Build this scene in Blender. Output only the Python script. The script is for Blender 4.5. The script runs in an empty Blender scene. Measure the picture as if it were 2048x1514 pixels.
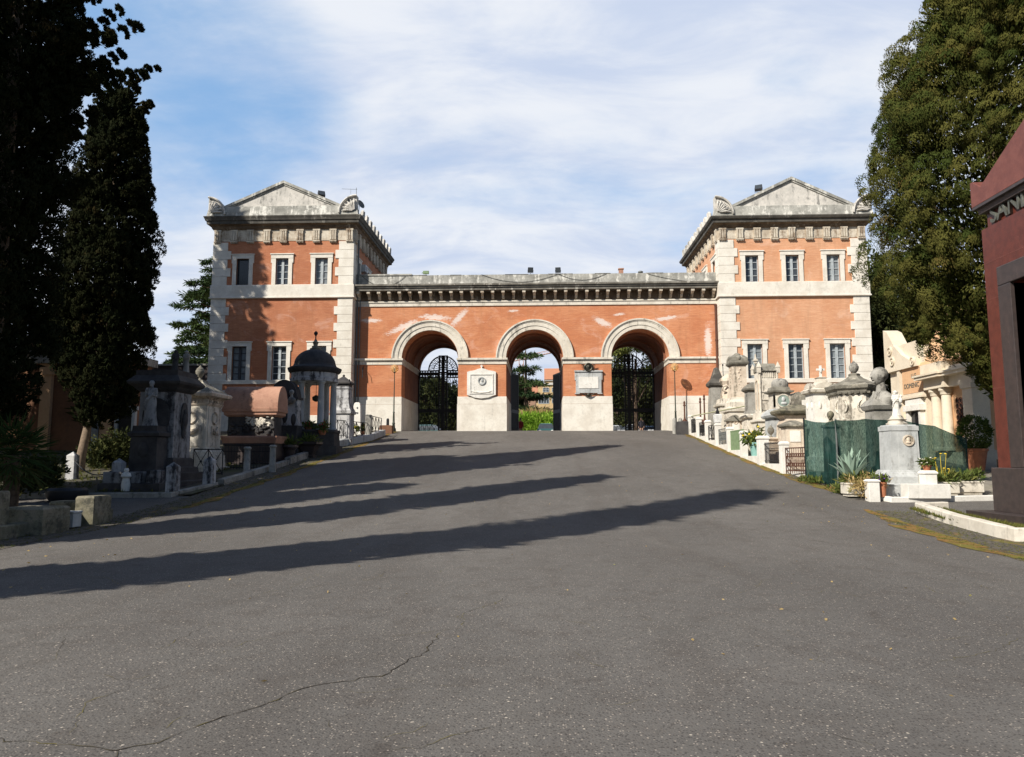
import bpy, math, random
import numpy as np
from mathutils import Vector, Matrix
R = random.Random(11)
NP = np.random.default_rng(11)
PI = math.pi
rad = math.radians
S = bpy.context.scene
COL = S.collection

# ------------------------------------------------------------------ camera frame (used to measure places in metres)
F, CX, CY = 1479.0, 1024.0, 757.0
PITCH, YAW = rad(6.3), rad(2.4)
EYE = Vector((0, 0, 1.6))
FW = Vector((-math.sin(YAW) * math.cos(PITCH), math.cos(YAW) * math.cos(PITCH), math.sin(PITCH)))
RT = Vector((math.cos(YAW), math.sin(YAW), 0))
UP = RT.cross(FW)


def at(px, py, Y):
    d = FW + RT * ((px - CX) / F) - UP * ((py - CY) / F)
    return EYE + d * (Y / d.y)


def xof(px, Y, py=900):
    return at(px, py, Y).x


def zof(py, Y, px=1024):
    return at(px, py, Y).z


KY = [-90, 0, 12, 16.9, 20.8, 24.4, 29.6, 36.5, 46.7, 50, 54, 60, 700]
KZ = [0, 0, 0.0, .1, .36, .72, 1.25, 2.03, 3.25, 3.56, 3.72, 3.75, 3.75]
_m = [0.0] * len(KY)
for _i in range(1, len(KY) - 1):
    a = (KZ[_i] - KZ[_i - 1]) / (KY[_i] - KY[_i - 1])
    b = (KZ[_i + 1] - KZ[_i]) / (KY[_i + 1] - KY[_i])
    _m[_i] = 0 if a * b <= 0 else 2 * a * b / (a + b)


def h(y):
    if y <= KY[0]:
        return KZ[0]
    for i in range(len(KY) - 1):
        if y <= KY[i + 1]:
            d = KY[i + 1] - KY[i]
            t = (y - KY[i]) / d
            return ((2 * t**3 - 3 * t * t + 1) * KZ[i] + (t**3 - 2 * t * t + t) * d * _m[i]
                    + (-2 * t**3 + 3 * t * t) * KZ[i + 1] + (t**3 - t * t) * d * _m[i + 1])
    return KZ[-1]


# ------------------------------------------------------------------ materials
MATS = {}


class NT:
    def __init__(s, name):
        s.m = bpy.data.materials.new(name)
        s.m.use_nodes = True
        s.t = s.m.node_tree
        s.bsdf = s.t.nodes['Principled BSDF']
        s.geo = s.t.nodes.new('ShaderNodeNewGeometry')
        MATS[name] = s.m

    def n(s, typ, **kw):
        o = s.t.nodes.new(typ)
        for k, v in kw.items():
            setattr(o, k, v)
        return o

    def l(s, a, b):
        s.t.links.new(a, b)

    def pos(s, sc):
        mp = s.n('ShaderNodeMapping')
        mp.inputs['Scale'].default_value = sc if hasattr(sc, '__len__') else (sc, sc, sc)
        s.l(s.geo.outputs['Position'], mp.inputs['Vector'])
        return mp.outputs[0]

    def noise(s, sc, detail=5, rough=.6, dist=0.0):
        o = s.n('ShaderNodeTexNoise')
        o.inputs['Scale'].default_value = 1
        o.inputs['Detail'].default_value = detail
        o.inputs['Roughness'].default_value = rough
        o.inputs['Distortion'].default_value = dist
        s.l(s.pos(sc), o.inputs['Vector'])
        return o.outputs['Fac']

    def ramp(s, fac, p0, p1):
        o = s.n('ShaderNodeMapRange')
        o.interpolation_type = 'SMOOTHSTEP'
        o.inputs['From Min'].default_value = p0
        o.inputs['From Max'].default_value = p1
        s.l(fac, o.inputs['Value'])
        return o.outputs[0]

    def mix(s, fac, a, b):
        o = s.n('ShaderNodeMix', data_type='RGBA')
        for sock, v in ((o.inputs[0], fac), (o.inputs[6], a), (o.inputs[7], b)):
            if isinstance(v, (int, float)):
                sock.default_value = v
            elif isinstance(v, (tuple, list)):
                sock.default_value = (*v, 1) if len(v) == 3 else v
            else:
                s.l(v, sock)
        return o.outputs[2]

    def math(s, op, a, b=0.0):
        o = s.n('ShaderNodeMath', operation=op)
        for sock, v in ((o.inputs[0], a), (o.inputs[1], b)):
            if isinstance(v, (int, float)):
                sock.default_value = v
            else:
                s.l(v, sock)
        return o.outputs[0]

    def bump(s, fac, strength, dist=.02):
        o = s.n('ShaderNodeBump')
        o.inputs['Strength'].default_value = strength
        o.inputs['Distance'].default_value = dist
        s.l(fac, o.inputs['Height'])
        s.l(o.outputs[0], s.bsdf.inputs['Normal'])

    def done(s, col, rough=.85, metal=0, spec=.3):
        if isinstance(col, (tuple, list)):
            s.bsdf.inputs['Base Color'].default_value = (*col, 1)
        else:
            s.l(col, s.bsdf.inputs['Base Color'])
        s.bsdf.inputs['Roughness'].default_value = rough
        s.bsdf.inputs['Metallic'].default_value = metal
        s.bsdf.inputs['Specular IOR Level'].default_value = spec
        return s.m


def stone(name, c1, c2, scale=1.5, stain=None, lo=.5, hi=.7, vstreak=True, fine=.25, bump=.35, rough=.85, spec=.25):
    t = NT(name)
    col = t.mix(t.ramp(t.noise(scale, 6, .65), .35, .68), c1, c2)
    g = t.noise(scale * 9, 4, .7)
    col = t.mix(t.math('MULTIPLY', t.ramp(g, .45, .75), fine), col, tuple(x * .55 for x in c2))
    if stain:
        n1 = t.noise((2.6, 2.6, .35) if vstreak else scale * .8, 7, .7)
        n2 = t.noise(scale * 3.1 + .7, 6, .7)
        f = t.ramp(t.math('ADD', t.math('MULTIPLY', n1, .65), t.math('MULTIPLY', n2, .35)), lo, hi)
        col = t.mix(f, col, stain)
    t.bump(t.noise(scale * 14, 5, .7), bump, .02)
    return t.done(col, rough, 0, spec)


def brick(name, c1, c2, c3, white=None):
    t = NT(name)
    col = t.mix(t.ramp(t.noise((.35, .35, .5), 7, .68, .8), .40, .60), c1, c2)
    st = t.noise((1.2, 1.2, 15), 5, .75)
    col = t.mix(t.math('MULTIPLY', t.ramp(st, .42, .64), .62), col, c3)
    st2 = t.noise((3.1, 3.1, 22), 3, .7)
    col = t.mix(t.math('MULTIPLY', t.ramp(st2, .5, .75), .35), col, tuple(min(1, x * 1.35 + .03) for x in c1))
    b = t.n('ShaderNodeTexBrick')
    b.inputs['Scale'].default_value = 1
    b.inputs['Brick Width'].default_value = .28
    b.inputs['Row Height'].default_value = .085
    b.inputs['Mortar Size'].default_value = .009
    b.inputs['Mortar Smooth'].default_value = .4
    sw = t.n('ShaderNodeSeparateXYZ')
    t.l(t.geo.outputs['Position'], sw.inputs[0])
    cb = t.n('ShaderNodeCombineXYZ')
    t.l(t.math('ADD', sw.outputs[0], sw.outputs[1]), cb.inputs[0])
    t.l(sw.outputs[2], cb.inputs[1])
    t.l(cb.outputs[0], b.inputs['Vector'])
    col = t.mix(t.math('MULTIPLY', b.outputs['Fac'], .35), col, tuple(x * .6 + .12 for x in c1))
    # runs of damp below ledges
    pale = t.ramp(t.noise((.55, .55, .8), 7, .7, 1.0), .54, .68)
    col = t.mix(t.math('MULTIPLY', pale, .35), col, tuple(min(1, x * .8 + .22) for x in c1))
    dn = t.ramp(t.noise((1.5, 1.5, .16), 6, .7), .50, .66)
    col = t.mix(t.math('MULTIPLY', dn, .35), col, tuple(x * .62 for x in c1))
    if white:
        m = None
        for (x, z, rx, rz, an) in white:
            mp = t.n('ShaderNodeMapping', vector_type='TEXTURE')
            mp.inputs['Location'].default_value = (x, 50, z)
            mp.inputs['Rotation'].default_value = (0, an, 0)
            mp.inputs['Scale'].default_value = (rx, 100, rz)
            t.l(t.geo.outputs['Position'], mp.inputs['Vector'])
            ln = t.n('ShaderNodeVectorMath', operation='LENGTH')
            t.l(mp.outputs[0], ln.inputs[0])
            k = t.math('SUBTRACT', 1.0, ln.outputs['Value'])
            m = k if m is None else t.math('MAXIMUM', m, k)
        nn = t.noise((3.0, 3.0, 9.5), 8, .82, .6)
        f = t.ramp(t.math('ADD', t.math('MULTIPLY', t.math('MAXIMUM', m, -.35), .36), nn), .56, .72)
        col = t.mix(t.math('MULTIPLY', f, .8), col, (.70, .63, .58))
    t.bump(b.outputs['Fac'], -.25, .01)
    return t.done(col, .9, 0, .15)


def plain(name, c, rough=.6, metal=0, spec=.4, var=.25, scale=6):
    t = NT(name)
    col = t.mix(t.ramp(t.noise(scale, 5, .6), .35, .7), c, tuple(x * (1 - var) for x in c))
    return t.done(col, rough, metal, spec)


def foliage_mat(name, c1, c2, c3, trans=.12):
    t = NT(name)
    a = t.n('ShaderNodeAttribute', attribute_name='tint')
    col = t.mix(t.ramp(a.outputs['Fac'], .0, .55), c1, c2)
    col = t.mix(t.ramp(a.outputs['Fac'], .76, 1.1), col, c3)
    t.done(col, .85, 0, .03)
    if trans:
        tr = t.n('ShaderNodeBsdfTranslucent')
        t.l(col, tr.inputs['Color'])
        mx = t.n('ShaderNodeMixShader')
        mx.inputs[0].default_value = trans
        t.l(t.bsdf.outputs[0], mx.inputs[1])
        t.l(tr.outputs[0], mx.inputs[2])
        t.l(mx.outputs[0], t.t.nodes['Material Output'].inputs['Surface'])
    return t.m


M = MATS
stone('travertine', (.70, .65, .56), (.56, .51, .43), .9, (.27, .25, .21), .51, .66)
stone('travertine_clean', (.74, .70, .62), (.62, .57, .49), 1.1, (.40, .37, .32), .54, .72)
stone('parapet', (.40, .39, .35), (.20, .195, .175), 1.0, (.66, .64, .58), .50, .60)
stone('pediment_stone', (.66, .62, .56), (.46, .44, .40), .8, (.20, .195, .18), .50, .62)
stone('cornice_stone', (.22, .205, .175), (.11, .10, .085), 1.4, (.50, .47, .41), .53, .64)
stone('cornice_dark', (.115, .105, .09), (.06, .056, .05), 1.4, (.34, .32, .28), .54, .68)
stone('soot_stone', (.20, .14, .09), (.10, .068, .045), 1.6, (.45, .38, .29), .54, .66)
stone('frieze_stone', (.62, .56, .46), (.40, .33, .25), 1.6, (.22, .16, .11), .49, .62)
brick('brick_gate', (.59, .262, .132), (.50, .188, .086), (.38, .132, .066),
      [(-9.6, 10.75, 1.7, .30, rad(-24)), (-7.4, 11.40, 1.5, .28, rad(4)), (-5.75, 11.35, 1.25, .30, rad(-48)),
       (-2.0, 11.8, .5, .14, 0), (4.1, 10.95, 1.0, .30, rad(25)), (8.4, 11.2, 1.2, .2, rad(-8)), (5.2, 11.5, .6, .12, rad(-8)), (11.2, 9.6, .35, 1.6, 0), (-11.9, 11.2, 1.0, .2, 0)])
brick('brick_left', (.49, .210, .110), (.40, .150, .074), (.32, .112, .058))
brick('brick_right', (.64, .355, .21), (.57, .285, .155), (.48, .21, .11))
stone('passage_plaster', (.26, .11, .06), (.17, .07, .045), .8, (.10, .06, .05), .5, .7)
stone('marble_white', (.76, .735, .68), (.64, .615, .56), 2.0, (.40, .38, .33), .53, .68)
stone('marble_grey', (.50, .51, .50), (.38, .39, .385), 1.8, (.22, .22, .205), .51, .66)
stone('marble_stained', (.55, .54, .53), (.40, .40, .41), 1.3, (.045, .043, .045), .46, .60)
stone('marble_stained_shaded', (.33, .325, .32), (.22, .22, .225), 1.3, (.030, .028, .03), .45, .58)  # stained marble with deep shade put into its colour, black streaks kept
stone('stone_black', (.075, .07, .068), (.035, .033, .034), 1.6, (.22, .21, .20), .60, .78)
stone('stone_grey', (.36, .345, .31), (.22, .21, .185), 2.0, (.10, .095, .085), .50, .63)
stone('stone_pale', (.68, .63, .54), (.52, .47, .39), 1.8, (.17, .15, .12), .50, .63)
stone('stone_warm', (.66, .57, .46), (.50, .41, .32), 1.8, (.16, .135, .10), .50, .63)
stone('stone_moss', (.27, .24, .18), (.15, .14, .09), 3.0, (.075, .072, .055), .47, .60, False, .5, .6)
stone('lichen_cap', (.25, .235, .195), (.12, .11, .09), 2.8, (.48, .44, .36), .53, .64, False)
stone('granite_red', (.128, .034, .023), (.088, .024, .017), 5, (.20, .078, .055), .55, .75, True, .3, .06, .30, .3)
stone('granite_pink', (.190, .066, .050), (.14, .046, .036), 3, (.27, .125, .10), .54, .72, True, .3, .12, .5, .4)
stone('granite_dark', (.058, .043, .040), (.038, .030, .029), 6, (.11, .075, .065), .55, .75, True, .3, .1, .4, .45)
stone('red_stone', (.47, .27, .19), (.37, .195, .135), 1.6, (.13, .075, .055), .52, .72)
stone('ochre_plaster', (.66, .42, .24), (.60, .36, .20), .9, (.44, .26, .15), .56, .8)
stone('cream_stone', (.70, .62, .49), (.62, .53, .41), 1.1, (.42, .36, .28), .57, .8)
stone('brown_plaster', (.22, .11, .06), (.15, .075, .045), .9, (.12, .07, .05), .52, .75)
stone('dome_lead', (.075, .07, .068), (.045, .043, .043), 3, (.15, .14, .13), .55, .75, False)
plain('iron', (.018, .018, .02), .55, .3)
plain('iron_rust', (.11, .045, .028), .8, .1)
plain('lamp_iron', (.05, .06, .045), .55, .4)
plain('bronze', (.065, .060, .045), .5, .7)
plain('bronze_letter', (.16, .165, .14), .55, .5, .4, .35, 20)
plain('black_hole', (.008, .008, .009), .6)
plain('window_frame', (.40, .44, .46), .6)
plain('dark_window_frame', (.05, .05, .055), .6)
plain('glass', (.055, .065, .075), .12, 0, .6)
plain('glass_curtain', (.21, .235, .25), .25, 0, .5)
plain('glass_dark', (.012, .012, .014), .15, 0, .5)
plain('green_paint', (.20, .28, .15), .7)
plain('terracotta', (.42, .16, .08), .85)
plain('pot_teal', (.22, .42, .38), .6)
plain('verdigris', (.27, .34, .30), .7)
plain('pot_white', (.75, .75, .73), .5)
plain('plastic_grey', (.45, .46, .46), .5)
plain('plastic_black', (.03, .03, .035), .4)
plain('pipe_grey', (.16, .17, .165), .6, .2)
plain('rail_wood', (.42, .42, .26), .7)
plain('skin', (.45, .27, .19), .6)
plain('cloth_dark', (.02, .02, .028), .9)
plain('cloth_red', (.28, .03, .025), .9)
plain('hair', (.02, .015, .012), .7)
plain('car_teal', (.05, .13, .13), .25, .3, .5, .05)
plain('car_white', (.72, .73, .74), .25, 0, .5, .05)
plain('car_blue', (.10, .20, .33), .25, .3, .5, .05)
plain('car_silver', (.45, .47, .48), .25, .5, .5, .05)
plain('tyre', (.02, .02, .02), .9)
plain('ochre_building', (.58, .42, .22), .9)
plain('brown_building', (.36, .22, .15), .9)
plain('roof_tile', (.50, .22, .12), .9)
plain('concrete_pale', (.62, .60, .55), .9)
plain('crane_pink', (.55, .36, .30), .7)
plain('bark', (.12, .085, .06), .95, 0, .1, .5, 9)
plain('bark_pale', (.22, .165, .12), .95, 0, .1, .35, 9)
plain('soil', (.07, .05, .035), 1, 0, .05)
plain('petal_red', (.45, .02, .02), .7)
plain('petal_violet', (.11, .04, .25), .7)
plain('petal_white', (.75, .72, .62), .7)
plain('petal_yellow', (.75, .55, .05), .7)
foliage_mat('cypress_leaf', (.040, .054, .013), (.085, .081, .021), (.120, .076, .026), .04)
foliage_mat('cypress_shade', (.011, .015, .006), (.018, .020, .008), (.070, .048, .020), .03)  # darker cypress foliage, the shade is put into the leaf colour
foliage_mat('cedar_leaf', (.026, .048, .024), (.055, .085, .030), (.095, .115, .042), .10)
foliage_mat('oak_leaf', (.030, .042, .018), (.055, .062, .022), (.100, .095, .035))
foliage_mat('pine_leaf', (.10, .13, .035), (.16, .18, .05), (.23, .22, .08), .2)
foliage_mat('hedge_leaf', (.16, .30, .03), (.26, .42, .05), (.36, .48, .09), .25)
foliage_mat('reed_leaf', (.35, .25, .11), (.45, .33, .15), (.28, .30, .10), .2)
foliage_mat('shrub_leaf', (.060, .095, .022), (.13, .16, .045), (.24, .22, .07), .2)
foliage_mat('palm_leaf', (.028, .05, .016), (.055, .085, .028), (.11, .08, .035), .10)
foliage_mat('agave_leaf', (.28, .38, .30), (.36, .45, .36), (.40, .42, .28), .05)
foliage_mat('grass_leaf', (.075, .10, .022), (.14, .135, .036), (.22, .17, .055), .15)


def asphalt():
    t = NT('asphalt')
    big = t.noise((.28, .16, .2), 5, .6, .5)
    col = t.mix(t.ramp(big, .35, .68), (.110, .102, .093), (.142, .132, .120))
    mid = t.noise(2.2, 6, .7)
    col = t.mix(t.math('MULTIPLY', t.ramp(mid, .45, .72), .5), col, (.080, .068, .058))
    worn = t.ramp(t.noise((.9, .12, .5), 4, .6, .4), .5, .66)
    col = t.mix(t.math('MULTIPLY', worn, .35), col, (.085, .074, .064))
    blot = t.ramp(t.noise(.75, 7, .75, 1.2), .58, .70)
    col = t.mix(t.math('MULTIPLY', blot, .55), col, (.066, .056, .048))
    dust = t.ramp(t.noise((.5, .22, .3), 6, .65, 1.0), .60, .78)
    col = t.mix(t.math('MULTIPLY', dust, .5), col, (.175, .160, .140))
    # aggregate
    v = t.n('ShaderNodeTexVoronoi', feature='F1')
    v.inputs['Scale'].default_value = 1
    t.l(t.pos(60), v.inputs['Vector'])
    sp = t.n('ShaderNodeSeparateColor')
    t.l(v.outputs['Color'], sp.inputs[0])
    pick = t.math('MULTIPLY', t.ramp(sp.outputs[0], .80, .85), t.ramp(v.outputs['Distance'], .46, .30))
    col = t.mix(t.math('MULTIPLY', pick, .72), col, (.42, .36, .30))
    pick2 = t.math('MULTIPLY', t.ramp(sp.outputs[1], .55, .6), t.ramp(v.outputs['Distance'], .6, .3))
    col = t.mix(t.math('MULTIPLY', pick2, .7), col, (.040, .036, .034))
    v2 = t.n('ShaderNodeTexVoronoi', feature='F1')
    v2.inputs['Scale'].default_value = 1
    t.l(t.pos(21), v2.inputs['Vector'])
    sp2 = t.n('ShaderNodeSeparateColor')
    t.l(v2.outputs['Color'], sp2.inputs[0])
    pick3 = t.math('MULTIPLY', t.ramp(sp2.outputs[0], .965, .975), t.ramp(v2.outputs['Distance'], .24, .14))
    col = t.mix(t.math('MULTIPLY', pick3, .75), col, (.58, .51, .42))
    hgt = t.math('ADD', v.outputs['Distance'], t.noise(120, 3, .7))
    t.bump(hgt, .55, .006)
    return t.done(col, .88, 0, .25)


asphalt()


def verge_mat(name, moss, mossamt, ragged=False):
    t = NT(name)
    v = t.n('ShaderNodeTexVoronoi', feature='DISTANCE_TO_EDGE')
    v.inputs['Scale'].default_value = 1
    t.l(t.pos(8.5), v.inputs['Vector'])
    col = t.mix(t.ramp(t.noise(3, 6, .7), .35, .7), (.14, .125, .105), (.085, .078, .068))
    col = t.mix(t.ramp(v.outputs['Distance'], .10, .02), col, (.05, .045, .032))
    f = t.ramp(t.noise((1.3, .7, 1), 6, .7, .6), mossamt, mossamt + .14)
    col = t.mix(f, col, t.mix(t.ramp(t.noise(2.4, 4, .6), .4, .62), moss[0], moss[1]))
    t.bump(v.outputs['Distance'], .5, .03)
    t.done(col, .95, 0, .1)
    if ragged:
        tr = t.n('ShaderNodeBsdfTransparent')
        mx = t.n('ShaderNodeMixShader')
        t.l(t.ramp(t.noise((2.2, 1.1, 1), 7, .75, .5), .36, .50), mx.inputs[0])
        t.l(tr.outputs[0], mx.inputs[1])
        t.l(t.bsdf.outputs[0], mx.inputs[2])
        t.l(mx.outputs[0], t.t.nodes['Material Output'].inputs['Surface'])
    return t.m


verge_mat('cobbles', ((.17, .15, .035), (.21, .13, .05)), .56)
verge_mat('mossy_edge', ((.155, .135, .035), (.22, .125, .045)), .28, True)
stone('dirt', (.085, .075, .055), (.055, .05, .036), 1.2, (.075, .085, .03), .5, .62, False)
stone('gravel', (.30, .27, .22), (.20, .18, .15), 2.5, (.15, .15, .09), .5, .66, False)
t = NT('crack')
c = t.mix(t.ramp(t.noise(1.1, 3, .6), .46, .54), (.055, .047, .038), (.16, .135, .035))
t.done(c, .95, 0, .05)


def net_mat():
    t = NT('shade_net')
    wv = t.noise((55, 55, 8), 2, .6)
    big = t.noise((.9, .9, 1.6), 4, .6)
    col = t.mix(t.ramp(big, .35, .7), (.005, .026, .023), (.010, .042, .035))
    t.done(col, .7, 0, .25)
    tr = t.n('ShaderNodeBsdfTransparent')
    tr.inputs['Color'].default_value = (.62, .92, .84, 1)
    mx = t.n('ShaderNodeMixShader')
    f = t.math('ADD', t.math('MULTIPLY', t.ramp(wv, .35, .7), .18), .76)
    t.l(f, mx.inputs[0])
    t.l(tr.outputs[0], mx.inputs[1])
    t.l(t.bsdf.outputs[0], mx.inputs[2])
    t.l(mx.outputs[0], t.t.nodes['Material Output'].inputs['Surface'])


net_mat()


def globe_mat():
    t = NT('amber_globe')
    t.done((.85, .66, .36), .05, 0, .5)
    t.bsdf.inputs['Transmission Weight'].default_value = .75
    t.bsdf.inputs['IOR'].default_value = 1.15


globe_mat()


# ------------------------------------------------------------------ object helpers
def tag(o, label=None, cat=None, group=None, kind=None):
    if label: o['label'] = label
    if cat: o['category'] = cat
    if group: o['group'] = group
    if kind: o['kind'] = kind
    return o


def thing(name, label, cat, loc=(0, 0, 0), rz=0.0, group=None):
    o = bpy.data.objects.new(name, None)
    o.empty_display_size = .3
    COL.objects.link(o)
    o.location = loc
    o.rotation_euler = (0, 0, rz)
    return tag(o, label, cat, group)


def dup(o, parent=None):
    c = o.copy()
    COL.objects.link(c)
    if parent is not None:
        c.parent = parent
    for k in o.children:
        dup(k, c)
    return c


class MB:
    def __init__(s, org=(0, 0, 0)):
        s.v, s.f, s.org = [], [], Vector(org)

    def add(s, vs, fs):
        b = len(s.v)
        s.v += [tuple(v) for v in vs]
        s.f += [tuple(i + b for i in f) for f in fs]
        return s

    def box(s, x0, x1, y0, y1, z0, z1):
        return s.add([(x0, y0, z0), (x1, y0, z0), (x1, y1, z0), (x0, y1, z0), (x0, y0, z1), (x1, y0, z1), (x1, y1, z1), (x0, y1, z1)],
                     [(0, 3, 2, 1), (4, 5, 6, 7), (0, 1, 5, 4), (1, 2, 6, 5), (2, 3, 7, 6), (3, 0, 4, 7)])

    def loft(s, cx, cy, lev, n=4, rot=0.0, cap=True):
        """stack of outlines (z, rx[, ry]); n=4 gives rectangles with half sizes rx, ry"""
        base = len(s.v)
        for l in lev:
            z, rx = l[0], l[1]
            ry = l[2] if len(l) > 2 else rx
            for i in range(n):
                a = 2 * PI * (i + .5) / n + (0 if n != 4 else 0)
                k = math.sqrt(2) if n == 4 else 1
                x, y = rx * k * math.cos(a), ry * k * math.sin(a)
                c_, s_ = math.cos(rot), math.sin(rot)
                s.v.append((cx + x * c_ - y * s_, cy + x * s_ + y * c_, z))
        for j in range(len(lev) - 1):
            for i in range(n):
                a, b = base + j * n + i, base + j * n + (i + 1) % n
                s.f.append((a, b, b + n, a + n))
        if cap:
            s.f.append(tuple(base + i for i in reversed(range(n))))
            s.f.append(tuple(base + (len(lev) - 1) * n + i for i in range(n)))
        return s

    def tube(s, pts, r, n=8, cap=True):
        pts = [Vector(p) for p in pts]
        rs = r if hasattr(r, '__len__') else [r] * len(pts)
        base = len(s.v)
        for i, p in enumerate(pts):
            d = (pts[min(i + 1, len(pts) - 1)] - pts[max(i - 1, 0)]).normalized()
            u = d.cross(Vector((0, 0, 1)))
            if u.length < .05:
                u = d.cross(Vector((0, 1, 0)))
            u.normalize()
            w = d.cross(u)
            for k in range(n):
                a = 2 * PI * k / n
                s.v.append(tuple(p + (u * math.cos(a) + w * math.sin(a)) * rs[i]))
        for j in range(len(pts) - 1):
            for k in range(n):
                a, b = base + j * n + k, base + j * n + (k + 1) % n
                s.f.append((a, b, b + n, a + n))
        if cap:
            s.f.append(tuple(base + i for i in reversed(range(n))))
            s.f.append(tuple(base + (len(pts) - 1) * n + i for i in range(n)))
        return s

    def prism(s, poly, y0, y1):
        n = len(poly)
        vs = [(x, y0, z) for x, z in poly] + [(x, y1, z) for x, z in poly]
        fs = [tuple(range(n)), tuple(reversed(range(n, 2 * n)))] + [(i, i + n, (i + 1) % n + n, (i + 1) % n) for i in range(n)]
        return s.add(vs, fs)

    def prismx(s, poly, x0, x1):
        n = len(poly)
        vs = [(x0, y, z) for y, z in poly] + [(x1, y, z) for y, z in poly]
        fs = [tuple(reversed(range(n))), tuple(range(n, 2 * n))] + [(i, (i + 1) % n, (i + 1) % n + n, i + n) for i in range(n)]
        return s.add(vs, fs)

    def prismz(s, poly, z0, z1):
        n = len(poly)
        vs = [(x, y, z0) for x, y in poly] + [(x, y, z1) for x, y in poly]
        fs = [tuple(reversed(range(n))), tuple(range(n, 2 * n))] + [(i, (i + 1) % n, (i + 1) % n + n, i + n) for i in range(n)]
        return s.add(vs, fs)

    def ring(s, cx, cz, r0, r1, y0, y1, a0=0.0, a1=PI, n=40):
        b = len(s.v)
        for i in range(n + 1):
            a = a0 + (a1 - a0) * i / n
            c_, s_ = math.cos(a), math.sin(a)
            for r, y in ((r0, y0), (r1, y0), (r1, y1), (r0, y1)):
                s.v.append((cx + r * c_, y, cz + r * s_))
        for i in range(n):
            for k in range(4):
                p, q = b + i * 4 + k, b + i * 4 + (k + 1) % 4
                s.f.append((p, q, q + 4, p + 4))
        s.f.append((b, b + 3, b + 2, b + 1))
        e = b + n * 4
        s.f.append((e, e + 1, e + 2, e + 3))
        return s

    def disc(s, cx, cz, r, y0, y1, n=28, sx=1.0):
        return s.prism([(cx + sx * r * math.cos(2 * PI * i / n), cz + r * math.sin(2 * PI * i / n)) for i in range(n)], y0, y1)

    def ell(s, c, rx, ry, rz, nu=14, nv=9):
        b = len(s.v)
        cx, cy, cz = c
        s.v.append((cx, cy, cz - rz))
        for j in range(1, nv):
            t = -PI / 2 + PI * j / nv
            for i in range(nu):
                a = 2 * PI * i / nu
                s.v.append((cx + rx * math.cos(t) * math.cos(a), cy + ry * math.cos(t) * math.sin(a), cz + rz * math.sin(t)))
        s.v.append((cx, cy, cz + rz))
        for i in range(nu):
            s.f.append((b, b + 1 + (i + 1) % nu, b + 1 + i))
        for j in range(nv - 2):
            for i in range(nu):
                p, q = b + 1 + j * nu + i, b + 1 + j * nu + (i + 1) % nu
                s.f.append((p, q, q + nu, p + nu))
        top = len(s.v) - 1
        o = b + 1 + (nv - 2) * nu
        for i in range(nu):
            s.f.append((o + i, o + (i + 1) % nu, top))
        return s

    def mapv(s, fn, start=0):
        s.v[start:] = [tuple(fn(Vector(v))) for v in s.v[start:]]
        return s

    def build(s, name, mat, parent=None, smooth=False, bevel=0.0, label=None):
        me = bpy.data.meshes.new(name)
        o = s.org
        me.from_pydata([(v[0] - o.x, v[1] - o.y, v[2] - o.z) for v in s.v], [], s.f)
        me.materials.append(M[mat] if isinstance(mat, str) else mat)
        if smooth:
            me.polygons.foreach_set('use_smooth', [True] * len(me.polygons))
            me.set_sharp_from_angle(angle=rad(38))
        ob = bpy.data.objects.new(name, me)
        COL.objects.link(ob)
        if parent is not None:
            ob.parent = parent
        if bevel:
            m = ob.modifiers.new('bevel', 'BEVEL')
            m.width, m.segments, m.limit_method, m.angle_limit = bevel, 2, 'ANGLE', rad(40)
        if label:
            ob['label'] = label
        return ob


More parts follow.
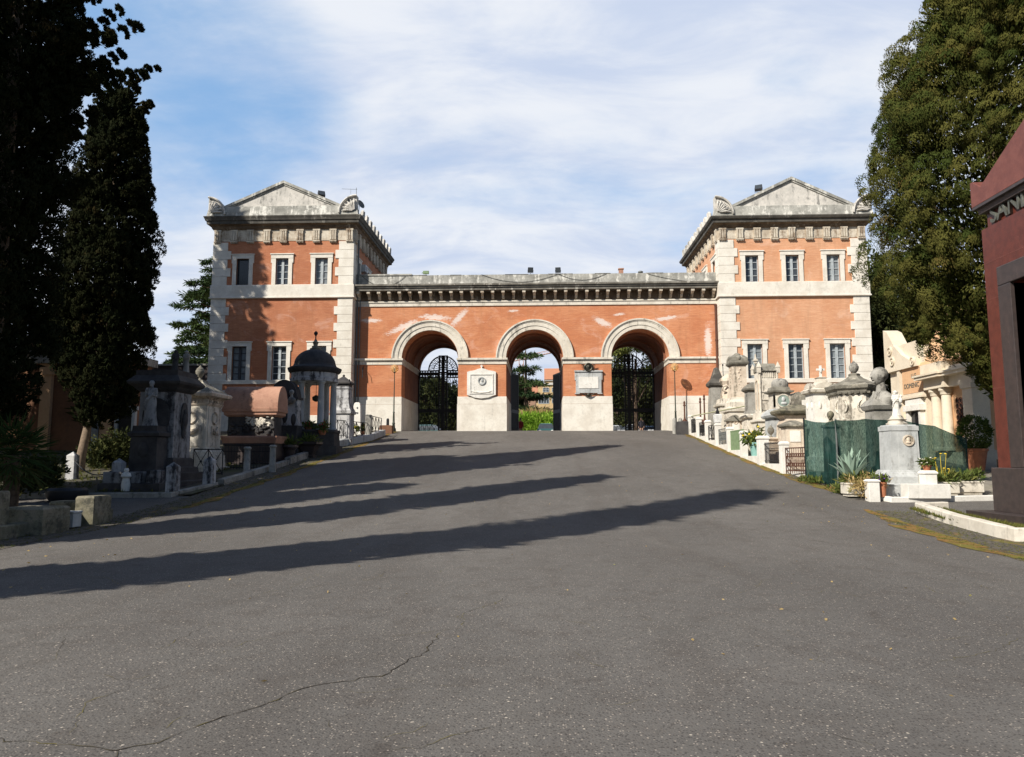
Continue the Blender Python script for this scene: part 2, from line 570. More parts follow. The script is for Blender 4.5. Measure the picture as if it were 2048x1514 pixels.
def leaves(name, mat, parent, cen, dirs, size, k, ll, lw, tint, spread=(1, 1, 1), wild=.8, org=(0, 0, 0), shell=False):
    """k pointed leaves round every centre"""
    cen, dirs = np.asarray(cen, float), np.asarray(dirs, float)
    n = len(cen)
    size = np.broadcast_to(np.asarray(size, float), (n,))
    N = n * k
    c = np.repeat(cen, k, 0)
    sz = np.repeat(size, k)[:, None]
    p = NP.normal(size=(N, 3))
    p /= np.linalg.norm(p, axis=1)[:, None]
    p *= NP.random((N, 1)) ** .5
    base = c + p * sz * np.array(spread)
    d = np.repeat(dirs, k, 0) + p * .7 + NP.normal(size=(N, 3)) * wild * .5
    d /= np.linalg.norm(d, axis=1)[:, None] + 1e-9
    q = np.cross(d, NP.normal(size=(N, 3)))
    if shell:   # sprays lie on the surface of their tuft, tips up and outward
        D0 = np.repeat(dirs, k, 0)
        D0 /= np.linalg.norm(D0, axis=1)[:, None] + 1e-9
        p = p + D0 * .55
        p /= np.linalg.norm(p, axis=1)[:, None] + 1e-9
        base = c + p * sz * np.array(spread) * (.72 + .28 * NP.random((N, 1)))
        g = D0 * .9 + np.array([0, 0, .5]) + NP.normal(size=(N, 3)) * .35
        d = g - (g * p).sum(1)[:, None] * p * .75
        d /= np.linalg.norm(d, axis=1)[:, None] + 1e-9
        q = np.cross(d, p + NP.normal(size=(N, 3)) * .20)
    q /= np.linalg.norm(q, axis=1)[:, None] + 1e-9
    L = ll * (.65 + .7 * NP.random((N, 1)))
    W = lw * (.7 + .6 * NP.random((N, 1)))
    V = np.stack([base, base + d * L * .45 + q * W, base + d * L, base + d * L * .45 - q * W], 1).reshape(-1, 3) - np.array(org)
    me = bpy.data.meshes.new(name)
    me.vertices.add(N * 4)
    me.vertices.foreach_set('co', V.astype(np.float32).ravel())
    me.loops.add(N * 4)
    me.loops.foreach_set('vertex_index', np.arange(N * 4, dtype=np.int32))
    me.polygons.add(N)
    me.polygons.foreach_set('loop_start', np.arange(0, N * 4, 4, dtype=np.int32))
    me.polygons.foreach_set('loop_total', np.full(N, 4, dtype=np.int32))
    at_ = me.attributes.new('tint', 'FLOAT', 'POINT')
    tv = np.repeat(np.asarray(tint, float), k) + NP.normal(size=N) * .06
    at_.data.foreach_set('value', np.repeat(np.clip(tv, 0, 1), 4).astype(np.float32))
    me.update(calc_edges=True)
    me.materials.append(M[mat])
    o = bpy.data.objects.new(name, me)
    COL.objects.link(o)
    if parent is not None:
        o.parent = parent
    return o

# ------------------------------------------------------------------ camera, sun, sky
cd = bpy.data.cameras.new('camera')
cam = bpy.data.objects.new('camera', cd)
COL.objects.link(cam)
cam.location = EYE
cam.rotation_euler = (PI / 2 + PITCH, 0, YAW)
cd.sensor_width, cd.lens = 36, F / 2048 * 36
cd.clip_start, cd.clip_end = .1, 3000
S.camera = cam
SUN_EL = rad(39.0)
SUND = Vector((.7071 * math.cos(SUN_EL), .7071 * math.cos(SUN_EL), -math.sin(SUN_EL)))
sl = bpy.data.lights.new('sun', 'SUN')
sl.energy, sl.angle, sl.color = 4.6, rad(.53), (1, .94, .84)
so = bpy.data.objects.new('sun', sl)
COL.objects.link(so)
so.rotation_euler = SUND.to_track_quat('-Z', 'Y').to_euler()
so.location = (-40, -40, 60)
S.view_settings.view_transform = 'Standard'
S.view_settings.look = 'None'
S.view_settings.exposure = .55
S.view_settings.gamma = 1
S.cycles.max_bounces = 6
S.cycles.transparent_max_bounces = 12
S.cycles.use_denoising = True


def world():
    w = bpy.data.worlds.new('World')
    S.world = w
    w.use_nodes = True
    t = w.node_tree
    bg = t.nodes['Background']
    bg.inputs['Strength'].default_value = .1
    n, l = t.nodes.new, t.links.new

    def mth(op, a, b=0.0, c=None):
        o = n('ShaderNodeMath')
        o.operation = op
        for i, v in enumerate((a, b, c)):
            if v is None: continue
            if isinstance(v, (int, float)): o.inputs[i].default_value = v
            else: l(v, o.inputs[i])
        return o.outputs[0]

    def ramp(f, a, b):
        o = n('ShaderNodeMapRange')
        o.interpolation_type = 'SMOOTHSTEP'
        o.inputs['From Min'].default_value, o.inputs['From Max'].default_value = a, b
        l(f, o.inputs['Value'])
        return o.outputs[0]

    def mix(f, a, b):
        o = n('ShaderNodeMix')
        o.data_type = 'RGBA'
        for s_, v in ((o.inputs[0], f), (o.inputs[6], a), (o.inputs[7], b)):
            if isinstance(v, (int, float)): s_.default_value = v
            elif isinstance(v, tuple): s_.default_value = (*v, 1)
            else: l(v, s_)
        return o.outputs[2]
    sky = n('ShaderNodeTexSky')
    sky.sky_type = 'NISHITA'
    sky.sun_disc = False
    sky.sun_elevation, sky.sun_rotation = SUN_EL, rad(225)
    sky.air_density, sky.dust_density, sky.ozone_density = 1.0, .6, 1.5
    tc = n('ShaderNodeTexCoord')
    sp = n('ShaderNodeSeparateXYZ')
    l(tc.outputs['Generated'], sp.inputs[0])
    den = mth('ADD', mth('MAXIMUM', sp.outputs[2], 0.0), .22)
    cb = n('ShaderNodeCombineXYZ')
    l(mth('DIVIDE', sp.outputs[0], den), cb.inputs[0])
    l(mth('DIVIDE', sp.outputs[1], den), cb.inputs[1])

    def noise(sc, det, rough, loc, dist=0.0, stretch=(1, 1, 1)):
        mp = n('ShaderNodeMapping')
        mp.inputs['Location'].default_value = loc
        mp.inputs['Scale'].default_value = [sc * q for q in stretch]
        l(cb.outputs[0], mp.inputs[0])
        o = n('ShaderNodeTexNoise')
        o.inputs['Scale'].default_value = 1
        o.inputs['Detail'].default_value = det
        o.inputs['Roughness'].default_value = rough
        o.inputs['Distortion'].default_value = dist
        l(mp.outputs[0], o.inputs['Vector'])
        return o.outputs['Fac']

    def toward(px, py, width):
        d = (FW + RT * ((px - CX) / F) - UP * ((py - CY) / F)).normalized()
        v = n('ShaderNodeVectorMath')
        v.operation = 'DOT_PRODUCT'
        l(tc.outputs['Generated'], v.inputs[0])
        v.inputs[1].default_value = d
        return ramp(v.outputs['Value'], math.cos(width), 1.0)
    n1 = noise(1.15, 8, .56, (3.1, 7.7, 1.3), .25, (1, 1.5, 1))
    n2 = noise(3.4, 7, .62, (1.2, 0.4, 5), .3, (1, 1.6, 1))
    base = mth('ADD', mth('MULTIPLY', n1, .78), mth('MULTIPLY', n2, .22))
    # thick cloud towards the gate, sky overhead and behind dimmed to cut the fill, a blue gap to the upper left
    front = ramp(sp.outputs[1], .15, .75)
    cover = mth('ADD', mth('MULTIPLY', mth('SUBTRACT', base, .5), 1.3), mth('ADD', mth('MULTIPLY', front, .34), .5))
    cover = mth('SUBTRACT', cover, mth('MULTIPLY', toward(410, 160, rad(12)), .32))
    cover = mth('SUBTRACT', cover, mth('MULTIPLY', toward(300, 500, rad(5)), .10))
    cover = mth('SUBTRACT', cover, mth('MULTIPLY', toward(1565, 130, rad(3)), .10))
    cov = ramp(cover, .44, .86)
    sh = ramp(noise(2.2, 7, .6, (8, 2, 0), .4, (1, 2.0, 1)), .34, .64)
    ccol = mix(sh, (4.2, 4.75, 5.9), (5.9, 6.1, 6.5))
    blue = mix(.6, sky.outputs[0], (2.2, 4.0, 6.6))
    hor = ramp(sp.outputs[2], .30, .02)
    blue = mix(mth('MULTIPLY', hor, .55), blue, (3.7, 4.6, 5.6))
    dim = mix(.5, sky.outputs[0], (.25, .5, 1.1))
    back = mix(front, dim, blue)
    hi = ramp(sp.outputs[2], .62, .80)
    back = mix(hi, back, dim)
    l(mix(mth('MULTIPLY', cov, mth('MULTIPLY', mth('ADD', mth('MULTIPLY', front, .88), .08), mth('SUBTRACT', 1.0, mth('MULTIPLY', hi, .85)))), back, ccol), bg.inputs['Color'])


world()

# ------------------------------------------------------------------ ground sheets
YS = [-90, -60, -40, -25] + [-20 + .5 * i for i in range(165)] + [70, 90, 120, 160, 220, 300, 420, 600]


def lerp_fn(pts):
    def f(y):
        if y <= pts[0][0]: return pts[0][1]
        for (a, b), (c_, d) in zip(pts, pts[1:]):
            if y <= c_: return b + (d - b) * (y - a) / (c_ - a)
        return pts[-1][1]
    return f


def sheet(name, mat, y0, y1, xl, xr, off, kind='structure', wob=0.0, nx=1):
    xl = xl if callable(xl) else (lambda y, v=xl: v)
    xr = xr if callable(xr) else (lambda y, v=xr: v)
    ys = [y0] + [y for y in YS if y0 < y < y1] + [y1]
    m = MB()
    for y in ys:
        a, b = xl(y), xr(y)
        if wob:
            a += wob * (math.sin(y * 2.1) + .6 * math.sin(y * 5.3 + 1) + .5 * math.sin(y * 11.7))
            b += wob * .4 * math.sin(y * 3.3 + 2)
        for i in range(nx + 1):
            m.v.append((a + (b - a) * i / nx, y, h(y) + off))
    for j in range(len(ys) - 1):
        for i in range(nx):
            p = j * (nx + 1) + i
            m.f.append((p, p + 1, p + nx + 2, p + nx + 1))
    o = m.build(name, mat)
    if kind:
        o['kind'] = kind
    return o


sheet('ground', 'dirt', -90, 600, -420, 420, -.03)
road = MB()


def road_part(y0, y1, x0, x1):
    ys = [y0] + [y for y in YS if y0 < y < y1] + [y1]
    b = len(road.v)
    for y in ys:
        road.v += [(x0, y, h(y)), (x1, y, h(y))]
    for j in range(len(ys) - 1):
        p = b + 2 * j
        road.f.append((p, p + 1, p + 3, p + 2))


road_part(-60, 22.4, -40, 45)
road_part(22.4, 49.0, -9.72, 8.95)
road_part(49.0, 60, -13.2, 12.2)
road_part(60, 160, -70, 70)
road.build('road', 'asphalt')['kind'] = 'structure'
sheet('verge', 'cobbles', 4, 49.2, lambda y: -9.72 if y > 18.6 else -9.78, lambda y: -10.75, .006, wob=.05)
sheet('mossy_verge', 'mossy_edge', 20, 49, -9.60, -9.95, .010, wob=.09)
fl = lerp_fn([(22.1, 9.6), (23.2, 9.05), (24.5, 8.72), (27, 8.62), (49, 8.6)])
sheet('verge', 'cobbles', 22.1, 49.2, lambda y: fl(y) + .25, lambda y: 9.75, .006, wob=.03)
sheet('mossy_verge', 'mossy_edge', 22.15, 48.6, fl, lambda y: fl(y) + (.42 if y > 27 else .42 + (27 - y) * .09), .010, wob=.07)
isl = lerp_fn([(-10, 6.6), (6, 6.95), (11.6, 7.45), (15.2, 7.75), (19, 8.15), (20.3, 8.5)])
sheet('verge', 'cobbles', -8, 19.9, lambda y: isl(y) + .25, lambda y: 9.5 if y < 19 else 9.5 - (y - 19) * .6, .006, wob=.03)
sheet('mossy_verge', 'mossy_edge', -8, 20.1, isl, lambda y: isl(y) + (.45 if y < 18.5 else .45 - .2 * (y - 18.5)), .010, wob=.10)
# burial ground left and right of the drive
sheet('burial_ground', 'dirt', 22.4, 49.1, -40, -10.75, .05)
sheet('burial_ground', 'gravel', 22.0, 49.1, 9.75, 40, .03)
sheet('burial_ground', 'dirt', -20, 17.6, -40, -10.9, .03)

# cracks in the asphalt, thin mossy seams
ck = MB()


def crack(pts, w):
    P = []
    for px, py in pts:
        d = FW + RT * ((px - CX) / F) - UP * ((py - CY) / F)
        k = -1.6 / d.z
        P.append(Vector((d.x * k, d.y * k, 0)))
    Q = []
    for a, b in zip(P, P[1:]):
        n = max(2, int((b - a).length / .06))
        for i in range(n):
            Q.append(a.lerp(b, i / n) + Vector((R.gauss(0, .016), R.gauss(0, .016), 0)))
    b0 = len(ck.v)
    for i, q in enumerate(Q):
        d = (Q[min(i + 1, len(Q) - 1)] - Q[max(0, i - 1)])
        s_ = Vector((-d.y, d.x, 0)).normalized() * w * R.uniform(.08, .65) * (.3 + .7 * min(1, min(i, len(Q) - 1 - i) / 6))
        ck.v += [tuple(q + s_ + Vector((0, 0, .004 + h(q.y)))), tuple(q - s_ + Vector((0, 0, .004 + h(q.y))))]
    for i in range(len(Q) - 1):
        p = b0 + 2 * i
        ck.f.append((p, p + 1, p + 3, p + 2))


crack([(-60, 1474), (60, 1486), (140, 1490), (215, 1500), (240, 1502), (300, 1486), (350, 1472), (420, 1440), (520, 1412), (590, 1382), (640, 1370), (700, 1362), (760, 1352), (800, 1332), (815, 1320), (850, 1308), (853, 1296), (885, 1260)], .010)
crack([(240, 1502), (238, 1540), (250, 1600)], .010)
crack([(150, 1462), (160, 1425), (175, 1405), (240, 1382), (300, 1368), (330, 1358)], .006)
crack([(915, 1240), (925, 1226), (990, 1208), (1020, 1190)], .005)
crack([(925, 1226), (928, 1256), (880, 1262), (770, 1276)], .005)
crack([(760, 1506), (850, 1492), (900, 1472), (985, 1456), (1005, 1430)], .007)
crack([(315, 1300), (360, 1278), (425, 1246)], .005)
crack([(540, 1190), (640, 1172), (700, 1166), (760, 1155), (772, 1138)], .006)
crack([(1850, 1170), (1870, 1185), (1920, 1192)], .006)
crack([(1260, 1150), (1330, 1157), (1420, 1160)], .005)
for _ in range(26):
    x, y = R.uniform(100, 1950), R.uniform(1090, 1480)
    q = [(x, y)]
    a = R.uniform(-.5, .9)
    for _k in range(R.randint(3, 7)):
        a += R.gauss(0, .45)
        L = R.uniform(14, 46)
        q.append((q[-1][0] + L * math.cos(a), q[-1][1] - L * .45 * math.sin(a)))
    crack(q, R.uniform(.003, .006))
ck.build('road_crack', 'crack')['kind'] = 'structure'

# ------------------------------------------------------------------ gateway
gate = thing('gateway', 'orange brick gateway with three round arches between the two corner pavilions', 'gateway', (-.55, 50, 3.56))
GO = gate.location
AC, AR, SPR = (-7.73, -.55, 6.60), 1.95, 8.5
GX0, GX1 = -13.03, 11.93
piers = [(GX0, AC[0] - AR), (AC[0] + AR, AC[1] - AR), (AC[1] + AR, AC[2] - AR), (AC[2] + AR, GX1)]
m = MB(GO)
ZT = 12.45
for a, b in piers:
    x = [a, b]
    m.add([(a, 50, 3.2), (b, 50, 3.2), (b, 57, 3.2), (a, 57, 3.2), (a, 50, ZT), (b, 50, ZT), (b, 57, ZT), (a, 57, ZT)], [(0, 1, 5, 4), (2, 3, 7, 6)])
    m.add([(a, 50, 3.2), (b, 50, 3.2), (b, 57, 3.2), (a, 57, 3.2), (a, 50, SPR), (b, 50, SPR), (b, 57, SPR), (a, 57, SPR)], [(1, 2, 6, 5), (3, 0, 4, 7)])
NA = 40
for c_ in AC:
    pts = [(c_ - AR * math.cos(PI * i / NA), SPR + AR * math.sin(PI * i / NA)) for i in range(NA + 1)]
    for (xa, za), (xb, zb) in zip(pts, pts[1:]):
        m.add([(xa, 50, za), (xb, 50, zb), (xb, 50, ZT), (xa, 50, ZT), (xa, 57, za), (xb, 57, zb), (xb, 57, ZT), (xa, 57, ZT)],
              [(0, 1, 2, 3), (5, 4, 7, 6), (0, 4, 5, 1)])
m.build('wall', 'brick_gate', gate)
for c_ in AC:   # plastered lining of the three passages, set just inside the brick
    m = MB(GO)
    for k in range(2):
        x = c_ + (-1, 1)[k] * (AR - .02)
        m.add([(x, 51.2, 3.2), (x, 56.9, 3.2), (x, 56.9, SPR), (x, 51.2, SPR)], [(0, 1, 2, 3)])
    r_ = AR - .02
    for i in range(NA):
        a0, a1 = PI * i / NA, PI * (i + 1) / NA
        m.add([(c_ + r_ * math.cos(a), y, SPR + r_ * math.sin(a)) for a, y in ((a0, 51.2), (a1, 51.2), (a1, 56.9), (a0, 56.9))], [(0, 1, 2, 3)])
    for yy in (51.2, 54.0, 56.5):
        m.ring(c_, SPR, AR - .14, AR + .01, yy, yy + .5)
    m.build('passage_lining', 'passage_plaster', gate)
for a, b in piers:
    m = MB(GO)
    m.box(a - .05, b + .05, 49.95, 57.05, 3.2, 5.38)
    m.box(a - .035, b + .035, 49.965, 57.03, 5.395, 5.9)
    m.build('dado', 'travertine_clean', gate)
for a, b in piers:
    m = MB(GO)
    m.box(a - .10, b + .10, 49.84, 57.1, 8.41, 8.54)
    m.box(a - .06, b + .06, 49.91, 57.06, 8.34, 8.409)
    m.box(a - .04, b + .04, 49.955, 57.04, 8.12, 8.339)
    m.build('impost_band', 'travertine', gate)
for c_ in AC:
    m = MB(GO)
    m.ring(c_, SPR + .045, AR, AR + .26, 49.95, 50.3, n=56)
    m.ring(c_, SPR + .045, AR + .262, AR + .52, 49.91, 50.3, n=56)
    m.ring(c_, SPR + .045, AR + .522, AR + .60, 49.88, 50.3, n=56)
    m.ring(c_, SPR + .045, AR + .602, AR + .70, 49.83, 50.3, n=56)
    m.build('archivolt', 'travertine', gate)
m = MB(GO)
m.box(GX0, GX1, 49.93, 57.02, 12.17, 12.42)
m.box(GX0, GX1, 49.88, 57.03, 12.421, 12.52)
m.build('architrave', 'travertine', gate)
m = MB(GO)
m.box(GX0, GX1, 49.97, 57, 12.521, 13.16)
m.build('frieze', 'soot_stone', gate)
nmod = 35
for i in range(nmod):
    m = MB(GO)
    x = GX0 + .35 + (GX1 - GX0 - .7) * i / (nmod - 1)
    m.box(x - .11, x + .11, 49.42, 49.97, 12.98, 13.155)
    m.prismx([(49.42, 12.98), (49.55, 12.90), (49.72, 12.80), (49.80, 12.66), (49.968, 12.60), (49.968, 12.98)], x - .085, x + .085)
    m.build('modillion', 'frieze_stone', gate)
m = MB(GO)
m.box(GX0, GX1, 49.36, 57.1, 13.161, 13.34)
m.box(GX0, GX1, 49.28, 57.1, 13.341, 13.46)
m.box(GX0, GX1, 49.19, 57.1, 13.461, 13.58)
m.build('cornice', 'cornice_stone', gate)
m = MB(GO)
m.box(GX0, GX1, 49.96, 50.5, 13.581, 14.36)
m.box(GX0, -9.05, 49.90, 50.55, 14.361, 14.46)
for x in (-9.0, -6.4, -2.6, .4, 3.6, 7.1):
    m.box(x, x + R.uniform(.7, 2.0), 49.93, 50.52, 14.36, 14.36 + R.uniform(.012, .03))
m.build('parapet', 'parapet', gate)
m = MB(GO)
m.box(GX0, GX1, 50.5, 57, 13.5, 14.0)
m.build('roof', 'cornice_stone', gate)


def gate_leaf(name, width, cross, loc, rz, top):
    """iron lattice gate: a big pierced cross, a fan over the beam, diamonds below"""
    g = MB()
    z0, zb = .05, top
    w2 = width / 2
    for x in np.arange(-w2, w2 + .01, width / 26):
        g.box(x - .012, x + .012, -.015, .015, z0, zb)
    for sgn in (1, -1):
        for c_ in np.arange(-w2 - 5, w2 + 5, .38):
            a, b = max(-w2, c_), min(w2, c_ + (zb - z0) / 1.7)
            if sgn == 1:
                if b > a:
                    g.tube([(a, 0, z0 + (a - c_) * 1.7), (b, 0, z0 + (b - c_) * 1.7)], .014, 4)
            else:
                a, b = max(-w2, c_ - (zb - z0) / 1.7), min(w2, c_)
                if b > a:
                    g.tube([(b, 0, z0 + (c_ - b) * 1.7), (a, 0, z0 + (c_ - a) * 1.7)], .014, 4)
    for zz in (z0, zb * .36, zb - .02):
        g.box(-w2, w2, -.03, .03, zz - .05, zz + .05)
    g.box(-w2, -w2 + .10, -.035, .035, z0, zb)
    g.box(w2 - .10, w2, -.035, .035, z0, zb)
    g.box(-w2, w2, -.02, .02, zb * .36, zb * .36 + .22)
    o = g.build(name, 'iron', gate)
    if cross:
        c = MB()
        H = top + 1.35

        def pierced(x0, x1, za, zb_, vertical):
            # plate with two rows of square holes
            L = (zb_ - za) if vertical else (x1 - x0)
            Wd = (x1 - x0) if vertical else (zb_ - za)
            s_ = .13
            rows = ((0, .27 - .068), (.27 + .068 - .0, 1 - .27 - .068), (1 - .27 + .068, 1))
            n_ = int(L / (2 * s_ * .72))
            st = L / n_
            hw = .062
            lo, hi = Wd * .25, Wd * .75
            strips = ((0, lo - hw), (lo + hw, hi - hw), (hi + hw, Wd))
            for a, b in strips:
                if vertical: c.box(x0 + a, x0 + b, -.05, .05, za, zb_)
                else: c.box(x0, x1, -.05, .05, za + a, za + b)
            for a, b in ((lo - hw, lo + hw), (hi - hw, hi + hw)):
                for i in range(n_ + 1):
                    q0, q1 = max(0, i * st - (st / 2 - hw)), min(L, i * st + (st / 2 - hw))
                    if vertical: c.box(x0 + a, x0 + b, -.047, .047, za + q0, za + q1)
                    else: c.box(x0 + q0, x0 + q1, -.047, .047, za + a, za + b)
        pierced(-.36, .36, .1, H, True)
        pierced(-w2 + .1, -.362, top - .42, top + .18, False)
        pierced(.362, w2 - .1, top - .42, top + .18, False)
        for k in range(13):
            a = PI * k / 12
            c.tube([(.2 * math.cos(a), 0, top + .2 + .2 * math.sin(a)), (1.12 * math.cos(a), 0, top + .18 + 1.12 * math.sin(a))], .022, 5)
            c.tube([(.75 * math.cos(a + .06), 0, top + .18 + .75 * math.sin(a + .06)), (1.08 * math.cos(a + .17), 0, top + .18 + 1.08 * math.sin(a + .17))], .03, 5)
        c.ring(0, top + .18, 1.08, 1.17, -.03, .03)
        c.ring(0, top + .18, .70, .75, -.02, .02)
        cr = c.build('gate_cross', 'iron', o)
    o.location = Vector(loc) - GO
    o.rotation_euler = (0, 0, rz)
    return o


for c_ in (AC[0], AC[2]):
    gate_leaf('iron_gate', 3.84, True, (c_, 56.75, 3.6), 0, 4.75)
gate_leaf('iron_gate', 1.9, False, (AC[1] - AR + .28, 57.9, 3.6), rad(74), 4.75)
gate_leaf('iron_gate', 1.9, False, (AC[1] + AR - .30, 57.9, 3.6), rad(-74), 4.75)
m = MB(GO)
m.tube([(11.72, 49.85, 12.1), (11.72, 49.85, 3.7)], .075, 8)
for z in (12.0, 9.6, 7.2, 5.0):
    m.tube([(11.72, 49.85, z), (11.72, 49.85, z + .1)], .10, 8)
m.build('downpipe', 'iron_rust', gate)
m = MB(GO)
for x, w in ((-12.82, .06), (-12.62, .04)):
    m.tube([(x, 49.9, 16.9 if w > .05 else 13.0), (x, 49.9, 3.7)], w, 7)
m.build('downpipe', 'pipe_grey', gate)
for x0, z0, x1, z1, sag in ((-12.6, 14.4, -9.5, 14.3, .75), (-4.2, 14.36, 1.1, 14.36, .55), (1.1, 14.36, 4.4, 14.36, .45), (7.2, 14.3, 11.8, 13.7, .2)):
    m = MB(GO)
    m.tube([(x0 + (x1 - x0) * i / 14, 49.93, z0 + (z1 - z0) * i / 14 - sag * 4 * (i / 14) * (1 - i / 14)) for i in range(15)], .014, 4)
    m.build('cable', 'plastic_black', gate)
m = MB(GO)
m.tube([(-12.3, 49.9, 8.0), (-12.3, 49.75, 7.7), (-12.3, 49.7, 7.2)], .035, 6)
m.tube([(-12.3, 49.9, 7.9), (-12.28, 49.5, 7.85), (-12.25, 49.45, 7.5)], .02, 6)
m.build('wall_bracket', 'iron', gate)


# ------------------------------------------------------------------ pavilions
def wall_holes(m, u0, u1, z0, z1, holes, P, depth=.28):
    us = sorted({u0, u1, *[a for q in holes for a in q[:2]]})
    zs = sorted({z0, z1, *[a for q in holes for a in q[2:]]})
    for ua, ub in zip(us, us[1:]):
        for za, zb in zip(zs, zs[1:]):
            if any(q[0] <= ua and ub <= q[1] and q[2] <= za and zb <= q[3] for q in holes):
                continue
            m.add([P(ua, za, 0), P(ub, za, 0), P(ub, zb, 0), P(ua, zb, 0)], [(0, 1, 2, 3)])
    for a, b, c_, d in holes:
        for (p, q) in (((a, c_), (b, c_)), ((b, c_), (b, d)), ((b, d), (a, d)), ((a, d), (a, c_))):
            m.add([P(*p, 0), P(*q, 0), P(*q, depth), P(*p, depth)], [(0, 3, 2, 1)])


def pbox(m, P, u0, u1, z0, z1, d0, d1):
    """box on a wall: d0 outward (negative) to d1"""
    c8 = [P(u, z, d) for z in (z0, z1) for u, d in ((u0, d0), (u1, d0), (u1, d1), (u0, d1))]
    m.add(c8, [(0, 3, 2, 1), (4, 5, 6, 7), (0, 1, 5, 4), (1, 2, 6, 5), (2, 3, 7, 6), (3, 0, 4, 7)])


def window(root, org, P, u0, u1, z0, z1, rows, style, surround=True, foot=True):
    uc, w = (u0 + u1) / 2, u1 - u0
    if surround:
        m = MB(org)
        t_ = .27
        pbox(m, P, u0 - t_, u0, z0, z1, -.07, .05)
        pbox(m, P, u1, u1 + t_, z0, z1, -.07, .05)
        pbox(m, P, u0 - t_ - .07, u1 + t_ + .07, z1, z1 + .26, -.085, .05)
        pbox(m, P, u0 - t_ - .12, u1 + t_ + .12, z1 + .261, z1 + .33, -.13, .05)
        pbox(m, P, u0 - t_ - .07, u0 - t_, z1 - .32, z1, -.068, .05)
        pbox(m, P, u1 + t_, u1 + t_ + .07, z1 - .32, z1, -.068, .05)
        m.build('window_surround', 'travertine_clean', root)
    m = MB(org)
    fm = {'dark': 'dark_window_frame', 'open': 'dark_window_frame'}.get(style, 'window_frame')
    e = .055
    for a, b in ((u0, u0 + e), (u1 - e, u1)):
        pbox(m, P, a, b, z0, z1, .14, .24)
    for a, b in ((z0, z0 + e), (z1 - e, z1)):
        pbox(m, P, u0 + e, u1 - e, a, b, .14, .24)
    if style != 'open':
        pbox(m, P, uc - .085, uc + .085, z0 + e, z1 - e, .12, .239)
        for k in range(1, rows):
            zz = z0 + (z1 - z0) * k / rows
            for a, b in ((u0 + e, uc - .085), (uc + .085, u1 - e)):
                pbox(m, P, a, b, zz - .022, zz + .022, .15, .23)
    f = m.build('window', fm, root)
    m = MB(org)
    pbox(m, P, u0, u1, z0, z1, .20, .21)
    m.build('pane', {'open': 'glass_dark', 'dark': 'glass_curtain', 'curtain': 'glass_curtain'}.get(style, 'glass'), f)


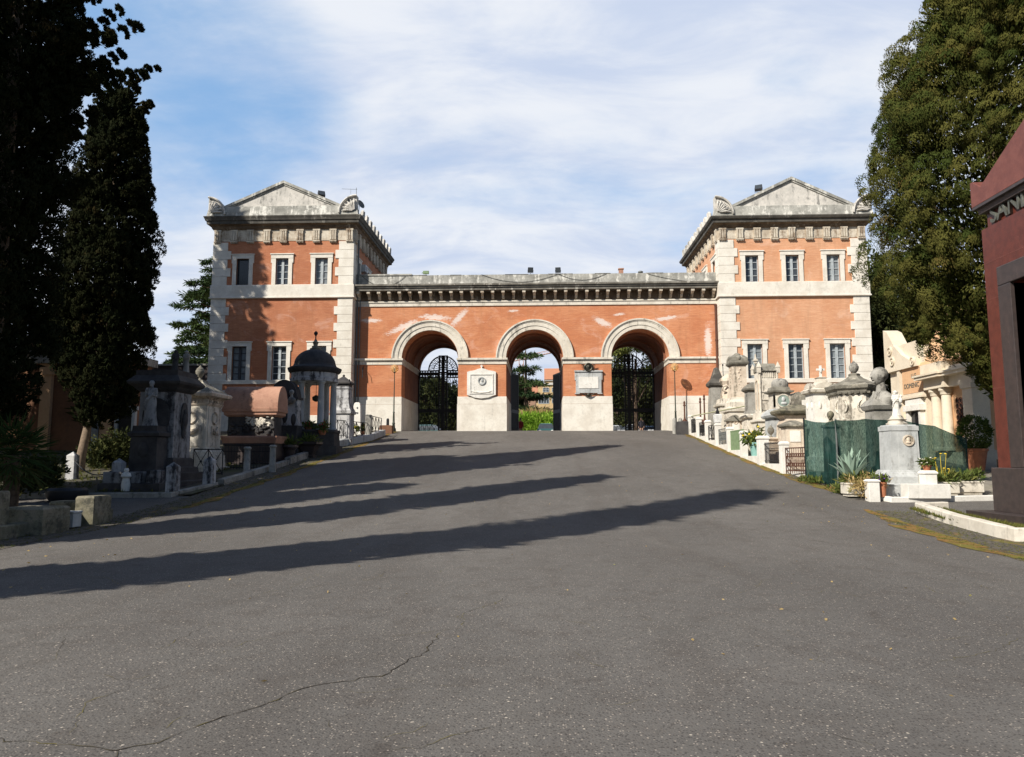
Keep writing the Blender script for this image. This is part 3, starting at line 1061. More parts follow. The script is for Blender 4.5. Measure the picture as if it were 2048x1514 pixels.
def pavilion(name, label, x0, x1, lv, br, inner, up_styles, lo_styles, wx):
    """two-storey corner pavilion; inner = +1 when the gateway is on its +x side"""
    YF, YB = 49.15, 59.6
    xc, yc, hw, hd = (x0 + x1) / 2, (YF + YB) / 2, (x1 - x0) / 2, (YB - YF) / 2
    org = Vector((xc, YF, 3.5))
    root = thing(name, label, 'building', org)
    PF = lambda u, z, d: (u, YF + d, z)
    xi = x1 if inner > 0 else x0
    PS = (lambda u, z, d: (x1 - d, u, z)) if inner > 0 else (lambda u, z, d: (x0 + d, u, z))
    lows = [(c_ - .50, c_ + .50, lv['lz0'], lv['lz1']) for c_ in wx]
    ups = [(c_ - .44, c_ + .44, lv['uz0'], lv['uz1']) for c_ in wx]
    m = MB(org)
    wall_holes(m, x0, x1, 3.0, lv['f1'], lows + ups, PF)
    sh = [(50.1, 50.95, lv['uz0'] + 1.0, lv['uz1']), (53.0, 53.9, lv['uz0'] + 1.0, lv['uz1'])]
    if inner > 0:
        wall_holes(m, YF, YB, 3.0, lv['f1'], sh, PS)
        m.add([(x0, YF, 3), (x0, YB, 3), (x0, YB, lv['f1']), (x0, YF, lv['f1'])], [(0, 3, 2, 1)])
    else:
        wall_holes(m, YF, YB, 3.0, lv['f1'], sh, PS)
        m.add([(x1, YF, 3), (x1, YB, 3), (x1, YB, lv['f1']), (x1, YF, lv['f1'])], [(0, 1, 2, 3)])
    m.add([(x0, YB, 3), (x1, YB, 3), (x1, YB, lv['f1']), (x0, YB, lv['f1'])], [(1, 0, 3, 2)])
    m.build('wall', br, root)
    for q, st in zip(lows, lo_styles):
        window(root, org, PF, *q, 5, st)
    for q, st in zip(ups, up_styles):
        window(root, org, PF, *q, 4 if st != 'bars' else 3, st)
    for q in sh:
        window(root, org, PS, *q, 3, 'plain')
    # quoins
    for side in (0, 1):
        for za, zb in ((4.6, lv['sc0']), (lv['sc1'], lv['f0'])):
            m = MB(org)
            n_ = max(2, round((zb - za) / .56))
            for i in range(n_):
                a, b = za + (zb - za) * i / n_, za + (zb - za) * (i + 1) / n_ - .014
                w = .98 if (i + (za > 9)) % 2 else 1.22
                if side == 0: m.box(x0 - .06, x0 + w, YF - .06, YF + w * .9, a, b)
                else: m.box(x1 - w, x1 + .06, YF - .06, YF + w * .9, a, b)
            m.build('quoins', 'travertine_clean', root, bevel=.012)
    m = MB(org)
    m.loft(xc, yc, [(3.0, hw + .12, hd + .12), (4.58, hw + .12, hd + .12), (4.6, hw + .08, hd + .08)])
    m.build('plinth', 'travertine_clean', root)
    m = MB(org)
    m.loft(xc, yc, [(lv['lz0'] - .27, hw + .10, hd + .1), (lv['lz0'] - .02, hw + .10, hd + .1), (lv['lz0'], hw + .08, hd + .08)])
    m.build('sill_band', 'travertine_clean', root)
    m = MB(org)
    s0, s1 = lv['sc0'], lv['sc1']
    m.loft(xc, yc, [(s0, hw + .10, hd + .1), (s0 + .02, hw + .17, hd + .17), (s0 + .10, hw + .17, hd + .17), (s0 + .12, hw + .12, hd + .12),
                    (s1 - .03, hw + .12, hd + .12), (s1, hw + .09, hd + .09)])
    m.build('string_course', 'travertine_clean', root)
    # frieze with triglyphs
    f0, f1 = lv['f0'], lv['f1']
    m = MB(org)
    m.loft(xc, yc, [(f0 + .06, hw + .03, hd + .03), (f1 + .02, hw + .03, hd + .03)])
    m.build('frieze', 'frieze_stone', root)

    def trig(P, u):
        m = MB(org)
        for k in (-.16, 0, .16):
            pbox(m, P, u + k - .055, u + k + .055, f0 + .10, f1 - .1, -.15, 0)
        pbox(m, P, u - .24, u + .24, f0 + .02, f1 + .0, -.09, 0)
        pbox(m, P, u - .25, u + .25, f1 - .1, f1 + .01, -.16, 0)
        pbox(m, P, u - .25, u + .25, f0 - .03, f0 + .05, -.17, 0)
        for k in range(5):
            pbox(m, P, u - .22 + k * .1, u - .18 + k * .1, f0 - .10, f0 - .03, -.14, 0)
        m.build('triglyph', 'frieze_stone', root)
    for i in range(9):
        trig(PF, x0 + .25 + (x1 - x0 - .5) * i / 8)
    for i in range(10):
        trig(PS, YF + .3 + (YB - YF - .6) * i / 9)
    c0, c1 = lv['c0'], lv['c1']
    m = MB(org)
    pr = [(f1 + .02, .08), (f1 + .12, .16), (c0 - .10, .20), (c0 - .02, .36), (c0, .38)]
    m.loft(xc, yc, [(z, hw + p, hd + p) for z, p in pr])
    m.build('bed_mould', 'soot_stone', root)
    m = MB(org)
    pr = [(c0 + .002, .42), (c0 + .20, .44), (c0 + .22, .50), (c1 - .18, .54), (c1 - .06, .60), (c1, .60)]
    m.loft(xc, yc, [(z, hw + p, hd + p) for z, p in pr])
    m.build('cornice', 'cornice_dark', root)
    # blocking course, gable and roof
    pb, ap = lv['pb'], lv['ap']
    ww = hw + .28
    m = MB(org)
    m.loft(xc, YF - .28, [(c1 + .002, ww + .12, .30), (pb - .12, ww + .02, .22), (pb, ww - .05, .2)])
    m.build('blocking_course', 'parapet', root)
    m = MB(org)
    g0, g1 = xc - hw + .85, xc + hw - .85
    m.prism([(g0, pb - .03), (g1, pb - .03), (xc, ap - .22)], YF - .36, YF + .1)
    m.build('tympanum', 'pediment_stone', root)
    m = MB(org)
    for s_ in (-1, 1):
        a = Vector((xc, 0, ap))
        b = Vector((xc + s_ * (hw - .62), 0, pb - .02))
        n_ = Vector((-(b - a).z, 0, (b - a).x)).normalized() * (.17 if s_ < 0 else -.17)
        if n_.z > 0: n_ = -n_
        m.prism([(a.x, a.z), (b.x, b.z), (b.x + n_.x, b.z + n_.z), (a.x, a.z - .19)], YF - .50, YB)
        m.prism([(a.x, a.z - .191), (b.x + n_.x, b.z + n_.z), (b.x + n_.x * 1.6, b.z + n_.z * 1.6), (a.x, a.z - .30)], YF - .43, YF)
    m.build('roof', 'parapet', root)
    for s_ in (-1, 1):
        m = MB(org)
        ex = xc + s_ * (hw + .30)
        rr = 1.22
        q = [(ex, c1)]
        for i in range(13):
            a = PI / 2 * i / 12
            q.append((ex - s_ * rr * .98 * math.sin(a), c1 + .12 + rr * math.cos(a)))
        q.append((ex - s_ * rr, c1))
        m.prism(q if s_ > 0 else q[::-1], YF - .52, YF - .06)
        for i in range(6):
            a = PI / 2 * (i + .5) / 6
            m.tube([(ex - s_ * .18 * math.sin(a) - s_ * .1, YF - .62, c1 + .22 + .1 * math.cos(a)), (ex - s_ * .62 * math.sin(a) - s_ * .08, YF - .65, c1 + .2 + .62 * math.cos(a)),
                    (ex - s_ * .98 * math.sin(a) - s_ * .05, YF - .62, c1 + .12 + .98 * math.cos(a))], [.03, .08, .03], 6)
        q2 = [(ex - s_ * (rr * .98) * math.sin(PI / 2 * i / 14), YF - .62, c1 + .10 + rr * math.cos(PI / 2 * i / 14)) for i in range(15)]
        m.tube(q2, .07, 6)
        m.build('acroterion', 'pediment_stone', root)
    for i in range(9):
        y = YF + .9 + (YB - YF - 1.4) * i / 8
        for s_ in ((inner,) if True else ()):
            x = xc + s_ * (hw + .38)
            m = MB(org)
            m.prismx([(y - .19, c1), (y + .19, c1), (y + .24, c1 + .35), (y + .17, c1 + .62), (y, c1 + .78), (y - .17, c1 + .62), (y - .24, c1 + .35)], x - .08, x + .08)
            m.tube([(x - .1, y, c1 + .1), (x - .12, y, c1 + .65)], .05, 6)
            m.tube([(x + .1, y, c1 + .1), (x + .12, y, c1 + .65)], .05, 6)
            m.build('antefix', 'pediment_stone', root)
    return root


LVL = dict(lz0=7.0, lz1=9.32, uz0=13.60, uz1=15.45, sc0=12.63, sc1=13.58, f0=16.62, f1=17.46, c0=17.82, c1=18.34, pb=19.02, ap=20.85)
LVR = dict(lz0=6.95, lz1=9.26, uz0=13.47, uz1=15.28, sc0=12.44, sc1=13.45, f0=16.38, f1=17.16, c0=17.46, c1=17.88, pb=18.56, ap=20.56)
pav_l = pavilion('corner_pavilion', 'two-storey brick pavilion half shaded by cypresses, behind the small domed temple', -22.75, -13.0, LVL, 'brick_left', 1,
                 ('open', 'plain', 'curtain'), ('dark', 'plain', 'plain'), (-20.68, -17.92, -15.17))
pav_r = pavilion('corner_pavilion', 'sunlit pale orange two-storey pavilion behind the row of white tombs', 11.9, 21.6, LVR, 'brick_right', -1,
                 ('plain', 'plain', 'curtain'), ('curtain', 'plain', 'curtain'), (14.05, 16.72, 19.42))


# ------------------------------------------------------------------ sculpture helpers
def skin(name, mat, parent, joints, edges, sub=2, scale=1.0, xf=None, jitter=0.0):
    """one continuous body grown from a jointed skeleton: joints {key: (x, y, z, r)}"""
    keys = list(joints)
    vs = [Vector(joints[k][:3]) * scale for k in keys]
    if xf is not None:
        vs = [xf @ v for v in vs]
    me = bpy.data.meshes.new(name)
    me.from_pydata(vs, [(keys.index(a), keys.index(b)) for a, b in edges], [])
    o = bpy.data.objects.new(name, me)
    COL.objects.link(o)
    md = o.modifiers.new('skin', 'SKIN')
    sv = me.skin_vertices[0].data
    for i, k in enumerate(keys):
        r = joints[k][3] * scale
        rr = joints[k][4] * scale if len(joints[k]) > 4 else r
        sv[i].radius = (r, rr)
        sv[i].use_root = i == 0
    md.use_smooth_shade = True
    ss = o.modifiers.new('sub', 'SUBSURF')
    ss.levels = ss.render_levels = sub
    dg = bpy.context.evaluated_depsgraph_get()
    me2 = bpy.data.meshes.new_from_object(o.evaluated_get(dg))
    bpy.data.objects.remove(o)
    me2.name = name
    me2.materials.clear()
    me2.materials.append(M[mat])
    me2.polygons.foreach_set('use_smooth', [True] * len(me2.polygons))
    o = bpy.data.objects.new(name, me2)
    COL.objects.link(o)
    if parent is not None:
        o.parent = parent
    return o


def body(arm='down', fingers=True, legs=True, mirror_pose=None):
    """standing figure 1.75 m tall facing -y"""
    J, E_ = {}, []
    J['pelvis'] = (0, 0, .95, .13, .10)
    J['waist'] = (0, 0, 1.10, .115, .09)
    J['chest'] = (0, 0, 1.32, .15, .10)
    J['neckb'] = (0, 0, 1.46, .07, .06)
    J['neck'] = (0, -.01, 1.53, .052)
    J['skull'] = (0, -.02, 1.63, .085, .095)
    J['crown'] = (0, -.01, 1.70, .07, .08)
    E_ += [('pelvis', 'waist'), ('waist', 'chest'), ('chest', 'neckb'), ('neckb', 'neck'), ('neck', 'skull'), ('skull', 'crown')]
    for s_, q in ((-1, 'l'), (1, 'r')):
        pose = mirror_pose if (mirror_pose and q == 'r') else arm
        J['sh' + q] = (s_ * .17, 0, 1.41, .065)
        if pose == 'down':
            el, wr, hd = (s_ * .23, .02, 1.14), (s_ * .25, -.06, .90), (s_ * .25, -.10, .83)
        elif pose == 'fold':
            el, wr, hd = (s_ * .195, -.02, 1.14), (s_ * .08, -.17, 1.18), (s_ * .02, -.19, 1.20)
        elif pose == 'rest':
            el, wr, hd = (s_ * .27, -.02, 1.16), (s_ * .20, -.20, 1.02), (s_ * .16, -.24, .98)
        else:  # raised
            el, wr, hd = (s_ * .30, -.08, 1.42), (s_ * .20, -.20, 1.62), (s_ * .17, -.23, 1.68)
        J['el' + q], J['wr' + q], J['hd' + q] = (*el, .044), (*wr, .03), (*hd, .036, .02)
        E_ += [('chest', 'sh' + q), ('sh' + q, 'el' + q), ('el' + q, 'wr' + q), ('wr' + q, 'hd' + q)]
        if fingers:
            d = (Vector(hd) - Vector(wr)).normalized()
            sd = d.cross(Vector((s_, 0, 0)))
            sd = sd.normalized() if sd.length > .1 else Vector((0, 1, 0))
            for i, ln in enumerate((.075, .085, .078, .06)):
                b = Vector(hd) + sd * (i - 1.5) * .019 + d * .02
                J['f%d%s' % (i, q)] = (*(b + d * ln * .5), .0085)
                J['g%d%s' % (i, q)] = (*(b + d * ln - Vector((s_, 0, 0)) * .012), .008)
                E_ += [('hd' + q, 'f%d%s' % (i, q)), ('f%d%s' % (i, q), 'g%d%s' % (i, q))]
            J['th' + q] = (*(Vector(hd) - sd * .045 + d * .015), .010)
            E_ += [('hd' + q, 'th' + q)]
        if legs:
            J['hip' + q] = (s_ * .09, 0, .88, .095)
            J['kn' + q] = (s_ * .10, -.015, .49, .062)
            J['an' + q] = (s_ * .10, .03, .09, .042)
            J['toe' + q] = (s_ * .12, -.13, .04, .04, .03)
            E_ += [('pelvis', 'hip' + q), ('hip' + q, 'kn' + q), ('kn' + q, 'an' + q), ('an' + q, 'toe' + q)]
    return J, E_


def face_bits(m, c, r):
    """nose, brow, lips, eyes, ears on a head of half-height r centred at c, facing -y"""
    x, y, z = c
    m.tube([(x, y - r * .80, z + r * .18), (x, y - r * 1.02, z - r * .12), (x, y - r * .82, z - r * .20)], [r * .07, r * .13, r * .09], 7)
    m.ell((x, y - r * .74, z + r * .24), r * .45, r * .12, r * .08, 10, 6)
    m.ell((x, y - r * .78, z - r * .38), r * .22, r * .10, r * .07, 10, 6)
    m.ell((x, y - r * .70, z - r * .66), r * .22, r * .15, r * .16, 10, 6)
    for s_ in (-1, 1):
        m.ell((x + s_ * r * .27, y - r * .72, z + r * .07), r * .11, r * .07, r * .07, 8, 6)
        m.ell((x + s_ * r * .70, y + r * .05, z), r * .07, r * .16, r * .22, 8, 6)


def carved_figure(name, mat, parent, loc, hgt, rz=0.0, arm='fold', robe=True, other=None):
    """draped standing figure in stone: folded robe, shoulders, arms, head"""
    k = hgt / 1.75
    T = Matrix.Translation(loc) @ Matrix.Rotation(rz, 4, 'Z') @ Matrix.Scale(k, 4)
    J, E_ = body(arm, False, not robe, other)
    o = skin(name, mat, parent, J, E_, 2, 1.0, T)
    m = MB()
    face_bits(m, (0, -.01, 1.64), .11)
    m.ell((0, .01, 1.66), .102, .115, .105, 12, 8)
    if robe:
        b = len(m.v)
        m.loft(0, 0, [(0, .27, .23), (.05, .26, .22), (.35, .22, .18), (.7, .20, .15), (.95, .20, .14), (1.12, .17, .12), (1.3, .19, .125), (1.43, .13, .09)], n=40)
        for i in range(b, len(m.v)):
            v = Vector(m.v[i])
            a = math.atan2(v.y, v.x)
            f = 1 + .07 * math.sin(a * 11 + v.z * 1.7) * max(0, 1.1 - v.z) + .03 * math.sin(a * 7 - v.z * 5)
            m.v[i] = (v.x * f, v.y * f, v.z)
        m.tube([(.16, -.06, 1.4), (.02, -.16, 1.15), (-.16, -.14, .9), (-.2, -.05, .6)], [.05, .06, .06, .04], 8)
    m.mapv(lambda v: T @ v)
    m.build('drapery' if robe else 'face', mat, o, smooth=True)
    return o


def bust_mb(m, c, r, rz=0.0, shoulders=True):
    """head, neck, shoulders and chest; r is half the head's height"""
    b = len(m.v)
    m.ell((0, 0, 0), r * .74, r * .92, r, 20, 14)
    for i in range(b, len(m.v)):
        v = Vector(m.v[i])
        if v.z < 0:
            t_ = -v.z / r
            v.x *= 1 - .28 * t_
            v.y = v.y * (1 - .25 * t_) - r * .10 * t_
        m.v[i] = tuple(v)
    face_bits(m, (0, 0, 0), r)
    m.ell((0, r * .12, r * .22), r * .77, r * .90, r * .84, 16, 10)
    m.loft(0, r * .15, [(-r * 2.0, r * .75, r * .65), (-r * 1.5, r * .52, r * .5), (-r * .9, r * .45, r * .45), (-r * .5, r * .4, r * .42)], n=18)
    if shoulders:
        bb = len(m.v)
        m.loft(0, r * .15, [(-r * 4.1, r * .55, r * .5), (-r * 3.8, r * 1.1, r * .75), (-r * 3.1, r * 1.75, r * .95), (-r * 2.4, r * 1.9, r * .85), (-r * 1.95, r * 1.3, r * .7), (-r * 1.6, r * .6, r * .5)], n=22)
        m.tube([(r * .5, -r * .35, -r * 1.65), (r * .15, -r * .85, -r * 2.6), (0, -r * .8, -r * 3.6)], [r * .12, r * .16, r * .1], 7)
        m.tube([(-r * .5, -r * .35, -r * 1.65), (-r * .15, -r * .85, -r * 2.6), (0, -r * .8, -r * 3.6)], [r * .12, r * .16, r * .1], 7)
    T = Matrix.Translation(c) @ Matrix.Rotation(rz, 4, 'Z')
    m.mapv(lambda v: T @ v, b)
    return m


def urn(m, x, y, z, s_):
    m.loft(x, y, [(z, .22 * s_), (z + .10 * s_, .22 * s_), (z + .13 * s_, .12 * s_), (z + .3 * s_, .09 * s_), (z + .36 * s_, .16 * s_), (z + .6 * s_, .36 * s_), (z + .85 * s_, .42 * s_),
                  (z + 1.0 * s_, .40 * s_), (z + 1.04 * s_, .33 * s_), (z + 1.12 * s_, .34 * s_), (z + 1.25 * s_, .24 * s_), (z + 1.36 * s_, .12 * s_), (z + 1.42 * s_, .09 * s_), (z + 1.5 * s_, .03 * s_)], n=20)


def latin_cross(m, x, y, z, hh, t_=.05):
    m.box(x - t_, x + t_, y - t_, y + t_, z, z + hh)
    m.box(x - hh * .32, x - t_ - .001, y - t_, y + t_, z + hh * .58, z + hh * .58 + 2 * t_)
    m.box(x + t_ + .001, x + hh * .32, y - t_, y + t_, z + hh * .58, z + hh * .58 + 2 * t_)


def wreath(m, x, z, y, r, t_=.05):
    m.tube([(x + r * math.cos(2 * PI * i / 20), y, z + r * math.sin(2 * PI * i / 20)) for i in range(21)], t_, 6)


def garland(m, x0, x1, z, y, sag, t_=.07):
    n_ = 10
    m.tube([(x0 + (x1 - x0) * i / n_, y, z - sag * 4 * (i / n_) * (1 - i / n_)) for i in range(n_ + 1)],
           [t_ * (.5 + 1.0 * math.sin(PI * i / n_) + .15 * (i % 2)) for i in range(n_ + 1)], 7)
    for x in (x0, x1):
        m.tube([(x, y, z + .05), (x, y, z - sag * 1.3)], [t_ * .7, t_ * .35], 6)


def flowers(name, label, loc, r, mat_leaf, mat_petal, pot='terracotta', ph=.22, n_=26, cat='potted flowers', group=None):
    root = thing(name, label, cat, loc, 0, group)
    m = MB()
    if pot:
        m.loft(0, 0, [(0, r * .5), (ph * .85, r * .72), (ph * .86, r * .8), (ph, r * .8), (ph, r * .68), (ph - .03, r * .66)], n=16)
        m.build('pot', pot, root, smooth=True)
    else:
        ph = 0
    P = [(R.gauss(0, r * .5), R.gauss(0, r * .5), ph + abs(R.gauss(r * .4, r * .35))) for _ in range(n_)]
    leaves('leaves', mat_leaf, root, P, [(p[0], p[1], .25) for p in P], r * .25, 9, r * .7, r * .13, [R.random() for _ in P])
    m = MB()
    for p in P[: max(5, n_ // 2)]:
        m.ell((p[0] * 1.05, p[1] * 1.05, p[2] + r * .3), r * .17, r * .17, r * .12, 7, 5)
    m.build('petals', mat_petal, root)
    return root


def gz(x, y):
    return h(y)

# ------------------------------------------------------------------ left row of tombs
LT = 'tombs along the left side of the drive'
# pillar tomb with the standing angel
Y = 24.5
x1 = xof(345, Y)
bx, by, bz = x1 - .62, Y + .62, h(Y)
tomb = thing('pillar_tomb', 'grimy, shade-darkened pillar tomb with a standing statue in front and figures on its cornice', 'tomb', (bx, by, bz), 0, LT)
m = MB(); m.loft(0, 0, [(-.3, 1.3), (.18, 1.3), (.2, 1.2), (.46, 1.2)]); m.box(-1.0, 1.0, -2.1, -1.31, -.3, .14); m.build('steps', 'stone_black', tomb, bevel=.015)
m = MB(); m.loft(0, 0, [(.46, .86), (.62, .84), (.66, .72), (.9, .70), (.95, .66)]); m.build('plinth', 'stone_black', tomb)
m = MB(); m.loft(0, 0, [(.95, .62), (3.18, .60)]); m.build('shaft', 'marble_stained_shaded', tomb, bevel=.01)
m = MB(); m.loft(0, 0, [(3.18, .60), (3.26, .70), (3.34, .76), (3.44, .90), (3.52, .93), (3.58, .88), (3.72, .76), (3.74, .72), (3.92, .72)]); m.build('cornice', 'stone_black', tomb)
m = MB()
b0 = len(m.v)
m.disc(0, 0, .5, -.03, .03, 28, .46)
m.ell((.02, -.05, .18), .10, .05, .11); m.ell((0, -.05, -.12), .16, .07, .26); m.ell((-.05, -.04, -.45), .11, .05, .3)
m.mapv(lambda v: Vector((.625 - v.y, v.x + .05, v.z + 2.35)), b0)
m.build('side_relief', 'stone_black', tomb, smooth=True)
m = MB(); m.loft(.02, -1.02, [(.14, .58, .42), (.46, .58, .42), (.5, .50, .38), (.6, .46, .36), (1.62, .44, .34), (1.66, .52, .40), (1.76, .54, .42), (1.82, .42, .33), (2.0, .40, .32)])
m.ell((.02, -1.38, 1.2), .17, .05, .24); m.build('pedestal', 'stone_black', tomb)
m = MB(); m.disc(.02, 2.35, .62, -.70, -.622, 24, .75); m.build('shield', 'stone_black', tomb)
carved_figure('statue', 'marble_stained_shaded', tomb, (.0, -1.0, 2.0), 1.52, rad(12), 'fold')
for dx, dy, r_ in ((.2, .1, 30), (.52, .25, -20)):
    carved_figure('finial_figure', 'stone_grey' if dx > .3 else 'stone_black', tomb, (dx, dy, 3.9), .82, rad(r_), 'fold')
m = MB(); m.box(-.9, .3, -2.0, -1.5, .14, .5); m.box(.45, .85, -1.9, -1.45, .14, .55); m.build('grave_slab', 'marble_stained_shaded', tomb, bevel=.02)
m = MB(); m.loft(-.05, -2.15, [(-.1, .12), (.1, .14), (.3, .10), (.36, .16), (.46, .13), (.5, .06), (.56, .08), (.62, .05)], n=12); m.build('small_vase', 'marble_white', tomb, smooth=True)
# urn tomb
Y = 28.0
x1 = xof(411, Y)
tomb = thing('urn_tomb', 'pale square tomb with carved ring and garland and an urn on top', 'tomb', (x1 - .66, Y + .66, h(Y)), 0, LT)
m = MB(); m.loft(0, 0, [(-.3, .95), (.25, .95), (.27, .84), (.7, .82), (.72, .78), (.84, .76), (.9, .70), (1.0, .68)]); m.build('plinth', 'stone_pale', tomb)
m = MB(); m.loft(0, 0, [(1.0, .64), (2.62, .64)]); m.loft(0, 0, [(1.05, .66, .52), (2.55, .66, .52)]); m.loft(0, 0, [(1.05, .52, .66), (2.55, .52, .66)]); m.build('body', 'stone_pale', tomb)
m = MB(); wreath(m, .02, 2.15, -.68, .22, .035); garland(m, -.32, .40, 1.80, -.69, .2, .07)
b0 = len(m.v); wreath(m, .0, 2.15, -.68, .22, .04); garland(m, -.25, .25, 1.78, -.69, .2, .06)
m.mapv(lambda v: Vector((-v.y, v.x, v.z)), b0); m.build('carving', 'stone_warm', tomb, smooth=True)
m = MB(); m.loft(0, 0, [(2.62, .66), (2.7, .70), (2.74, .68), (2.86, .68), (2.92, .74), (2.98, .92), (3.08, .95), (3.14, .90)])
for i in range(9):
    q = -.56 + i * .14
    m.box(q - .035, q + .035, -.735, -.68, 2.75, 2.85); m.box(.68, .735, q - .035, q + .035, 2.75, 2.85)
m.build('cornice', 'stone_warm', tomb)
m = MB(); m.loft(0, 0, [(3.14, .84), (3.24, .74), (3.38, .5), (3.52, .3), (3.6, .22), (3.66, .22)]); m.build('roof', 'lichen_cap', tomb)
m = MB(); urn(m, 0, 0, 3.64, .42); m.build('urn', 'lichen_cap', tomb, smooth=True)
# barrel tomb
Y = 31.0
x1 = xof(553, Y)
tomb = thing('barrel_tomb', 'red stone sarcophagus under a rounded barrel roof with carved flowers on its dark front', 'tomb', (x1 - 1.15, Y + .5, h(Y)), 0, LT)
zz = lambda py: zof(py, Y) - h(Y)
m = MB(); m.prismx([(-.62 * math.cos(PI * i / 24), zz(816) + (zz(769) - zz(816)) * math.sin(PI * i / 24) ** .85) for i in range(25)], -1.22, 1.18); m.build('barrel_roof', 'red_stone', tomb, smooth=True)
m = MB(); m.loft(-.02, 0, [(zz(832), 1.02, .48), (zz(828), 1.14, .58), (zz(823), 1.14, .58), (zz(822), 1.2, .63), (zz(816.3), 1.22, .65)]); m.build('cornice', 'red_stone', tomb)
m = MB(); m.loft(-.02, .02, [(zz(871), 1.0, .45), (zz(832), 1.0, .45)]); m.build('chest', 'stone_black', tomb)
m = MB()
for i in range(80):
    m.ell((R.gauss(.28, .24), -.46, zz(842) + R.gauss(0, .08)), R.uniform(.05, .09), .06, R.uniform(.04, .07), 8, 5)
m.build('carved_flowers', 'stone_pale', tomb, smooth=True)
m = MB()
for i in range(60):
    m.ell((R.uniform(-.95, .95), -.46, zz(855) + R.gauss(0, .13)), R.uniform(.06, .11), .06, R.uniform(.05, .08), 8, 5)
m.build('dark_foliage_relief', 'stone_black', tomb, smooth=True)
m = MB(); m.loft(0, -.02, [(zz(886), 1.12, .62), (zz(874), 1.2, .70), (zz(871.2), 1.2, .68)]); m.build('ledge', 'red_stone', tomb)
m = MB(); m.loft(0, 0, [(-.4, 1.2, .72), (.1, 1.2, .72), (.12, 1.1, .62), (zz(886), 1.08, .6)]); m.build('base', 'granite_dark', tomb)
# stele with hump
Y = 33.6
tomb = thing('hump_stele', 'grey stele with a dark rounded top, between the red barrel tomb and the domed temple', 'tomb', (xof(572, Y), Y + .3, h(Y)), 0, LT)
zz = lambda py: zof(py, Y) - h(Y)
m = MB(); m.loft(0, 0, [(-.4, .62, .5), (.4, .62, .5), (.45, .52, .42), (zz(850), .5, .4)]); m.build('base', 'stone_black', tomb)
m = MB(); m.loft(.08, 0, [(zz(850), .42, .3), (zz(796), .36, .28)]); m.build('shaft', 'marble_stained', tomb)
m = MB(); m.prism([(.62 * math.cos(PI * i / 18) - .2, zz(792) + (zz(757) - zz(792)) * math.sin(PI * i / 18)) for i in range(19)], -.3, .35); m.box(-.75, .5, -.35, .4, zz(797), zz(792)); m.build('rounded_top', 'stone_black', tomb, smooth=True)
m = MB(); bust_mb(m, (.22, -.45, zz(784)), .13, rad(-30)); m.build('angel_head', 'stone_grey', tomb, smooth=True)
m = MB(); m.ell((-.1, -.32, zz(830)), .13, .07, .34); m.ell((.3, -.3, zz(838)), .12, .07, .28); m.build('bronze_figures', 'stone_black', tomb, smooth=True)
# domed temple
Y = 35.6
X0 = xof(625, Y)
tomb = thing('domed_temple', 'small round columned temple with a dark dome', 'tomb', (X0, Y, h(Y)), 0, LT)
zz = lambda py: zof(py, Y) - h(Y)
m = MB(); m.loft(0, 0, [(-.6, 1.42), (.35, 1.42), (.37, 1.3), (zz(866) - .05, 1.26), (zz(864), 1.32), (zz(860), 1.3)], n=8); m.build('podium', 'stone_black', tomb)
for i in range(6):
    a = -PI / 2 + rad(30) * (2 * i) - rad(22)
    m = MB()
    z0_, z1_ = zz(860), zz(764)
    m.loft(.93 * math.cos(a), .93 * math.sin(a), [(z0_, .21), (z0_ + .07, .21), (z0_ + .10, .17), (z0_ + .18, .165), (z0_ + .9, .16), (z1_ - .14, .135), (z1_ - .12, .15), (z1_ - .07, .19), (z1_ - .05, .21), (z1_, .21)], n=18)
    m.build('column', 'marble_grey', tomb, smooth=True)
m = MB()
n0 = 40
zc = [(zz(764), .80, 1.14), (zz(764) + .02, .80, 1.16), (zz(757), .80, 1.17), (zz(756), .80, 1.12), (zz(746), .80, 1.12)]
m.loft(0, 0, [(z, r) for z, _, r in zc], n=n0); m.build('entablature', 'marble_stained', tomb, smooth=True)
m = MB(); m.loft(0, 0, [(zz(746), 1.14), (zz(743), 1.24), (zz(738), 1.29), (zz(736), 1.29), (zz(734), 1.18), (zz(731), 1.04), (zz(727), 1.0)], n=n0); m.build('cornice', 'stone_black', tomb, smooth=True)
m = MB(); R0, H0 = .99, zz(696) - zz(728)
m.loft(0, 0, [(zz(728) + H0 * math.sin(PI / 2 * i / 12), max(.12, R0 * math.cos(PI / 2 * i / 12))) for i in range(13)], n=n0); m.build('dome', 'dome_lead', tomb, smooth=True)
m = MB(); m.loft(0, 0, [(zz(698), .26), (zz(695), .27), (zz(693), .16), (zz(688), .10), (zz(685), .12), (zz(682), .15), (zz(680), .09), (zz(676), .05)], n=16); m.build('lantern', 'stone_moss', tomb, smooth=True)
m = MB(); m.tube([(0, 0, zz(677)), (0, 0, zz(659))], .03, 6); m.ell((0, 0, zz(664)), .10, .04, .10); m.ell((0, 0, zz(668)), .05, .05, .05); m.build('finial', 'iron', tomb, smooth=True)
m = MB(); m.tube([(.1, 0, zz(764)), (.1, 0, zz(792))], .012, 4); m.loft(.1, 0, [(zz(802), .06), (zz(799), .17), (zz(793), .19), (zz(789), .05)], n=10); m.build('hanging_lamp', 'bronze', tomb, smooth=True)
m = MB(); m.loft(0, 0, [(zz(860), .5), (zz(852), .48), (zz(850), .3), (zz(846), .3)], n=12); m.build('altar', 'stone_black', tomb)
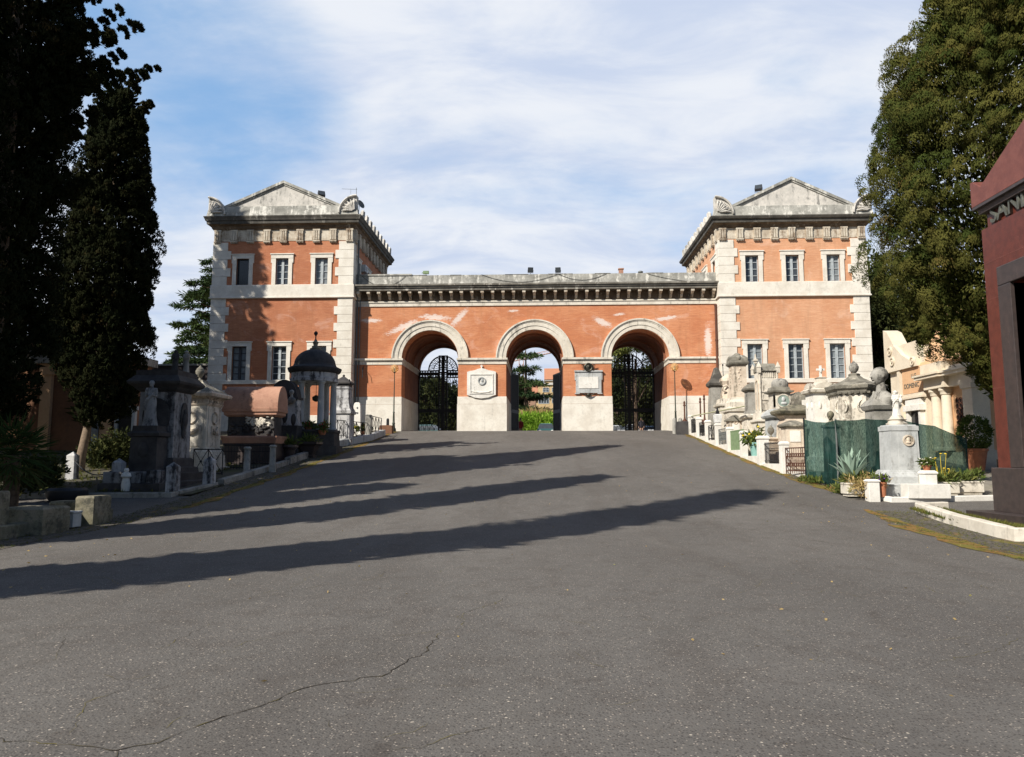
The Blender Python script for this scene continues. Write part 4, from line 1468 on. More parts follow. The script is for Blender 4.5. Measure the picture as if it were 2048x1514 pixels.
# tapered monument and white stele by the corner of the pavilion
Y = 40.0
zz = lambda py: zof(py, Y) - h(Y)
tomb = thing('flared_monument', 'whitish bell-sided monument with a small pitched cap, right of the domed temple', 'tomb', (xof(684, Y), Y, h(Y)), 0, LT)
m = MB(); m.loft(0, 0, [(-.4, .62), (.3, .62), (.32, .5), (zz(828), .5), (zz(827), .58), (zz(822), .6), (zz(821), .52)]); m.build('base', 'marble_stained', tomb)
m = MB(); m.loft(0, 0, [(zz(821), .56), (zz(815), .47), (zz(805), .42), (zz(778), .37), (zz(777), .41), (zz(773), .41)]); m.build('shaft', 'marble_stained', tomb, smooth=True)
m = MB(); m.loft(0, 0, [(zz(773), .38), (zz(768), .38), (zz(767), .47), (zz(764), .47), (zz(752), .06)]); m.ell((0, 0, zz(750)), .07, .07, .07)
for s_ in (-1, 1): m.ell((s_ * .42, -.4, zz(761)), .06, .06, .07)
m.build('cap', 'stone_black', tomb, smooth=True)
Y = 43.0
zz = lambda py: zof(py, Y) - h(Y)
tomb = thing('white_stele', 'small white tapered gravestone with a lamp, in front of the travertine base of the gateway', 'gravestone', (xof(713, Y), Y, h(Y)), 0, LT)
m = MB(); m.loft(0, 0, [(-.3, .40, .3), (.25, .40, .3), (.27, .26, .2), (zz(812), .20, .16), (zz(806), .16, .13), (zz(804), .09, .08)]); m.ell((0, -.19, zz(814)), .05, .04, .06); m.ell((0, -.21, zz(824)), .06, .03, .05); m.build('stone', 'marble_white', tomb)
flowers('potted_flowers', 'red flowers in a pot beside the small white tapered gravestone', (xof(728, 43.5), 43.2, h(43.3) + .2), .32, 'shrub_leaf', 'petal_red')
flowers('potted_flowers', 'yellow-green plant in a pot between the bell-sided monument and the white gravestone', (xof(701, 42), 42.0, h(42) + .3), .34, 'shrub_leaf', 'petal_yellow')
flowers('potted_flowers', 'red flowers on the podium of the domed temple, left of its front column', (X0 + .05, 34.75, h(35.6) + 1.02), .22, 'shrub_leaf', 'petal_red')
flowers('potted_flowers', 'red flowers in front of the domed temple at its right columns', (X0 + .85, 34.3, h(35.6) + .85), .26, 'shrub_leaf', 'petal_red')
for x, y, s_, lb in ((xof(618, 33.8), 33.8, .5, 'black granite flower box at the foot of the domed temple'), (xof(578, 32.3), 32.3, .4, 'dark bowl planter beside the grey stele')):
    t = thing('stone_planter', lb, 'planter', (x, y, h(y)))
    m = MB(); m.loft(0, 0, [(0, s_ * .6), (.1, s_ * .6), (.12, s_ * .45), (.5, s_ * .7), (.62, s_ * 1.0), (.72, s_ * 1.0), (.72, s_ * .85), (.66, s_ * .8)], n=16 if s_ < .45 else 4); m.build('bowl', 'granite_dark', t)
    P = [(R.gauss(0, s_ * .4), R.gauss(0, s_ * .4), .75 + abs(R.gauss(0, .1))) for _ in range(22)]
    leaves('plants', 'shrub_leaf', t, P, [(p[0], p[1], .4) for p in P], .1, 9, .22, .03, [R.random() for _ in P])


def post(name, label, x, y, w, hh, mat, kind='pyramid', group=None, rz=0.0):
    m = MB()
    if kind == 'pyramid':
        m.loft(0, 0, [(-.25, w), (hh * .87, w * .94), (hh, w * .05)])
    elif kind == 'round':
        m.loft(0, 0, [(-.25, w * 1.1), (.12, w * 1.1), (.15, w), (hh * .9, w * .86), (hh * .91, w * 1.1), (hh * .96, w * 1.12), (hh, w * .7)], n=14)
    else:
        m.loft(0, 0, [(-.25, w), (hh * .88, w), (hh * .885, w * 1.16), (hh * .94, w * 1.16), (hh, w * .8)])
    o = m.build(name, mat, None, smooth=kind == 'round', bevel=.012)
    o.location = (x, y, h(y))
    o.rotation_euler = (0, 0, rz)
    return tag(o, label, 'post', group)


PG = 'stone posts around the left tombs'
spots = []
for px, Y, lb in ((147, 26.0, 'pyramid-topped stone post at the foot of the cypress trunk'), (240, 23.6, 'pyramid-topped post left of the statue pillar tomb'),
                  (349, 22.5, 'tallest looking pyramid-topped post, at the right front corner of the statue pillar tomb'), (421, 24.3, 'pyramid-topped post in front of the urn tomb')):
    x = xof(px, Y)
    spots.append((x, Y))
    post('stone_post', lb, x, Y, .16, 1.02, 'marble_stained', 'pyramid', PG)
for px, Y, lb in ((495, 27.8, 'round capped stone post left of two before the red barrel tomb'), (546, 28.6, 'round capped stone post, right of two before the red barrel tomb')):
    post('stone_post', lb, xof(px, Y), Y, .13, 1.05, 'stone_grey', 'round', PG)
m = MB()
(xa, ya), (xb, yb) = spots[0], spots[1]
m.tube([(xa + (xb - xa) * i / 14, ya + (yb - ya) * i / 14, h(ya) * (1 - i / 14) + h(yb) * i / 14 + .8 - .45 * 4 * (i / 14) * (1 - i / 14)) for i in range(15)], .022, 6)
tag(m.build('chain', 'iron'), 'iron chain hanging between the two stone posts left of the statue tomb', 'chain')


def railing(label, x0, y0, x1, y1, hh, mat='iron', style='x', group=None, lift=0.0):
    d = Vector((x1 - x0, y1 - y0, 0))
    L = d.length
    za, zb = h(y0) + lift, h(y1) + lift
    zs = (za + zb) / 2
    m = MB()
    m.tube([(0, 0, hh), (L, 0, hh)], .022, 5)
    m.tube([(0, 0, .1), (L, 0, .1)], .018, 5)
    if style == 'x':
        n_ = max(1, round(L / .7))
        for i in range(n_):
            a, b = L * i / n_, L * (i + 1) / n_
            m.tube([(a, 0, .1), (b, 0, hh)], .014, 5); m.tube([(a, 0, hh), (b, 0, .1)], .014, 5)
            m.tube([(a, 0, 0), (a, 0, hh)], .02, 5)
            m.ell(((a + b) / 2, 0, hh / 2 + .05), .05, .02, .05, 8, 5)
        m.tube([(L, 0, 0), (L, 0, hh)], .02, 5)
    elif style == 'bars':
        n_ = max(2, round(L / .11))
        for i in range(n_ + 1):
            m.tube([(L * i / n_, 0, 0), (L * i / n_, 0, hh + .06)], .011, 5)
        m.tube([(0, 0, hh * .75), (L, 0, hh * .75)], .014, 5)
    else:
        n_ = max(2, round(L / .2))
        for i in range(n_ + 1):
            m.tube([(L * i / n_, 0, 0), (L * i / n_, 0, hh)], .012, 5)
        for i in range(n_):
            c_ = L * (i + .5) / n_
            m.ring(c_, hh * .72, .055, .075, -.012, .012, 0, 2 * PI, 14)
            m.ring(c_, hh * .35, .055, .075, -.012, .012, 0, 2 * PI, 14)
            m.tube([(c_, 0, hh * .42), (c_, 0, hh * .65)], .01, 4)
    o = m.build('iron_railing', mat)
    o.location = (x0, y0, zs)
    o.rotation_euler = (0, 0, math.atan2(d.y, d.x))
    return tag(o, label, 'railing', group)


RG = 'iron railings around tombs'
railing('black crossed iron railing in front of the pale urn tomb', xof(388, 27.2), 27.2, xof(446, 27.2), 27.2, 1.0, group=RG)
railing('black railing before the red barrel tomb', xof(446, 29.0), 29.0, xof(548, 29.2), 29.2, 1.0, 'iron', 'bars', RG)
railing('long crossed iron railing right of the domed temple', xof(660, 38.0), 38.0, xof(735, 42.0), 42.0, .9, group=RG, lift=.35)
railing('short crossed iron railing turning the corner beside the left lamp', xof(738, 42.2), 42.2, xof(762, 45.2), 45.2, .9, group=RG, lift=.35)
m = MB(); m.loft(0, 0, [(-.4, .16), (1.4, .16), (1.45, .18), (1.5, .1)]); o = m.build('stone_post', 'stone_grey'); o.location = (xof(736, 42.1), 42.1, h(42.1)); tag(o, 'plain grey corner post between the two crossed railings near the left lamp', 'post', PG)


def kerb(label, pts, w, hh, mat, cat='kerb', name='stone_kerb', base=None, group=None):
    """long low kerb of stone following the ground"""
    m = MB()
    P = []
    for (xa, ya), (xb, yb) in zip(pts, pts[1:]):
        n_ = max(1, int(math.hypot(xb - xa, yb - ya) / .5))
        P += [(xa + (xb - xa) * i / n_, ya + (yb - ya) * i / n_) for i in range(n_)]
    P.append(pts[-1])
    b = 0
    for i, (x, y) in enumerate(P):
        xa, ya = P[max(0, i - 1)]
        xb, yb = P[min(len(P) - 1, i + 1)]
        d = Vector((xb - xa, yb - ya, 0)).normalized()
        nn = Vector((-d.y, d.x, 0)) * w / 2
        j = R.uniform(-.006, .006)
        z0_, z1_ = h(y) - .25, h(y) + hh + j
        for q, z in ((-1, z0_), (-1, z1_ - .02), (-.86, z1_), (.86, z1_), (1, z1_ - .02), (1, z0_)):
            m.v.append((x + nn.x * q, y + nn.y * q, z))
    n6 = 6
    for i in range(len(P) - 1):
        for k in range(n6):
            p, q = i * n6 + k, i * n6 + (k + 1) % n6
            m.f.append((p, p + n6, q + n6, q))
    m.f.append(tuple(range(n6)))
    m.f.append(tuple(reversed(range((len(P) - 1) * n6, len(P) * n6))))
    c = Vector((*P[len(P) // 2], h(P[len(P) // 2][1])))
    m.org = c
    o = m.build(name, mat)
    o.location = c
    return tag(o, label, cat, group)


KG = 'stone kerbs beside the drive'
kerb('long mossy kerb in front of the stone blocks at the left edge', [(-10.95, 4), (-10.85, 14.5), (-10.72, 18.0)], .30, .27, 'stone_moss', group=KG)
kerb('low kerb of the statue pillar tomb plot, with the path before it', [(-16.5, 21.9), (-11.3, 22.2), (-10.95, 24.5)], .22, .14, 'stone_grey', group=KG)
kerb('stepped kerb below the red barrel tomb', [(-10.9, 24.8), (-10.85, 31)], .25, .2, 'stone_grey', group=KG)
kerb('kerb below the domed temple', [(-10.85, 31.2), (-10.8, 37)], .25, .3, 'stone_grey', group=KG)
kerb('white kerb under the crossed railings near the left lamp', [(xof(655, 37.7), 37.7), (xof(737, 42.0), 42.0), (xof(764, 45.4), 45.4)], .4, .36, 'marble_grey', group=KG)
m = MB(); m.loft(0, 0, [(-.3, .42, .3), (.5, .40, .28), (.52, .3, .2)]); o = m.build('stone_block', 'brown_plaster'); o.location = (xof(772, 47.2), 47.2, h(47.2)); tag(o, 'brown stone block beside the left lamp post', 'block')
m = MB(); m.loft(0, 0, [(-.3, .10), (.85, .09), (.92, .05)], n=10); o = m.build('short_bollard', 'iron'); o.location = (xof(774.5, 48.2), 48.2, h(48.2)); tag(o, 'short dark bollard behind the brown block near the left lamp', 'bollard')

# blocks and boxes behind the near left kerb
BG = 'weathered grave blocks at the left edge'
for px, Y, w, d, hh, lb in ((82, 15.6, .50, .45, .55, 'broad weathered block with a dark crack, left of the marble flower box'), (198, 17.2, .22, .35, .66, 'upright rounded block at the right end of the mossy kerb'),
                            (155, 17.6, .40, .25, .50, 'low moss-topped block behind the marble flower box'), (8, 14.6, .15, .15, .95, 'square stone post cut by the left edge of the picture')):
    m = MB(); m.loft(0, 0, [(-.3, w, d), (hh * .60, w, d), (hh * .605, w * .985, d * .985), (hh * .93, w * 1.0, d), (hh, w * .9, d * .9)])
    o = m.build('grave_block', 'stone_moss', None, bevel=.02); o.location = (xof(px, Y) - .05, Y, h(Y)); tag(o, lb, 'block', BG)
t = thing('flower_box', 'small pale marble box with pink flowers on the ground behind the left kerb', 'flower box', (xof(146, 16.4), 16.4, h(16.4) + .03))
m = MB(); m.loft(0, 0, [(0, .20, .15), (.30, .20, .15), (.31, .215, .165), (.35, .215, .165)]); m.build('box', 'marble_grey', t, bevel=.008)
m = MB()
for i in range(9): m.ell((-.28 + R.gauss(0, .05), R.gauss(-.05, .05), .2 + R.gauss(0, .08)), .045, .045, .03, 7, 5)
m.build('petals', 'red_stone', t)
m = MB(); m.loft(0, 0, [(0, .45), (.12, .55), (.3, .56), (.36, .5), (.36, .42), (.2, .40)], n=24); o = m.build('round_planter', 'plastic_black', None, smooth=True); o.location = (xof(140, 21.5), 21.5, h(21.5)); tag(o, 'low black round planter in the shade before the cypress trunk', 'planter')

# dark chapel row and boundary wall behind the cypresses
t = thing('mausoleum_row', 'low ochre mausoleum building with a white-framed door in the shade behind the cypresses', 'building', (-24, 37, h(37)))
o_ = Vector((-24, 37, h(37)))
m = MB(o_); m.box(-28.4, -20.8, 36.5, 38.3, .5, 6.5); m.build('wall', 'brown_plaster', t)
m = MB(o_); m.box(-28.6, -20.6, 36.2, 38.5, 6.5, 6.9); m.build('cornice', 'stone_grey', t)
for x in (-28.0, -25.2, -22.0):
    m = MB(o_); m.loft(x, 36.45, [(1.2, .36, .18), (2.0, .36, .18), (2.02, .28, .14), (5.9, .28, .14), (5.92, .36, .18), (6.49, .36, .18)]); m.build('pilaster', 'ochre_plaster', t)
dx = xof(248, 36.4)
m = MB(o_); m.box(dx - .52, dx - .36, 36.28, 36.49, 1.9, 4.1); m.box(dx + .36, dx + .52, 36.28, 36.49, 1.9, 4.1); m.box(dx - .6, dx + .6, 36.26, 36.49, 4.101, 4.3); m.build('door_frame', 'marble_grey', t)
m = MB(o_); m.box(dx - .36, dx + .36, 36.40, 36.495, 1.9, 4.1); m.build('door', 'black_hole', t)
dx = xof(192, 36.4)
m = MB(o_); m.box(dx - .12, dx + .12, 36.1, 36.3, 1.8, 4.9); m.build('corner_strip', 'marble_grey', t)
t = thing('boundary_wall', 'long dark wall running left from the half-shaded pavilion', 'wall', (-32, 50, 3.5))
zt = zof(728, 50, 360)
m = MB((-32, 50, 3.5)); m.box(-60, -22.85, 50, 50.5, 2.5, zt - .12); m.build('wall', 'granite_dark', t)
m = MB((-32, 50, 3.5)); m.box(-60, -22.85, 49.9, 50.6, zt - .119, zt); m.build('coping', 'stone_grey', t)

# ------------------------------------------------------------------ right row of tombs
RT_ = 'tombs along the right side of the drive'


def tomb_at(name, label, px, Y, dx=0.0):
    x = xof(px, Y)
    return thing(name, label, 'tomb', (x + dx, Y, h(Y)), 0, RT_), (lambda py: zof(py, Y, px) - h(Y))


t, zz = tomb_at('dark_obelisk', 'dark grey tapering pillar with a pointed cap at the foot of the brown downpipe', 1437, 46)
m = MB(); m.loft(0, 0, [(-.4, .56), (.3, .56), (.32, .52), (zz(775), .40)]); m.build('shaft', 'stone_grey', t)
m = MB(); m.loft(0, 0, [(zz(775), .40), (zz(772), .52), (zz(768), .55), (zz(766), .52), (zz(758), .32), (zz(745), .20), (zz(737), .13), (zz(735), .04)]); m.build('cap', 'cornice_dark', t)
t, zz = tomb_at('scroll_tomb', 'small tomb with carved scrolls and two thin iron finials, behind the tall flame-topped pillar', 1461, 44.5)
m = MB(); m.loft(0, 0, [(-.4, .7), (zz(815), .66), (zz(813), .76), (zz(809), .78), (zz(807), .62), (zz(798), .58)]); m.build('base', 'stone_pale', t)
m = MB(); m.loft(0, 0, [(zz(798), .46), (zz(792), .50), (zz(772), .34), (zz(765), .48), (zz(763), .52), (zz(758), .5), (zz(752), .3), (zz(748), .12)], n=8)
for s_ in (-1, 1):
    m.tube([(s_ * .2, -.42, zz(772)), (s_ * .42, -.45, zz(774)), (s_ * .44, -.45, zz(782)), (s_ * .28, -.45, zz(784))], .07, 7)
m.build('scroll_block', 'stone_warm', t, smooth=True)
m = MB()
for s_ in (-1, 1): m.tube([(s_ * .28, 0, zz(755)), (s_ * .30, 0, zz(732))], .02, 5); m.ell((s_ * .30, 0, zz(730)), .05, .03, .07, 8, 5)
m.build('finial', 'iron', t)
t, zz = tomb_at('flame_pillar', 'tall square marble pillar with a flame-carved cap, highest of the right row', 1480, 41.5)
m = MB(); m.loft(0, 0, [(-.4, .78), (.4, .78), (.42, .68), (zz(826), .66), (zz(824), .74), (zz(818), .76), (zz(815), .62), (zz(806), .60), (zz(800), .48), (zz(796), .46)]); m.build('pedestal', 'stone_pale', t)
m = MB(); m.loft(0, 0, [(zz(796), .42), (zz(733), .38)])
for i in range(9): m.ell((0 + .05 * (-1) ** i, -.40, zz(740 + i * 6)), .05, .03, .05, 8, 5); m.ell((-.40, 0, zz(740 + i * 6)), .03, .05, .05, 8, 5)
m.build('shaft', 'stone_warm', t)
m = MB(); m.loft(0, 0, [(zz(733), .40), (zz(730), .50), (zz(727), .52), (zz(724), .48), (zz(717), .46), (zz(712), .3), (zz(710), .12)])
for a in range(8): m.ell((.4 * math.cos(a * PI / 4), .4 * math.sin(a * PI / 4), zz(718)), .13, .13, .16, 8, 6)
m.ell((0, 0, zz(711)), .2, .2, .14); m.build('flame_cap', 'lichen_cap', t, smooth=True)
t, zz = tomb_at('cornice_tomb', 'stained tomb with a projecting dark cornice, between the flame pillar and the gothic shrine', 1511, 38.6)
m = MB(); m.loft(0, 0, [(-.4, .62), (.6, .62), (.62, .52), (zz(838), .50), (zz(836), .62), (zz(832), .64), (zz(829), .56)])
for i in range(4): m.box(-.42 + i * .24, -.3 + i * .24, -.56, -.5, zz(862), zz(842))
m.build('base', 'stone_pale', t)
m = MB(); m.loft(0, 0, [(zz(829), .46), (zz(822), .38), (zz(784), .36)]); m.build('shaft', 'stone_grey', t)
m = MB(); m.loft(0, 0, [(zz(784), .38), (zz(781), .48), (zz(778), .50), (zz(774), .42), (zz(768), .25), (zz(765), .1)]); m.build('cap', 'lichen_cap', t)
t, zz = tomb_at('gothic_shrine', 'gothic shrine with a steep slate gable, pointed niche and small pinnacles', 1535, 36)
m = MB(); m.loft(0, 0, [(-.4, .58, .62), (zz(846), .58, .62), (zz(844), .66, .7), (zz(840), .66, .7), (zz(838), .5, .55), (zz(826), .48, .52)])
for i in range(2): m.box(-.35 + i * .42, -.12 + i * .42, -.68, -.62, zz(876), zz(852))
m.build('base', 'stone_pale', t)
m = MB(); m.loft(.03, 0, [(zz(826), .40, .46), (zz(745), .40, .46)])
for za, zb in ((822, 806), (802, 790), (786, 772)):
    m.box(-.30, .40, -.50, -.46, zz(za), zz(za) + .05); m.box(-.30, -.24, -.495, -.46, zz(za), zz(zb)); m.box(.34, .40, -.495, -.46, zz(za), zz(zb))
for x in (-.38, .44):
    m.tube([(x, -.48, zz(826)), (x, -.48, zz(745))], .05, 8)
for i in range(7): m.box(-.28 + i * .1, -.24 + i * .1, -.49, -.46, zz(757), zz(746))
m.build('body', 'stone_pale', t)
m = MB(); b0 = len(m.v); m.ring(0, 0, .20, .27, -.02, .02); m.box(-.27, -.2, -.02, .02, -1.2, 0); m.box(.2, .27, -.02, .02, -1.2, 0)
m.mapv(lambda v: Vector((-.39 + v.y, v.x, v.z + zz(770))), b0); m.build('niche', 'stone_warm', t)
m = MB(); m.prismx([(-.56, zz(744)), (.56, zz(744)), (.50, zz(742)), (0, zz(727)), (-.50, zz(742))], -.42, .48); m.build('gable_roof', 'lichen_cap', t)
for x, y in ((-.42, -.5), (.48, -.5), (-.42, .5)):
    m = MB(); m.loft(x, y, [(zz(748), .08), (zz(738), .08), (zz(737), .10), (zz(726), .01)]); m.build('pinnacle', 'stone_pale', t)
m = MB(); m.loft(-.42, 0, [(zz(727), .06), (zz(723), .06), (zz(722), .10), (zz(719), .10), (zz(718), .04), (zz(708), .02)]); m.build('finial', 'stone_pale', t)
t, zz = tomb_at('medallion_tomb', 'pale tomb with a round green portrait medallion under a ribbed domed cap', 1562, 33.6)
m = MB(); m.loft(0, 0, [(-.4, .6), (.5, .6), (.52, .52), (zz(838), .50), (zz(836), .62), (zz(832), .66), (zz(826), .60), (zz(819), .42)]); m.build('base', 'marble_grey', t)
m = MB(); m.loft(.02, 0, [(zz(819), .38), (zz(788), .37)])
for x in (-.36, -.36): m.box(-.37, -.30, -.40, -.37, zz(815), zz(792))
m.build('body', 'stone_pale', t)
m = MB(); m.disc(.06, zz(803), .26, -.425, -.38, 26); m.build('medallion', 'verdigris', t)
m = MB(); m.ell((.06, -.43, zz(800)), .085, .05, .11); m.ell((.08, -.43, zz(808)), .14, .04, .07); m.build('portrait', 'marble_grey', t, smooth=True)
m = MB(); m.ring(.06, zz(803), .26, .31, -.44, -.37, 0, 2 * PI, 26); m.build('medallion_rim', 'stone_pale', t)
m = MB(); m.loft(0, 0, [(zz(788), .38), (zz(786), .50), (zz(783), .52), (zz(782), .40), (zz(775), .36)]); m.build('cornice', 'lichen_cap', t)
m = MB(); b0 = len(m.v); m.loft(.06, 0, [(zz(776), .34), (zz(772), .36), (zz(765), .35), (zz(760), .27), (zz(757), .1)], n=24)
m.mapv(lambda v: Vector((.06 + (v.x - .06) * (1 + .07 * math.cos(8 * math.atan2(v.y, v.x - .06))), v.y * (1 + .07 * math.cos(8 * math.atan2(v.y, v.x - .06))), v.z)), b0)
m.build('ribbed_dome', 'stone_grey', t, smooth=True)
t, zz = tomb_at('lidded_sarcophagus', 'wide sarcophagus with a curved mossy lid, right of the medallion tomb', 1592, 31.6)
m = MB(); m.loft(0, 0, [(-.4, .8, .6), (.5, .8, .6), (.52, .66, .5), (zz(850), .62, .46), (zz(838), .5, .4), (zz(832), .62, .46)]); m.build('chest', 'stone_warm', t)
m = MB(); m.loft(0, 0, [(zz(832), .64, .48), (zz(828), .80, .60), (zz(823), .84, .64), (zz(820), .78, .58), (zz(816), .5, .4), (zz(811), .3, .28), (zz(809), .1, .1)]); m.build('lid', 'stone_moss', t, smooth=True)
t, zz = tomb_at('panelled_pedestal', 'low pedestal with marble panel and dark coping behind the rusty railing', 1586, 29.8)
m = MB(); m.loft(0, 0, [(-.4, .40), (.35, .40), (.37, .34), (zz(856), .33)]); m.build('body', 'stone_warm', t)
m = MB(); m.box(-.2, .2, -.36, -.33, zz(884), zz(862)); m.build('panel', 'marble_white', t)
m = MB(); m.loft(0, 0, [(zz(856), .34), (zz(853), .44), (zz(850), .45), (zz(843), .2), (zz(841), .1)]); m.build('coping', 'lichen_cap', t)
t, zz = tomb_at('cross_pillar', 'square marble pillar with carved panels and a small white cross figure on top, left of the urn mausoleum', 1648, 29.4)
m = MB(); m.loft(0, 0, [(-.4, .62), (.5, .62), (.52, .48), (zz(788), .46)])
for q in (-.25, .25):
    m.ell((q, -.48, zz(812)), .06, .04, .14, 8, 6); m.ell((-.48, q, zz(812)), .04, .06, .14, 8, 6)
m.build('shaft', 'marble_white', t)
m = MB(); m.loft(0, 0, [(zz(788), .48), (zz(786), .58), (zz(781), .60), (zz(779), .54), (zz(777), .5)])
for s_ in (-1, 1):
    b0 = len(m.v); m.prism([(.42 * math.cos(PI * i / 12), zz(777) + .2 * math.sin(PI * i / 12)) for i in range(13)], s_ * .46 - .06, s_ * .46 + .06)
    b0 = len(m.v); m.prism([(.42 * math.cos(PI * i / 12), zz(777) + .2 * math.sin(PI * i / 12)) for i in range(13)], s_ * .46 - .06, s_ * .46 + .06); m.mapv(lambda v: Vector((v.y, v.x, v.z)), b0)
m.loft(0, 0, [(zz(777), .42), (zz(770), .32), (zz(765), .2), (zz(757), .16), (zz(756), .2), (zz(754), .1)]); m.build('capstone', 'stone_pale', t)
m = MB(); latin_cross(m, 0, 0, zz(755), zz(731) - zz(755), .04); m.ell((0, -.06, zz(740)), .06, .05, .12); m.build('cross', 'marble_white', t, smooth=True)
t, zz = tomb_at('urn_mausoleum', 'large many-sided pale mausoleum with a mossy conical roof and a stone urn', 1716, 28.4)
m = MB(); m.loft(0, 0, [(-.4, 1.1), (.6, 1.1), (.62, .92), (zz(792), .90)], n=6); m.build('body', 'stone_pale', t)
m = MB(); m.loft(0, 0, [(zz(792), .94), (zz(788), .98), (zz(784), 1.0), (zz(780), 1.10), (zz(774), 1.14), (zz(772), 1.06)], n=6)
for i in range(6):
    for k in range(5):
        a0, a1 = 2 * PI * (i + .5) / 6, 2 * PI * (i + 1.5) / 6
        p = Vector((math.cos(a0), math.sin(a0), 0)).lerp(Vector((math.cos(a1), math.sin(a1), 0)), (k + .5) / 5) * 1.0
        m.loft(p.x, p.y, [(zz(790), .04), (zz(786), .05)])
m.build('cornice', 'lichen_cap', t)
m = MB(); m.loft(0, 0, [(zz(772), 1.0), (zz(768), .84), (zz(763), .52), (zz(757), .32), (zz(752), .20), (zz(749), .22), (zz(747), .16)], n=6); m.build('roof', 'lichen_cap', t)
m = MB(); urn(m, 0, 0, zz(748) - .12, .42); m.build('urn', 'stone_grey', t, smooth=True)
for k, a in enumerate((-PI / 2, -PI * 5 / 6)):
    m = MB(); b0 = len(m.v); wreath(m, 0, zz(815), -.82, .26, .035); m.ell((.0, -.82, zz(840)), .2, .05, .08)
    T = Matrix.Rotation(a + PI / 2, 4, 'Z'); m.mapv(lambda v: T @ v, b0); m.build('carved_wreath', 'stone_pale', t, smooth=True)
t, zz = tomb_at('portrait_bust', 'large grey stone bust of a man facing left, behind the green net', 1766, 26.0)
m = MB(); m.loft(0, 0, [(-.3, .5), (.5, .5), (.52, .40), (zz(822), .38), (zz(820), .44), (zz(812), .50), (zz(808), .46), (zz(800), .36)]); m.build('pedestal', 'stone_grey', t)
m = MB(); bust_mb(m, (0, 0, zz(753)), .315, rad(-80)); m.build('bust', 'stone_grey', t, smooth=True)
t, zz = tomb_at('small_bust', 'small mossy bust just above the top of the green net beside its pole', 1664, 25.9)
m = MB(); m.loft(0, 0, [(-.3, .3), (.3, .3), (.32, .22), (zz(856), .2), (zz(854), .26), (zz(850), .24)]); m.build('pedestal', 'stone_grey', t)
m = MB(); bust_mb(m, (0, 0, zz(831)), .15, rad(-40)); m.build('bust', 'stone_moss', t, smooth=True)

# further tombs of the second row
for k, (px, Y, w, ytop, kind, mt, lb) in enumerate(((1449, 47, .5, 752, 'spire', 'stone_pale', 'narrow pale spire tomb squeezed behind the dark grey pointed pillar'), (1500, 43, .55, 770, 'gable', 'stone_grey', 'grey gabled tomb between the flame pillar and the cornice tomb, set back'),
                                     (1552, 40, .5, 752, 'spire', 'stone_pale', 'slim pale spire tomb set back between the gothic shrine and the medallion tomb'), (1592, 37, .75, 786, 'gable', 'stone_pale', 'broad pale gabled tomb set back behind the lidded sarcophagus'),
                                     (1612, 33.5, .34, 800, 'cross', 'marble_white', 'white marble cross on a stepped base left of the square cross pillar'), (1543, 32.2, .36, 850, 'urn', 'stone_warm', 'low warm pedestal with a small urn in front of the gothic shrine'),
                                     (1502, 36.5, .34, 842, 'cross', 'stone_pale', 'small pale cross on rough stones before the cornice tomb'), (1470, 39.8, .4, 830, 'gable', 'stone_warm', 'low warm gabled gravestone before the flame pillar'),
                                     (1690, 33, .6, 772, 'gable', 'stone_pale', 'pale gabled tomb showing between the cross pillar and the urn mausoleum'))):
    t, zz = tomb_at('stone_tomb', lb, px, Y)
    T_ = zz(ytop)
    m = MB(); m.loft(0, 0, [(-.4, w * 1.25), (.3, w * 1.25), (.32, w * 1.1), (T_ * .30, w * 1.05), (T_ * .31, w * 1.2), (T_ * .34, w * 1.22), (T_ * .36, w)]); m.build('base', mt, t)
    if kind == 'spire':
        m = MB(); m.loft(0, 0, [(T_ * .36, w * .8), (T_ * .66, w * .72), (T_ * .67, w * .95), (T_ * .70, w * .98), (T_ * .72, w * .7), (T_ * .95, w * .12), (T_, w * .05)]); m.build('shaft', mt, t)
        m = MB(); m.box(-w * .4, w * .4, -w * .83, -w * .7, T_ * .42, T_ * .6); m.build('panel', 'marble_white', t)
    elif kind == 'gable':
        m = MB(); m.loft(0, 0, [(T_ * .36, w * .85), (T_ * .78, w * .82)]); m.build('shaft', mt, t)
        m = MB(); m.prism([(-w * 1.1, T_ * .78), (w * 1.1, T_ * .78), (w * 1.1, T_ * .83), (0, T_), (-w * 1.1, T_ * .83)], -w, w); m.build('gable_cap', 'lichen_cap', t)
        m = MB(); m.box(-w * .5, w * .5, -w * .88, -w * .8, T_ * .44, T_ * .7); m.build('panel', 'marble_white', t)
        m = MB(); wreath(m, 0, T_ * .73, -w * .86, w * .2, .03); m.build('carved_wreath', mt, t, smooth=True)
    elif kind == 'cross':
        m = MB(); latin_cross(m, 0, 0, T_ * .36, T_ * .64, .075); m.build('cross', mt, t, bevel=.01)
    else:
        m = MB(); m.loft(0, 0, [(T_ * .36, w * .8), (T_ * .6, w * .75), (T_ * .61, w), (T_ * .64, w * 1.02), (T_ * .66, w * .6)]); m.build('shaft', mt, t)
        m = MB(); urn(m, 0, 0, T_ * .66, T_ * .225); m.build('urn', 'lichen_cap', t, smooth=True)

